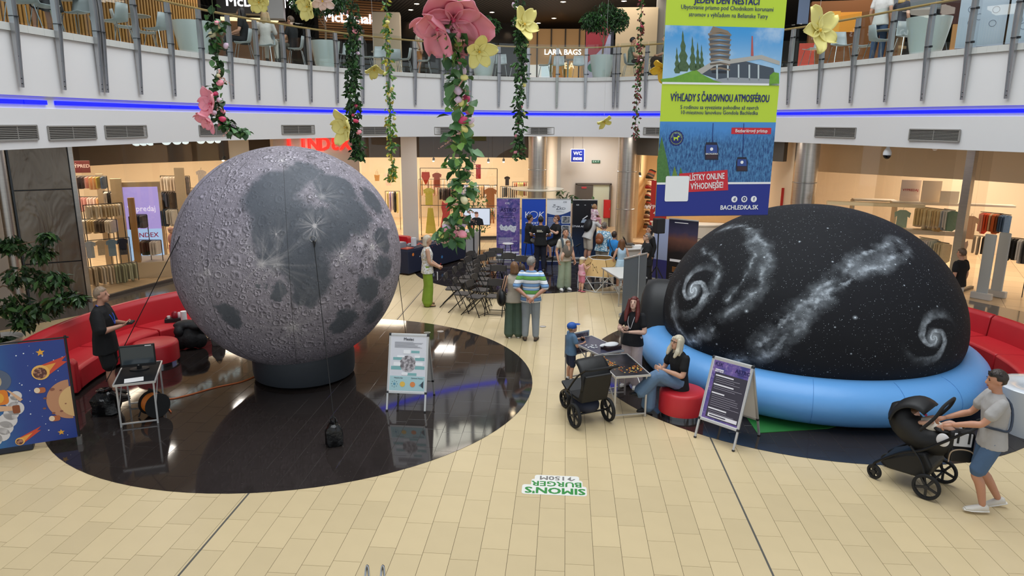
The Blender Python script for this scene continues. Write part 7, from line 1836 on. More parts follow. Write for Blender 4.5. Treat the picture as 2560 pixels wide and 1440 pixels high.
def hang_flower(label, px, py, D, L, W, mat, normal, n=5, cup=.55, a0=0.0, top=9.0):
 p = aty(px, py, D); f = thing('hanging_flower', label, 'artificial flower', (p.x, p.y, 0))
 bigflower(f, (0, 0, p.z), normal, L, W, mat, n, cup, 'bloom', a0, m_yel2, .08, .35); MB().tube([(0, 0, p.z + .03), (0, 0, max(top, p.z + .5))], .0015, 4).obj('thread', M('#c8c8c8', .5), f)
hang_flower('pale yellow artificial flower hanging before the small gallery tree', 772, 15, 9.0, .17, .16, m_yel, (-.6, -.7, -.4)); hang_flower('white and pink artificial flower hanging at the top edge', 806, 0, 9.0, .16, .10, M('#ecd2cc', .5, var=.1), (.2, -.7, -.7), 6, .2)
hang_flower('small yellow artificial flower hanging before the white fascia', 935, 172, 10.2, .15, .12, m_yel, (.2, -.5, -.8), 4); hang_flower('yellow artificial flower hanging low under the blue strip', 1510, 304, 11.5, .16, .10, m_yel, (.3, -.5, -.7), 4, .3); hang_flower('yellow artificial flower hanging left of the poster', 1655, 172, 9.8, .17, .13, m_yel2, (-.5, -.6, -.6), 4); hang_flower('big yellow orchid-like flower hanging right of the poster', 2045, 78, 7.6, .25, .17, m_yel, (.3, -.8, .2), 5, .35, .4); hang_flower('pale yellow flower cut by the top edge near the left', 648, 3, 9.2, .14, .13, m_yel, (0, -.7, -.6))
# ================================================================ TREES AND PLANTERS
def plant(label, base, trunk, crowns, leafL, n, seed, mats, pot=None, single=0, cat='tree', name='potted_tree', droop=.5, z0=0.004):
 r_ = random.Random(seed); t_ = thing(name, label, cat, (base[0], base[1], z0))
 if pot:
  r, h, col = pot; MB().lathe([(0, 0), (r * .68, 0), (r * .78, h * .25), (r * .95, h * .75), (r, h), (r * .93, h), (r * .9, h * .9), (0, h * .88)], 40).obj('pot', M(col, .2, coat=.4), t_, smooth=True, shade=50); MB().lathe([(0, h * .885), (r * .89, h * .885)], 24).obj('soil', M('#3a2c20', .9), t_)
 for pts, r0, r1 in trunk:
  P_ = spline(pts, 5); MB().tube(P_, [r0 + (r1 - r0) * i / (len(P_) - 1) for i in range(len(P_))], 8).obj('trunk' if r0 > .02 else 'branch', M('#7a6450', .8, var=.2, bump=.4, bs=30), t_, smooth=True)
 spots = []
 for i in range(n):
  c, rr = crowns[r_.randrange(len(crowns))]
  while True:
   v = Vector((r_.uniform(-1, 1), r_.uniform(-1, 1), r_.uniform(-1, 1)))
   if .25 < v.length < 1: break
  spots.append(Vector(c) + Vector((v.x * rr[0], v.y * rr[1], v.z * rr[2])))
 k = min(single, n)
 if k:
  spots.sort(key=lambda p: p.y)
  mes = [leaf_mesh('leaf', leafL * q, leafL * .42 * q, m) for m, q in zip(mats, (1, .9, 1.1, .8))]
  for p in spots[:k]: place(r_.choice(mes), 'leaf', t_, p, rand_rot(r_, droop), r_.uniform(.75, 1.2))
 if n > k: leafcloud(t_, 'foliage', spots[k:], leafL, leafL * .42, mats, r_, droop)
 return t_
m_fd = [M('#26401f', .45, var=.2), M('#2f4d26', .45, var=.2), M('#3d5c2c', .45, var=.2), M('#1d3018', .5)]
TB = aty(2, 900, 12.4); TB = Vector((TB.x, 12.4, 0))
w_ = lambda px, py, dy=0: aty(px, py, 12.4 + dy) - TB
plant('leafy rubber tree at the left edge behind the space board', (TB.x, TB.y), [([(0, 0, .3), (0.03, 0, 1.2), (.05, 0, 1.9), (.12, 0, 2.5)], .05, .035), ([(.05, 0, 1.9), (.35, -.1, 2.25), w_(110, 600)], .018, .008), ([(.04, 0, 1.6), (.5, .05, 1.9), w_(170, 720)], .018, .008), ([(.04, 0, 1.4), (.4, -.1, 1.6), w_(80, 800)], .016, .008), ([(.06, 0, 2.1), w_(20, 620)], .016, .008)],
      [(w_(30, 610), (.22, .25, .18)), (w_(100, 630), (.22, .25, .16)), (w_(60, 690), (.34, .3, .20)), (w_(130, 700), (.28, .3, .18)), (w_(30, 760), (.3, .3, .2)), (w_(160, 745), (.22, .25, .14)), (w_(110, 770), (.26, .25, .14)), (w_(60, 800), (.2, .2, .12)), (w_(195, 745), (.08, .1, .06)), (w_(115, 590), (.1, .1, .07)), (w_(10, 850), (.08, .1, .06))], .17, 1500, 31, m_fd, (.42, .6, '#cfcac4'), 290)
q = at(1180, 638); plant('small leafy tree in white pot beside the television', (q.x - .1, q.y + .5), [([(0, 0, .6), (.05, 0, 1.3), (.2, 0, 2.0)], .03, .015)], [((.30, 0, 1.75), (.5, .4, .35)), ((.55, -.1, 1.45), (.35, .3, .2)), ((.1, 0, 2.15), (.3, .3, .25)), ((.4, .1, 1.0), (.3, .3, .3))], .11, 360, 32, m_lg, (.40, .78, '#dcdde0'))
q = at(1455, 640); plant('big-leaved plant behind the black banner', (q.x - .3, q.y + .9), [([(0, 0, .5), (0, 0, 1.7)], .03, .015)], [((-.4, 0, 2.05), (.3, .2, .2)), ((.35, 0, 1.95), (.5, .2, .15)), ((0, 0, 1.9), (.3, .2, .15))], .26, 40, 33, m_fd, (.4, .6, '#c8c4be'), 40, 'plant', 'potted_plant')
q = Vector((6.3, 17.6)); plant('dark palm plant behind the top of the dome', (q.x, q.y), [([(0, 0, .5), (0, 0, 1.6)], .04, .02)], [((0, 0, 2.2), (.5, .4, .4)), ((-.1, 0, 1.9), (.4, .3, .3))], .42, 70, 34, m_ld, (.35, .6, '#8a6a4a'), 70, 'plant', 'potted_plant')
q = at(2560, 1085); plant('green plant growing in the white planter at the right edge', (q.x + .28, q.y + .05), [([(0, 0, .5), (0, 0, 1.2)], .02, .01)], [((.02, 0, 1.25), (.3, .3, .22)), ((.1, 0, 1.6), (.22, .25, .3))], .30, 30, 35, m_fd, None, 30, 'plant', 'potted_plant', z0=0.02)
# ================================================================ HANGING POSTER
PC = aty(1797, 300, 9.65); BW = 1.62; brz = math.radians(8)
hp = thing('hanging_poster', 'tall lime and blue mountain tourism poster hanging over the atrium', 'poster', (PC.x, PC.y, 0), brz)
zpx = lambda py: hz(1815 - (py - 300) * .09, py, PC)          # height at a photo row
Zb, Zt = zpx(538), 7.6
U = lambda px, py: (px - (1690 - py * .0818)) / 305.0 * BW - BW / 2      # poster x from photo column at row py
MB().box((0, .004, (Zb + Zt) / 2), (BW, .006, Zt - Zb)).obj('sheet', M('#c2de3a', .5), hp)
MB().tube([(-BW / 2, .004, Zb), (BW / 2, .004, Zb)], .012, 8).obj('bottom_bar', M('#1d2a7a', .5), hp); MB().tube([(-BW / 2, .004, Zt), (BW / 2, .004, Zt)], .014, 8).obj('top_bar', m_alu, hp)
for sx in (-1, 1): MB().tube([(sx * BW * .4, .004, Zt), (sx * BW * .4, .004, 15.6)], .003, 4).obj('cable', m_steel_d, hp)
navy = M('#1b2470', .5); lime = M('#c2de3a', .5); wht = M('#f2f4f6', .5); redp = M('#cf2534', .5)
h2 = BW / 2
def band(nm, y0, y1, mat, layer=1): return flat(hp, nm, rect(-h2, zpx(y1), h2, zpx(y0)), layer, mat)
tt = NT('poster_sky', .45); z_ = tt.sep(tt.P)[2]; tt.color(tt.mix(tt.math('MULTIPLY', tt.sstep(tt.noise(tt.P, 2.5, 4), .45, .75), .6), tt.mix(tt.sstep(z_, zpx(200), zpx(68)), '#a8d0ee', '#3f9ce0'), '#e2f0fa')); band('sky_photo', 66, 211, tt.ma)
tg = NT('poster_grass', .5); tg.color(tg.mix(tg.noise(tg.P, 14, 5), '#4f8c2c', '#86b83c')); gz = zpx
def P2(*pts): return [(U(x, y), zpx(y)) for x, y in pts]
flat(hp, 'meadow', P2((1672, 208), (1668, 200), (1700, 196), (1740, 182), (1762, 174), (1772, 185), (1800, 198), (1840, 209)), 2, tg.ma)
tfz = NT('poster_tree', .5); tfz.color(tfz.mix(tfz.noise(tfz.P, 30, 4), '#2f4a2c', '#5c7850'))
for x, yb, yt, w in ((1728, 180, 78, 18), (1752, 178, 92, 12), (1765, 176, 105, 9), (1775, 174, 112, 8), (1712, 185, 120, 10)):
 n = 9; pts = []
 for i in range(n): f = i / (n - 1); pts.append((x - w * (f) * (1 if i % 2 else .55), yt + (yb - yt) * f))
 for i in range(n - 1, -1, -1): f = i / (n - 1); pts.append((x + w * (f) * (1 if i % 2 else .55), yt + (yb - yt) * f))
 flat(hp, 'printed_spruce', P2(*pts)[::-1], 2, tfz.ma)
tw1, tw2 = M('#8a7a68', .5), M('#5a5c60', .5)
for i in range(8):
 y = 84 + i * 12.5; w = 30 - i * .6; flat(hp, 'tower_floor', P2((1822 - w, y), (1822, y - 4), (1822 + w, y + 1), (1822 + w - 1, y + 5), (1822, y + 1), (1822 - w + 1, y + 5)), 3, tw1); flat(hp, 'tower_gap', P2((1822 - w + 3, y + 4), (1822 + w - 3, y + 5), (1822 + w - 4, y + 12), (1822 - w + 4, y + 12)), 2, tw2)
flat(hp, 'tower_roof', P2((1796, 82), (1805, 66), (1842, 76), (1850, 84)), 3, tw1)
flat(hp, 'building_glass', P2((1775, 186), (1800, 162), (1880, 150), (1962, 168), (1972, 211), (1850, 209)), 2, M('#46505c', .4)); flat(hp, 'building_roof', P2((1762, 177), (1800, 155), (1930, 135), (1978, 150), (1978, 160), (1926, 146), (1806, 166), (1775, 186)), 3, M('#b4b2ac', .5))
for x in (1812, 1840, 1868, 1896, 1920): flat(hp, 'building_column', P2((x, 160), (x + 4, 160), (x + 4, 200), (x, 200)), 3, M('#c8d4d8', .5))
flat(hp, 'terrace', P2((1800, 200), (1850, 193), (1972, 196), (1972, 211), (1838, 209)), 3, M('#9aa0a8', .5)); flat(hp, 'printed_bush', P2((1950, 212), (1952, 186), (1962, 178), (1976, 180), (1977, 212)), 4, tg.ma); flat(hp, 'antenna', P2((1902, 138), (1904, 88), (1907, 88), (1909, 138)), 3, M('#b85a58', .5))
band('white_line', 207, 212, wht, 4)
text(hp, 'JEDEN DEŇ NESTAČÍ', .115, (.0, -.006, zpx(2)), navy, bold=.022, sx=.82)
text(hp, 'Ubytovanie priamo pod Chodníkom korunami', .076, (.01, -.006, zpx(20)), navy, sx=.88); text(hp, 'stromov s výhľadom na Belianske Tatry', .076, (.03, -.006, zpx(38)), navy, sx=.88)
text(hp, 'VÝHĽADY S ČAROVNOU ATMOSFÉROU', .135, (.0, -.006, zpx(246)), navy, bold=.02, sx=.565); text(hp, 'S rodinou sa vyveziete pohodlne až navrch', .072, (.0, -.006, zpx(269)), navy, sx=.88); text(hp, '10-miestnou lanovkou Gondola Bachledka', .072, (.0, -.006, zpx(282)), navy, sx=.88)
tf_ = NT('forest_print', .5); mpn = tf_.N.new('ShaderNodeMapping'); mpn.inputs['Scale'].default_value = (26, 1, 8); tf_.L.new(tf_.P, mpn.inputs[0]); fo = tf_.noise(mpn.outputs[0], 1.6, 5, .7); zz = tf_.sep(tf_.P)[2]; big = tf_.noise(tf_.P, 2.2, 4)
tf_.color(tf_.mix(tf_.sstep(tf_.math('ADD', zz, tf_.math('MULTIPLY', big, .5)), zpx(350) + .15, zpx(318) + .3), tf_.mix(tf_.sstep(fo, .35, .65), '#153f7a', '#4f8cc0'), '#4a90d8')); band('forest_photo', 305, 457, tf_.ma)
flat(hp, 'printed_spruce', P2((1652, 457), (1655, 400), (1668, 342), (1680, 395), (1690, 457)), 2, NT('spruce', .5).color(tfz.N and M and None) if False else M('#4c7a3c', .6, var=.4, vs=30)); flat(hp, 'printed_spruce', P2((1688, 457), (1700, 415), (1712, 457)), 2, M('#6a8a3c', .6, var=.4, vs=30)); flat(hp, 'printed_spruce', P2((1705, 457), (1716, 418), (1728, 457)), 2, M('#4c7a3c', .6, var=.4, vs=30))
def gondola(x, y, w, h, top):
 MB().tube([(U(x + 2, y - h), -.004, zpx(y - h)), (U(x + 5, top), -.004, zpx(top))], .004, 5).obj('gondola_cable', navy, hp)
 flat(hp, 'gondola_cabin', P2((x - w, y + h), (x - w * 1.05, y - h * .3), (x - w * .8, y - h), (x + w * .8, y - h), (x + w * 1.05, y - h * .3), (x + w, y + h)), 3, M('#181c34', .4)); flat(hp, 'gondola_window', P2((x - w * .85, y + h * .25), (x - w * .8, y - h * .7), (x + w * .8, y - h * .7), (x + w * .85, y + h * .25)), 4, M('#2c4a94', .3)); flat(hp, 'gondola_logo', circ(U(x, y - 6), zpx(y - 5), .022, 12), 5, wht); flat(hp, 'gondola_panel', P2((x - w * .8, y + h * .85), (x - w * .82, y + h * .35), (x + w * .82, y + h * .35), (x + w * .8, y + h * .85)), 4, M('#3a2430', .5))
gondola(1798, 378, 18, 22, 308); gondola(1879, 411, 15, 18, 308)
text(hp, 'BACHLEDKA', .03, (U(1798, 385), -.009, zpx(385)), wht, bold=.01)
bz = (U(1706, 346), zpx(346)); flat(hp, 'pet_badge', star(bz[0], bz[1], .105, 16, .92), 3, navy); MB().tube([(bz[0] + .078 * math.cos(a), -.0062, bz[1] + .078 * math.sin(a)) for a in [2 * PI * i / 24 for i in range(24)]], .0018, 4, closed=True).obj('badge_ring', lime, hp)
flat(hp, 'badge_dog', [(bz[0] - .035, bz[1] - .03), (bz[0] - .022, bz[1] - .03), (bz[0] - .018, bz[1] - .008), (bz[0] + .008, bz[1] - .008), (bz[0] + .012, bz[1] - .03), (bz[0] + .024, bz[1] - .03), (bz[0] + .022, bz[1] + .01), (bz[0] + .042, bz[1] + .012), (bz[0] + .04, bz[1] + .03), (bz[0] + .018, bz[1] + .034), (bz[0] + .01, bz[1] + .012), (bz[0] - .03, bz[1] + .012), (bz[0] - .042, bz[1] + .024)], 5, lime)
for i, chs in enumerate('PET FRIENDLY'):
 a = PI * .93 - i * PI * .86 / 11
 if chs != ' ': text(hp, chs, .024, (bz[0] + .063 * math.cos(a), -.008, bz[1] + .063 * math.sin(a)), M('#b8e0d8', .5), rot=(PI / 2, -(a - PI / 2), 0))
flat(hp, 'access_label', rect(U(1851, 327), zpx(335), U(1957, 327), zpx(319)), 3, redp); text(hp, 'Bezbariérový prístup', .062, (U(1904, 327), -.008, zpx(327)), wht, bold=.008, sx=.88)
band('white_line', 456, 461, wht, 3); band('navy_field', 461, 538, M('#1b2b8c', .45), 2)
flat(hp, 'red_label', P2((1716, 481), (1712, 434), (1840, 425), (1842, 476)), 4, redp); text(hp, 'LÍSTKY ONLINE', .115, (U(1785, 443), -.010, zpx(443)), wht, bold=.015, sx=.62, rot=(PI / 2, -.05, 0)); text(hp, 'VÝHODNEJŠIE!', .115, (U(1785, 465), -.010, zpx(465)), wht, bold=.015, sx=.62, rot=(PI / 2, -.05, 0))
flat(hp, 'white_card', rrect(U(1674, 470), zpx(503), U(1736, 470), zpx(440), .02), 6, wht)
for x, ch_ in ((1859, '♪'), (1886, '◎'), (1912, 'f')): flat(hp, 'social_icon', circ(U(x, 499), zpx(499), .043, 24), 3, wht); text(hp, ch_ if ch_ != '♪' else 'd', .062, (U(x, 499), -.008, zpx(499)), navy, bold=.015)
text(hp, 'BACHLEDKA.SK', .085, (U(1872, 520), -.008, zpx(520)), wht, bold=.02, sx=.92)
# ================================================================ CLOTHES AND SHOP FITTINGS
_gm = {}
ORD = 'First Second Third Fourth Fifth Sixth Seventh Eighth Ninth Tenth Eleventh Twelfth Thirteenth Fourteenth Fifteenth Sixteenth Seventeenth Eighteenth Nineteenth'.split()
ORD += ['Twentieth'] + ['Twenty-' + o.lower() for o in ORD[:9]] + ['Thirtieth'] + ['Thirty-' + o.lower() for o in ORD[:9]]
def gmesh(kind, col):
 k = (kind, col)
 if k in _gm: return _gm[k]
 mb = MB(); mat = cloth(col)
 if kind == 'side':      # hung edge-on: shoulder slope, thin
  mb.prism([(-.20, -.06), (-.04, 0), (.04, 0), (.20, -.06), (.19, -.9), (.05, -1.0), (-.12, -.97), (-.2, -.93)], -.022, .022, axis='x')
 elif kind == 'tee': mb.prism([(-.12, 0), (.12, 0), (.34, -.12), (.30, -.34), (.22, -.28), (.22, -1), (-.22, -1), (-.22, -.28), (-.30, -.34), (-.34, -.12)], -.02, .03, axis='y')
 elif kind == 'dress': mb.prism([(-.13, 0), (-.06, -.07), (.06, -.07), (.13, 0), (.17, -.18), (.12, -.36), (.27, -.98), (.1, -1), (-.1, -1), (-.27, -.98), (-.12, -.36), (-.17, -.18)], -.03, .04, axis='y')
 elif kind == 'skirt': mb.prism([(-.12, 0), (.12, 0), (.26, -.97), (.12, -1), (0, -.98), (-.12, -1), (-.26, -.97)], -.04, .05, axis='y')
 elif kind == 'body': mb.prism([(-.3, 0), (.3, 0), (.34, -.35), (.0, -1), (-.34, -.35)], -.03, .03, axis='y')
 elif kind == 'trousers': mb.prism([(-.2, 0), (.2, 0), (.24, -1), (.06, -1), (0, -.35), (-.06, -1), (-.24, -1)], -.03, .03, axis='y')
 elif kind == 'tote': mb.prism([(-.3, -.35), (-.12, -.4), (-.1, 0), (-.06, 0), (-.08, -.4), (.08, -.4), (.06, 0), (.1, 0), (.12, -.4), (.3, -.35), (.22, -1), (-.22, -1)], -.06, .06, axis='y')
 o = mb.obj('garment', mat, None, bevel=0); o.data.name = 'garment'; _gm[k] = o.data; bpy.data.objects.remove(o); return _gm[k]
hook_me = MB().tube([(0, 0, -.01), (0, 0, .05), (.02, 0, .07), (.03, 0, .05)], .004, 5).obj('hook', m_black); hook_data = hook_me.data; bpy.data.objects.remove(hook_me)
def hang(kind, col, p, rz, h, w, label, group=None, name='garment', cat='garment'):
 o = place(gmesh(kind, col), name, None, p, (0, 0, rz), (w, w, h)); tag(o, label, cat, group); return o
def pxw(p): return math.atan2(-p.x, p.y)
def rail(where, px0, px1, py, D, drop, cols, kind='side', pitch=.075, D1=None, legs=True):
 a, b = aty(px0, py, D), aty(px1, py, D1 or D); d = b - a; d.z = 0; L = d.length; rz = math.atan2(d.y, d.x)
 r_ = random.Random(px0 * 7 + py); zr = (a.z + b.z) / 2
 rl_ = thing('clothes_rail', 'metal clothes rail ' + where, 'clothes rail', (a.x, a.y, 0), rz); MB().tube([(-.05, 0, zr), (L + .05, 0, zr)], .012, 6).obj('bar', m_steel_d, rl_)
 if legs:
  for x in (-.05, L + .05): MB().tube([(x, 0, 0.004), (x, 0, zr)], .012, 6).obj('post', m_steel_d, rl_)
 n = max(2, int(L / pitch))
 for i in range(n):
  q = a + d * ((i + .5) / n); q.z = zr - .02; c = cols[min(len(cols) - 1, int(i / n * len(cols)))] if r_.random() < .8 else r_.choice(cols)
  o = hang(kind, c, q, rz + (r_.uniform(-.12, .12)), drop * r_.uniform(.88, 1.08), .9 if kind == 'side' else drop * r_.uniform(.85, 1.0), '%s %s from left, rail %s' % (ORD[i], 'garment' if kind == 'side' else 'small top', where), 'garments on the rail ' + where)
CR = ['#e0d2b8', '#d8c4a0', '#c9b48c'];
rail('low in the left shop window', 218, 338, 662, 19.1, .50, ['#b8a486', '#d2c8b4', '#8f9474', '#a8ad90'], D1=19.9); rail('at mid height in the left shop window', 208, 318, 598, 19.2, .46, ['#b4bcc4', '#cbb596', '#7f9bb0', '#2c3040'], 'tee', .26, 19.9); rail('high in the left shop window', 212, 300, 510, 19.6, .36, CR + ['#e4dac8'], D1=20.2); rail('deep at the left of the left shop', 196, 262, 440, 21.0, .38, ['#3a2c2c', '#c98f86', '#d8a878', '#c9a84a', '#4f6480'], 'side', .11); rail('beside the pale pillar in the left shop', 262, 300, 478, 21.4, .5, ['#e0d8cc', '#2a2426', '#d2c4b4', '#3a3436']); rail('with dark coats right of the screen', 404, 432, 478, 22.0, 1.0, ['#2a1f1c', '#3a2a26', '#221a1a'], 'side', .06); rail('with jeans and tops right of the screen', 404, 440, 522, 21.6, .5, ['#3f5264', '#d8d4c8', '#e2ddd2']); rail('with black tops before the screen', 328, 362, 536, 20.6, .42, ['#1d1d20', '#26262a', '#4a4a50'], 'side', .05); rail('with white baby suits before the screen', 352, 398, 600, 20.5, .42, ['#7a705f', '#2a3a2c', '#e4dfd6', '#e8e4dc'], 'side', .07)
rail('under the sale sign in the left shop', 200, 286, 548, 20.6, .40, ['#d8cfc0', '#c9b48c', '#6a5a4c', '#e0d8c8'], 'side', .08); rail('far back in the left shop, pink row', 190, 290, 492, 23.2, .5, ['#c98f86', '#e0c4b8', '#d8a878', '#8f7a6a'], 'side', .10); rail('at the back of the left shop near the moon', 440, 520, 470, 25.5, .8, ['#2a2426', '#c9b8a4', '#e0d8cc', '#5a4a44'], 'side', .10); rail('at the back of the left shop behind the screen', 404, 470, 440, 25.0, .6, ['#e0d8cc', '#d2c4b4', '#3a3436'], 'side', .10); rail('with bright tops by the steel column', 1284, 1318, 455, 31.0, .62, ['#c86a3a', '#d8c45a', '#e0cf7a', '#b04a3a', '#7a3a30']); rail('with denim by the round glass counter', 1254, 1288, 466, 30.5, .5, ['#5a6670', '#6a7680', '#2a2a2e']); rail('behind the small white column', 966, 996, 478, 30.0, .9, ['#b02a30', '#c9b4d8', '#d8d0e4', '#2a2a2c', '#d8c878'], 'side', .10); rail('behind the yellow dress', 1098, 1150, 470, 31.0, .55, ['#3a3034', '#2c2626', '#4a3a3c']); rail('far back in the dress shop', 1050, 1150, 448, 33.6, .8, ['#d8b48a', '#c9a090', '#e0dcd6', '#5a5a64'], 'side', .14); rail('low on the back wall of the dress shop', 1150, 1300, 520, 33.6, .9, ['#d89a7a', '#e0c4a8', '#b8a8b8', '#7a8494'], 'side', .14); rail('in the centre of the dress window', 1150, 1240, 462, 31.6, .6, ['#8fa4d0', '#e0e0e4', '#d8b48a', '#e0dcd6'])
rail('high in the right shop, cream row', 2297, 2362, 520, 21.6, .62, ['#dcc48e', '#e0cfa0', '#cdb07c'], 'side', .05, 20.8, False); rail('high in the right shop, white row', 2364, 2386, 524, 20.8, .6, ['#8f9cb0', '#e0e0dc', '#5f7a68'], 'side', .06, 20.5, False); rail('low in the right shop, white row', 2302, 2343, 596, 21.4, .6, ['#c8ccc8', '#d8d8dc', '#b8c4bc'], 'side', .06, 20.9, False); rail('low in the right shop, beige row', 2345, 2370, 606, 20.9, .55, ['#c4b894', '#d2c8a8'], 'side', .06, 20.6, False); rail('behind the glass, red and orange row', 2456, 2504, 532, 20.6, .58, ['#d8402c', '#e0562c', '#e0b890', '#c9622c', '#8a4a24'], 'side', .06, 20.2, False); rail('behind the glass, denim row', 2504, 2524, 536, 20.2, .55, ['#3f5672', '#4a6484', '#32465e'], 'side', .06, 20.0, False); rail('behind the glass, dark camisoles', 2432, 2466, 590, 20.4, .5, ['#5a4436', '#4a3a30', '#17171a'], 'side', .10, 20.2, False); rail('at the right edge of the right shop', 2522, 2575, 596, 19.0, .62, ['#1c1c20', '#c9a8a4', '#c82430', '#e0dcd8', '#2a2a2e'], 'side', .07, 18.6)
FG = [('tee', '#d8cf5a', 1072, 470, 28.7, .70, 'yellow short top hung on the black window stand'), ('skirt', '#d2c85a', 1076, 520, 28.6, 1.05, 'long yellow skirt hung under the yellow top'), ('body', '#c8401e', 1064, 430, 29.6, .55, 'orange red bodysuit on the back wall of the dress shop'), ('tee', '#b05a44', 1092, 432, 29.6, .60, 'checked brick red shirt on the back wall'), ('dress', '#d85a5e', 1115, 502, 28.7, 1.45, 'long coral pink dress in the shop window'), ('tee', '#d88a4e', 1226, 470, 28.8, .80, 'orange tied blouse at the right of the window stand'), ('trousers', '#d88e58', 1230, 528, 28.8, .50, 'orange shorts hung under the orange blouse'), ('tee', '#211c1c', 1268, 441, 31.5, .40, 'black blouse on the cream back wall'), ('tee', '#e2d2b4', 1230, 438, 31.5, .55, 'pale yellow blouse on the cream back wall'), ('tote', '#b08044', 942, 428, 31.0, .42, 'straw tote bag on the wall left of the white column'), ('tee', '#e6c4b4', 970, 432, 31.0, .55, 'pale pink shirt on the wall left of the white column'), ('dress', '#e07a78', 1175, 560, 28.8, .8, 'pink pleated dress behind the television'), ('tee', '#c4845c', 2428, 540, 20.0, .66, 'large tan T-shirt hung behind the glass panel'), ('dress', '#a88a84', 2412, 600, 20.2, .75, 'mauve dress behind the man in black'), ('tee', '#e4e0e0', 502, 425, 23.5, .5, 'white printed T-shirt in the left shop near the moon'), ('tee', '#a8c4b4', 2258, 525, 21.8, .7, 'mint top hung at the end of the white shelf')]
for kd, c, px, py, D, h, lb in FG:
 p = aty(px, py, D); o = hang(kd, c, p, pxw(p), h, h * (.95 if kd in ('tee', 'body', 'tote') else .8), lb, None, 'tote_bag' if kd == 'tote' else 'hanging_garment', 'bag' if kd == 'tote' else 'garment'); place(hook_data, 'hook', o, (0, 0, 0)); o.children[0].scale = (1 / h, 1 / h, 1 / h)
def stand_box(name, label, cat, px0, px1, py0, py1, D, depth, mat, z0=None, parts=None, kind=None):
 """an upright box that fills the measured outline at distance D"""
 a, b = aty(px0, (py0 + py1) / 2, D), aty(px1, (py0 + py1) / 2, D); cx = (a + b) / 2; zt, zb = aty((px0 + px1) / 2, py0, D).z, aty((px0 + px1) / 2, py1, D).z
 if z0 is not None: zb = z0
 t_ = thing(name, label, cat, (cx.x, cx.y, zb), pxw(cx) * .6, None, kind); w = (b - a).length; h = zt - zb
 MB().box((0, depth / 2, h / 2), (w, depth, h)).obj('body', mat, t_, bevel=.004); return t_, w, h
# black window stand, sale signs
t_, w, h = stand_box('display_plinth', 'low cream display plinth under the shop window screen', 'plinth', 335, 446, 655, 700, 20.3, 1.4, M('#d8c4a4', .6), .004)
sc, w, h = stand_box('digital_screen', 'tall lit sale screen in the left shop', 'screen', 312, 404, 455, 655, 21.3, .14, M('#cbb28c', .6)); flat(sc, 'upper_display', rect(-w * .44, h * .42, w * .44, h * .94), 1, M('#a89ae0', .3, emit=.75)); flat(sc, 'lower_display', rect(-w * .44, h * .02, w * .44, h * .42), 1, M('#9fc4f0', .3, emit=.8)); text(sc, 'Výpredaj', .24, (0, -.004, h * .67), M('#e8e6f4', .5, emit=.8), sx=.9); text(sc, 'LINDEX', .20, (.04, -.004, h * .34), M('#a02a50', .5, emit=.3), bold=.01); text(sc, '20%', .26, (.1, -.004, h * .13), M('#4a4a6a', .5)); lines(sc, -.1, .3, h * .24, h * .26, 2, M('#5a5a7a', .5), h=.012, y0=-.002)
for px0, px1, py0, py1, D, nm, lb, c in ((290, 314, 447, 690, 21.0, 'pale_pillar', 'cream pillar left of the sale screen', '#dcc39a'), (330, 344, 495, 690, 20.2, 'wooden_post', 'slim wooden post carrying the black tops', '#b98a4e'), (446, 468, 420, 640, 22.5, 'pale_partition', 'pale partition right of the sale screen', '#dcc8a8'), (246, 262, 435, 560, 21.8, 'grey_pillar', 'narrow grey pillar deep in the left shop', '#a8957a')): stand_box(nm, lb, nm.split('_')[1], px0, px1, py0, py1, D, .12, M(c, .6), .004)
t_, w, h = stand_box('mannequin', 'small child mannequin in pink stripes beside the screen', 'mannequin', 424, 440, 612, 640, 20.9, .14, M('#c8707c', .7), .35); MB().ell((0, .05, h + .16), (.12, .10, .18), 12, 8).obj('torso', cloth('#e0a89c'), t_, smooth=True); MB().ell((0, .05, h + .42), .085, 12, 8).obj('head', M('#d8b49c', .5), t_, smooth=True); MB().ell((0, .05, h + .47), (.1, .1, .05), 12, 6).obj('hat', cloth('#e0b4a8'), t_, smooth=True)
wsn = aty(1050, 421, 28.5); wse = aty(1243, 421, 28.5); ws_ = thing('window_stand', 'black metal display stand in the dress shop window', 'display stand', (wsn.x, wsn.y, .004)); Lw = wse.x - wsn.x
for x in (0, Lw * .5, Lw): MB().tube([(x, 0, 0), (x, 0, wsn.z)], .016, 6).obj('upright', m_steel_d, ws_)
for py in (421, 463, 514): MB().tube([(0, 0, aty(1150, py, 28.5).z), (Lw, 0, aty(1150, py, 28.5).z)], .012, 6).obj('crossbar', m_steel_d, ws_)
def sign(label, px0, px1, py0, py1, D, col, txt=None, tcol='#f4f0f0', size=.16, z0=None, emit=0):
 t_, w, h = stand_box('sale_sign', label, 'sign', px0, px1, py0, py1, D, .03, M(col, .5, emit=emit), z0)
 if txt: text(t_, txt, size, (0, -.004, h * .55), M(tcol, .5), bold=.015)
 return t_
sign('red sale sign hanging in the dress shop', 1190, 1202, 411, 447, 30.0, '#d0302c', None); sign('red sale poster beside the steel column', 1627, 1668, 452, 545, 26.4, '#b3261f', 'VÝPREDAJ\n40%', size=.22, z0=.004); sign('red sale poster right of the hanging poster', 1953, 1976, 470, 514, 24.0, '#c02a22', 'AJ', size=.2, z0=.004); sign('white sale board on the shelf, left one', 2254, 2298, 450, 506, 22.4, '#e6d8d4', 'VYPREDAJ', '#b8303a', .10); sign('white sale board on the shelf, middle one', 2307, 2350, 452, 508, 22.0, '#ead9c4', None); sign('plain white board on the shelf, right one', 2353, 2394, 478, 509, 21.6, '#e4d6c0', None); sign('dark red mirrored sale sign deep in the left shop', 180, 222, 402, 432, 21.4, '#5a1f1e', 'VÝPRED', '#c8b0a8', .14)
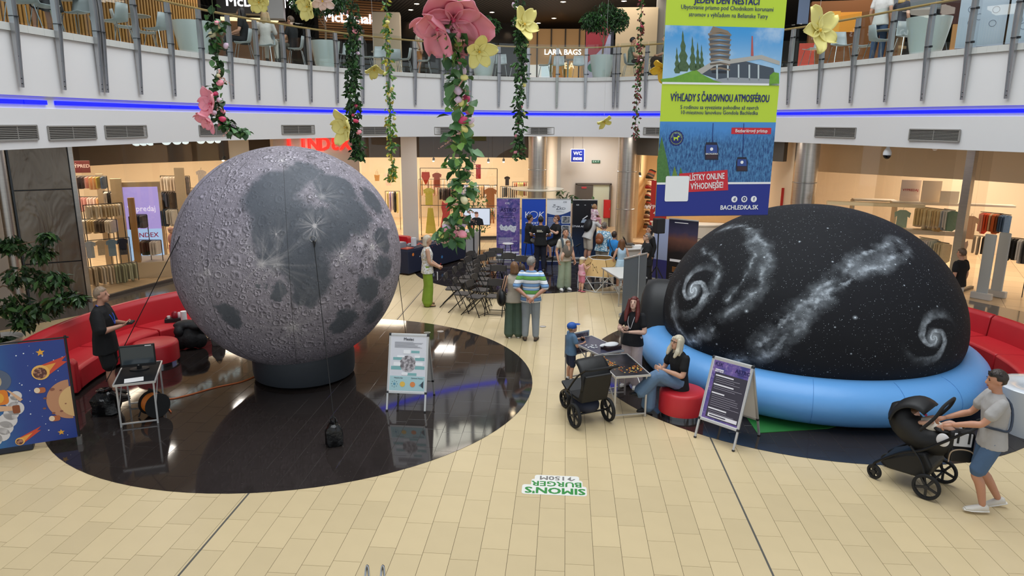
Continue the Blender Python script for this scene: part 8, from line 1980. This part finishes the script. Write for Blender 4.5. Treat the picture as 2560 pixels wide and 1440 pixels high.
for lb, px0, px1, py0, py1, D, dp, c in (('white wall shelf above the upper rails of the right shop', 2240, 2400, 507, 513, 21.6, .4, '#e8dcc8'), ('white wall shelf between the two garment rows', 2270, 2386, 577, 588, 21.0, .45, '#e8dcc8'), ('long pale shelf crossing behind the dome top', 2078, 2300, 508, 516, 20.6, .3, '#f0dcb4'), ('white shelf over the red and orange row', 2412, 2530, 512, 517, 20.7, .35, '#e8dcc8')): stand_box('wall_shelf', lb, 'shelf', px0, px1, py0, py1, D, dp, M(c, .5))
t_, w, h = stand_box('shelf_cube', 'white open display cube behind the dome top', 'display cube', 2140, 2238, 500, 504, 22.5, .5, M('#ddd0bc', .5)); MB().box((-w / 2, .25, -.9), (.06, .5, 1.8)).box((w / 2, .25, -.9), (.06, .5, 1.8)).obj('side_panels', M('#ddd0bc', .5), t_); MB().box((0, .25, -1.7), (w, .5, .06)).obj('bottom_panel', M('#ddd0bc', .5), t_)
for px, py, lb in ((2452, 748, 'slim white anti-theft gate nearest the man in black'), (2488, 742, 'slim white anti-theft gate on the right')):
 q = at(px, py); g_ = thing('security_gate', lb, 'security gate', (q.x, q.y, .004), .6); MB().box((0, 0, .9), (.07, .28, 1.7)).obj('panel', M('#c8d0d4', .3), g_, bevel=.03); MB().box((0, 0, .09), (.16, .5, .18)).obj('base', M('#d8d8d6', .4), g_, bevel=.02)
# round glass counter around the steel column
q = aty(1320, 480, 26.6); rcz = q.z; rc = thing('round_counter', 'round glass topped counter around the steel column', 'counter', (aty(1344, 400, 27.7).x, 27.7, .004)); MB().lathe([(.40, rcz), (1.02, rcz), (1.04, rcz + .03), (.40, rcz + .03)], 48, closed=True).obj('glass_top', M('#c8cfcc', .15), rc, smooth=True); MB().lathe([(.95, 0), (.95, rcz)], 48).obj('glass_wall', glass((.9, .93, .92), .07), rc, smooth=True); MB().lathe([(.93, 0), (.96, 0), (.96, .3), (.93, .3)], 48, closed=True).obj('plinth', M('#b8b0a4', .5), rc)
# shoes on shelves
m_shoes = [M(c, .5) for c in ('#1c1816', '#7a4a2c', '#c8b49c', '#33302e', '#a02a2c', '#d8cfc4')]
sm_ = MB(); ringloft(sm_, [(Vector((-.12, 0, .05)), Vector((0, .03, 0)), Vector((0, 0, .05))), (Vector((-.04, 0, .055)), Vector((0, .04, 0)), Vector((0, 0, .055))), (Vector((.06, 0, .035)), Vector((0, .042, 0)), Vector((0, 0, .035))), (Vector((.14, 0, .02)), Vector((0, .028, 0)), Vector((0, 0, .018)))], 10)
shoe_me = []
for mm in m_shoes: o = sm_.obj('shoe', mm, None, smooth=True); shoe_me.append(o.data); bpy.data.objects.remove(o)
pA, pB = Vector((5.25, 28.3)), Vector((6.35, 33.2)); dS = (pB - pA).normalized(); nS = Vector((dS.y, -dS.x)); r_ = random.Random(8)
for lv, z in enumerate((.35, .75, 1.15, 1.55, 1.95, 2.35)):
 sh_ = thing('shoe_shelf', ('lowest', 'second', 'third', 'fourth', 'fifth', 'highest')[lv] + ' slanting wooden shoe shelf seen beside the steel column', 'shelf', (pA.x + nS.x * .16, pA.y + nS.y * .16, z), math.atan2(dS.y, dS.x)); MB().box((2.5, 0, -.015), (5.0, .3, .03)).obj('board', M('#d8b07a', .5), sh_)
 for i in range(9):
  p = pA + dS * (.3 + i * .5) + nS * .16; o = place(r_.choice(shoe_me), 'shoe', None, (p.x, p.y, z), (0, 0, r_.uniform(-.3, .3) - .4), 1.2); tag(o, '%s shoe from the left on the %s shelf of the shoe shop' % (ORD[i], ('lowest', 'second', 'third', 'fourth', 'fifth', 'highest')[lv]), 'shoe', 'shoes on the %s shelf' % ('lowest', 'second', 'third', 'fourth', 'fifth', 'highest')[lv])
for px, py, D, lb in ((1084, 400, 29.5, 'ceiling spotlight above the orange bodysuit'), (1122, 399, 29.5, 'ceiling spotlight left of the thick garland'), (1221, 403, 29.5, 'ceiling spotlight above the red sale sign'), (1259, 402, 29.5, 'ceiling spotlight above the black blouse'), (560, 398, 22.5, 'ceiling spotlight near the cream column'), (1600, 437, 27.5, 'white spotlight in the shoe shop')):
 p = aty(px, py, D); s_ = thing('spotlight', lb, 'spotlight', p); MB().tube([(0, 0, 4.06 - p.z), (0, 0, .05)], .012, 6).tube([(0, .05, .06), (0, -.06, -.03)], .05, 12).obj('can', m_black, s_); MB().lathe([(0, 0), (.042, 0)], 14).obj('lens', M('#fff2dc', .4, emit=6), s_); s_.children[-1].location = (0, -.065, -.034); s_.children[-1].rotation_euler = (.95, 0, 0)
# ================================================================ UPPER GALLERY
def gal(px, d, py=150):
 p, n, i = g_at(px, py); return Vector((p.x, p.y, 0)) * (1 + d / p.length)
G0 = 5.995
m_shell = M('#aab0b2', .35); m_chr = M('#b4b8bc', .15, 1.0)
gc = thing('cafe_chair', 'x', 'chair', (0, 0, 0), 0, 'grey shell cafe chairs on the gallery')
mb = MB(); n = 9
prof = [(.20, .44, .20), (.05, .43, .21), (-.12, .445, .21), (-.19, .52, .20), (-.215, .66, .19), (-.235, .80, .17)]
for y, z, w in prof:
 for j in range(n): u = -1 + 2 * j / (n - 1); mb.v.append((w * u, y + .05 * u * u * (1 if z > .5 else 0), z + .03 * u * u * (1 if z < .5 else 0)))
for i in range(len(prof) - 1):
 for j in range(n - 1): mb.f.append((i * n + j, i * n + j + 1, (i + 1) * n + j + 1, (i + 1) * n + j)); mb.mi.append(0)
sh_ = mb.obj('shell', m_shell, gc, smooth=True, shade=180); so = sh_.modifiers.new('th', 'SOLIDIFY'); so.thickness = .012
for sx in (-1, 1):
 for y in (.2, -.2): MB().tube([(sx * .15, y * .7, .43), (sx * .21, y * 1.15, 0)], .009, 6).obj('leg', m_chr, gc)
def gtable(label, p):
 t_ = thing('cafe_table', label, 'table', (p.x, p.y, G0)); MB().lathe([(0, .72), (.34, .72), (.35, .73), (.34, .745), (0, .745)], 28).obj('table_top', M('#8f8676', .4), t_, smooth=True); MB().lathe([(.24, 0), (.24, .015), (.03, .04), (.03, .72)], 20).obj('pedestal', m_chr, t_, smooth=True)
CC = [(70, .8, 60), (128, .75, -40), (205, .7, 170), (300, .8, 80), (318, 1.6, -60), (400, .9, 80), (372, 2.0, -60), (612, .9, 100), (668, .7, 178), (742, .8, 100), (869, .8, 175), (828, 1.3, -80), (915, 1.2, -90), (948, .8, 178), (985, 1.6, 30), (1012, .9, 90), (1060, 1.0, 100), (1122, .8, 178), (1252, .8, 178), (1290, 1.2, 90), (1362, .9, 90), (1396, 1.0, 170), (1447, .8, 176), (1575, .9, -90), (1640, .9, 90), (2030, .8, 100), (2098, .7, 178), (2190, .8, -90), (2262, .7, 178), (2160, 1.8, 60), (2330, 1.7, 90)]
for i, (px, d, f) in enumerate(CC):
 p = gal(px, d); side = 'left' if px < 700 else ('middle' if px < 1660 else 'right')
 lb = 'grey shell chair behind the %s balustrade, number %d from the left' % (side, i + 1)
 nth = ['first', 'second', 'third', 'fourth', 'fifth', 'sixth', 'seventh', 'eighth', 'ninth', 'tenth', 'eleventh', 'twelfth', 'thirteenth', 'fourteenth', 'fifteenth', 'sixteenth']
 k = sum(1 for q in CC[:i] if ('left' if q[0] < 700 else ('middle' if q[0] < 1660 else 'right')) == side)
 lb = '%s grey shell chair from the left behind the %s balustrade' % (nth[k].capitalize(), side)
 if i == 0: gc.location = (p.x, p.y, G0); gc.rotation_euler = (0, 0, math.radians(f)); gc['label'] = lb
 else: dup(gc, (p.x, p.y, G0), math.radians(f), lb)
for px, d, lb in ((165, 1.3, 'round cafe table at the far left of the gallery'), (345, 1.6, 'round cafe table in front of the wooden slats'), (690, 2.0, 'round cafe table beside the man in black'), (955, 2.0, 'round cafe table under the wooden sign box'), (1420, 1.9, 'round cafe table in front of the bag shop'), (1610, 1.7, 'round cafe table between the two seated men'), (2215, 1.6, 'round cafe table beside the standing couple')): gtable(lb, gal(px, d))
for px, d, lb, tr in ((488, 1.2, 'big white planter on the gallery before the slat wall', None), (815, .9, 'white planter with a spreading tree above the moon', ((-.1, 1.9), (.75, .4))), (1208, .9, 'white planter with a small tree behind the pink flower', ((.05, 1.75), (.45, .3))), (1505, .8, 'white planter with a dense round tree', ((.05, 2.0), (.75, .55))), (2310, .9, 'white planter right of the gallery chairs', None)):
 p = gal(px, d)
 if tr:
  (dx, z), (rx, rz_) = tr; plant(lb, (p.x, p.y), [([(0, 0, .6), (.03, 0, 1.2), (dx, 0, z)], .035, .02), ([(0, 0, 1.2), (dx - rx * .5, 0, z)], .015, .008), ([(0, 0, 1.2), (dx + rx * .5, 0, z)], .015, .008)], [((dx, 0, z), (rx * .7, rx * .6, rz_)), ((dx - rx * .6, 0, z - .1), (rx * .5, rx * .5, rz_ * .6)), ((dx + rx * .6, 0, z - .05), (rx * .5, rx * .5, rz_ * .7))], .14, 1900, px, m_ld, (.42, .78, '#c3cac8'), z0=G0)
 else:
  t_ = thing('planter', lb, 'planter', (p.x, p.y, G0)); MB().lathe([(0, 0), (.29, 0), (.34, .2), (.42, .6), (.45, .80), (.42, .80), (.40, .72), (0, .7)], 40).obj('pot', M('#c3cac8', .2, coat=.4), t_, smooth=True, shade=50); MB().lathe([(0, .705), (.40, .705)], 24).obj('soil', M('#3a2c20', .9), t_)
# walls and shop volumes at the back of the gallery
def gbox(nm, label, cat, px0, px1, py0, py1, D, dp, col, z0=G0, kind='structure', rough=.6, emit=0): return stand_box(nm, label, cat, px0, px1, py0, py1, D, dp, M(col, rough, emit=emit), z0, kind=kind)
sw = thing('wall_slats', 'vertical wooden slat wall behind the left gallery', 'wall', (0, 0, 0), kind='structure'); a, b = Vector((-15.2, 14.5)), Vector((-10.4, 25.0)); d = (b - a); L = d.length; d.normalize(); nS = Vector((d.y, -d.x))
MB().beam((a.x - nS.x * .08, a.y - nS.y * .08, 7.5), (b.x - nS.x * .08, b.y - nS.y * .08, 7.5), .1, 3.4).obj('backing', M('#2a1c12', .8), sw)
slat_me = MB().box((0, 0, 0), (.06, .05, 3.2)).obj('slat', M('#b08448', .5, var=.2, vs=3)); sd = slat_me.data; bpy.data.objects.remove(slat_me)
for i in range(int(L / .105)): p = a + d * (i * .105); place(sd, 'slat', sw, (p.x, p.y, 7.6), (0, 0, math.atan2(d.y, d.x)))
t_, w, h = gbox('burger_counter', 'black burger counter header with white letters at the top edge', 'counter', 545, 690, -22, 34, 27.0, 1.5, '#1b1a1c', None, None); text(t_, 'McDonald\'s', .50, (.45, -.01, h * .52), M('#f4f4f8', .5, emit=1.2), bold=.02)
gbox('lit_menu_strip', 'warm lit counter strip under the black header', 'counter', 555, 690, 44, 52, 27.2, .4, '#ffdca8', None, None, .5, 1.5); gbox('service_counter', 'brown counter front behind the seated guests', 'counter', 545, 720, 52, 150, 27.4, .5, '#6a4a30', G0, None)
t_ = thing('wooden_sign_box', 'horizontally boarded wooden box with the white burger sign', 'sign box', aty(880, 60, 30.5).xy.to_3d(), .42); w = 2.7; zb_, zt_ = aty(880, 100, 30.5).z, 9.3; t_.location.z = 0
for i in range(16): z = zb_ + (zt_ - zb_) * (i + .5) / 16; MB().box((0, -.02, z), (w, .05, (zt_ - zb_) / 16 - .03)).obj('board', M('#a8713a', .5, var=.2, vs=2), t_)
MB().box((0, .5, (zb_ + zt_) / 2), (w - .02, 1.0, zt_ - zb_)).obj('core', M('#3a2414', .7), t_); text(t_, 'McDonald\'s', .52, (.12, -.07, aty(895, 47, 30.5).z), M('#f4f4ff', .5, emit=1.6), bold=.02, ext=.02)
gbox('column_gallery', 'cream square column on the gallery', 'column', 932, 1000, 30, 150, 29.5, 1.0, '#b8ab98'); gbox('column_gallery', 'round steel look column behind the counter', 'column', 668, 706, -40, 46, 22.5, .5, '#8f8d8a', None, 'structure', .3)
gbox('wall_dark_glass', 'dark glazed wall in the middle of the gallery', 'wall', 1000, 1318, 40, 160, 37.0, .2, '#3a3430', G0, 'structure', .12); t_, w, h = gbox('bag_shop', 'warm lit bag shop front on the gallery', 'shop', 1322, 1462, 72, 160, 35.0, 2.0, '#b58a58', G0, None, .5, .25)
text(t_, 'LARA BAGS', .34, (.28, -.12, h * .62), M('#fffaf0', .5, emit=1.6), bold=.02); text(t_, 'BA', .40, (.6, -.12, h * .40), M('#ffe8c0', .5, emit=.8), bold=.02)
for u in (-.35, -.1, .15, .4): MB().box((u * w, -.05, h * .5), (.07, .08, h)).obj('mullion', M('#5a4a3a', .5), t_)
for u, c in ((-.42, '#e8e4e0'), (-.22, '#d8ecf8'), (.03, '#a86a3a'), (.28, '#c89a5a')): MB().box((u * w, -.02, h * .22), (.8, .06, h * .4)).obj('display', M(c, .4, emit=.5), t_)
t_, w, h = gbox('advert_banner', 'red and violet advertising banner behind the dense tree', 'banner', 1465, 1534, 36, 152, 27.5, .06, '#c9c2dc', G0, None); flat(t_, 'red_field', [(-w / 2, h * .25), (w * .2, h * .55), (w / 2, h * .95), (-w / 2, h * .95)], 1, M('#b8333c', .5)); flat(t_, 'dark_edge', rect(w * .4, 0, w / 2, h), 2, M('#2a2630', .5)); flat(t_, 'green_dot', circ(-w * .25, h * .22, .16, 16), 2, M('#2f7a56', .5))
gbox('wall_cream', 'cream wall behind the seated men', 'wall', 1540, 1642, 18, 160, 29.0, .3, '#c8b494'); gbox('wall_grey_door', 'grey door panel left of the poster', 'wall', 1640, 1700, -10, 160, 29.0, .3, '#8a8680')
gbox('wall_white_beam', 'pale beam along the ceiling at the top edge', 'beam', 1180, 1660, -8, 3, 31.0, .3, '#b8b0a8', None)
gbox('wall_brown', 'brown food court wall behind the standing couple', 'wall', 2030, 2250, 0, 170, 23.5, .4, '#7a4c22'); gbox('wall_pale', 'pale blue grey wall at the right of the gallery', 'wall', 2240, 2420, -40, 20, 21.0, .3, '#9aa4b0', None)
for px0, px1, py0, py1, D, lb, c, e in ((1996, 2022, -5, 60, 22.0, 'blue denim fashion poster beside the hanging poster', '#5a6a84', 0), (2098, 2150, 30, 80, 23.3, 'orange framed food picture on the brown wall', '#c8862c', .3), (1998, 2036, 108, 158, 21.5, 'red pizza advert near the yellow orchid flower', '#b04030', .2), (2070, 2098, 28, 90, 22.3, 'upright orange picture at the left of the food counter', '#d89a3a', .3), (2355, 2400, -10, 60, 20.8, 'dark red menu board behind the railing', '#4a1c1c', 0), (2380, 2398, 60, 118, 19.6, 'fruit crate display behind the right railing', '#a87a4a', .1)): gbox('advert_picture', lb, 'picture', px0, px1, py0, py1, D, .05, c, None if py1 < 105 else G0, None, .5, e)
for px0, px1, lb in ((2392, 2434, 'white menu board with food sketches, left one'), (2450, 2486, 'white menu board with food sketches, middle one'), (2520, 2560, 'white menu board with food sketches, right one')):
 p = gal((px0 + px1) / 2, .8); t_ = thing('menu_board', lb, 'menu board', (p.x, p.y, G0), pxw(p)); w = .44; MB().box((0, 0, .95), (w, .04, 1.75)).obj('panel', M('#b9c2d0', .5), t_); MB().box((0, 0, .03), (w, .35, .05)).obj('foot', m_black, t_)
 for k in range(7): r_ = random.Random(px0 + k); cx_, cz_ = r_.uniform(-.14, .14), r_.uniform(.3, 1.6); MB().tube([(cx_ + .06 * math.cos(a), -.022, cz_ + .06 * math.sin(a)) for a in [2 * PI * i / 12 for i in range(12)]], .005, 4, closed=True).obj('printed_sketch', M('#7a8498', .5), t_)
for i, (px, py) in enumerate(((1042, 10), (1027, 25), (1230, 31), (1206, 45), (1033, 54), (1021, 69), (1257, 92), (1385, 46), (1346, 58), (1408, 5), (1560, 3), (1120, 20), (1290, 18), (1160, 60))):
 p = at(px, py, CE - .01); dl = thing('downlight', ORD[sorted([1042, 1027, 1230, 1206, 1033, 1021, 1257, 1385, 1346, 1408, 1560, 1120, 1290, 1160]).index(px)] + ' ceiling downlight from the left over the gallery', 'downlight', p, 0, 'gallery ceiling downlights'); MB().lathe([(.10, 0), (.13, 0), (.13, .012), (.10, .012)], 18, closed=True).obj('ring', M('#c8c8c8', .4), dl); MB().lathe([(0, .004), (.10, .004)], 16).obj('lamp', M('#fff4e4', .5, emit=9), dl)
for x, y, e in ((-11.5, 17, 120), (-8.5, 24, 120), (-2.5, 29, 140), (4, 29, 140), (10.5, 23, 130), (12.5, 16.5, 130)): area('gallery_downlights', (x, y, CE - .06), 3.2, e, (1, .90, .78))
# people on the gallery
def gs(label, px, d, face, **k): p = gal(px, d); return sitz(label, (p.x, p.y), face, G0 + .45, k.pop('H', 1.72), None, vox=.022, **k)
gs('seated guest in black shorts at the far left of the gallery', 148, 1.0, 60, top='#2a2a2e', bottom='#15161c', legs='shorts'); gs('seated person in black behind the left garland', 615, .95, 100, top='#121214', bottom='#17171a', hair=('long', '#1a1412'), female=True); gs('person in white blouse seen from behind on a grey chair', 668, .75, 0, top='#c9c2bc', sleeve='half', bottom='#c0b8b0', hair=('long', '#a8906a'), female=True); gs('bent man in black T-shirt at the gallery table', 735, .95, 70, top='#141416', bottom='#4a4a44', hair=('short', '#5a4a3a'))
gs('seated man in black cap and patterned shirt', 1578, .95, -95, top='#5a6a58', bottom='#1c1c20', legs='shorts', hair=('short', '#121012'), topmat=M('#6a7464', .8, var=.9, vs=16)); gs('young man in black at the table left of the poster', 1664, 1.0, 85, top='#121214', bottom='#1a1a1e', hair=('short', '#1a1310')); gs('dark seated guest behind the thin garland', 908, 1.6, 95, top='#2a2624', bottom='#2a2a2e')
def gst(label, px, d, face, H, **k): p = gal(px, d); return person(label, (p.x, p.y), face, H, None, z0=G0, vox=.022, **k)
gst('person with a bun standing behind the gallery railing', 1048, 1.6, -80, 1.66, top='#c9b8a8', bottom='#a06a3a', legs='shorts', hair=('bun', '#6a4a34'), female=True); gst('man in white T-shirt walking on the right gallery', 2190, 1.5, -60, 1.85, top='#d2d0cc', bottom='#3f5270', hair=('short', '#8a7a6a')); gst('blonde woman in dark patterned top on the right gallery', 2238, 1.9, -70, 1.66, top='#3a3a44', bottom='#8a6a4a', hair=('mid', '#c9a868'), female=True)
finish_blobs()
finish_texts()
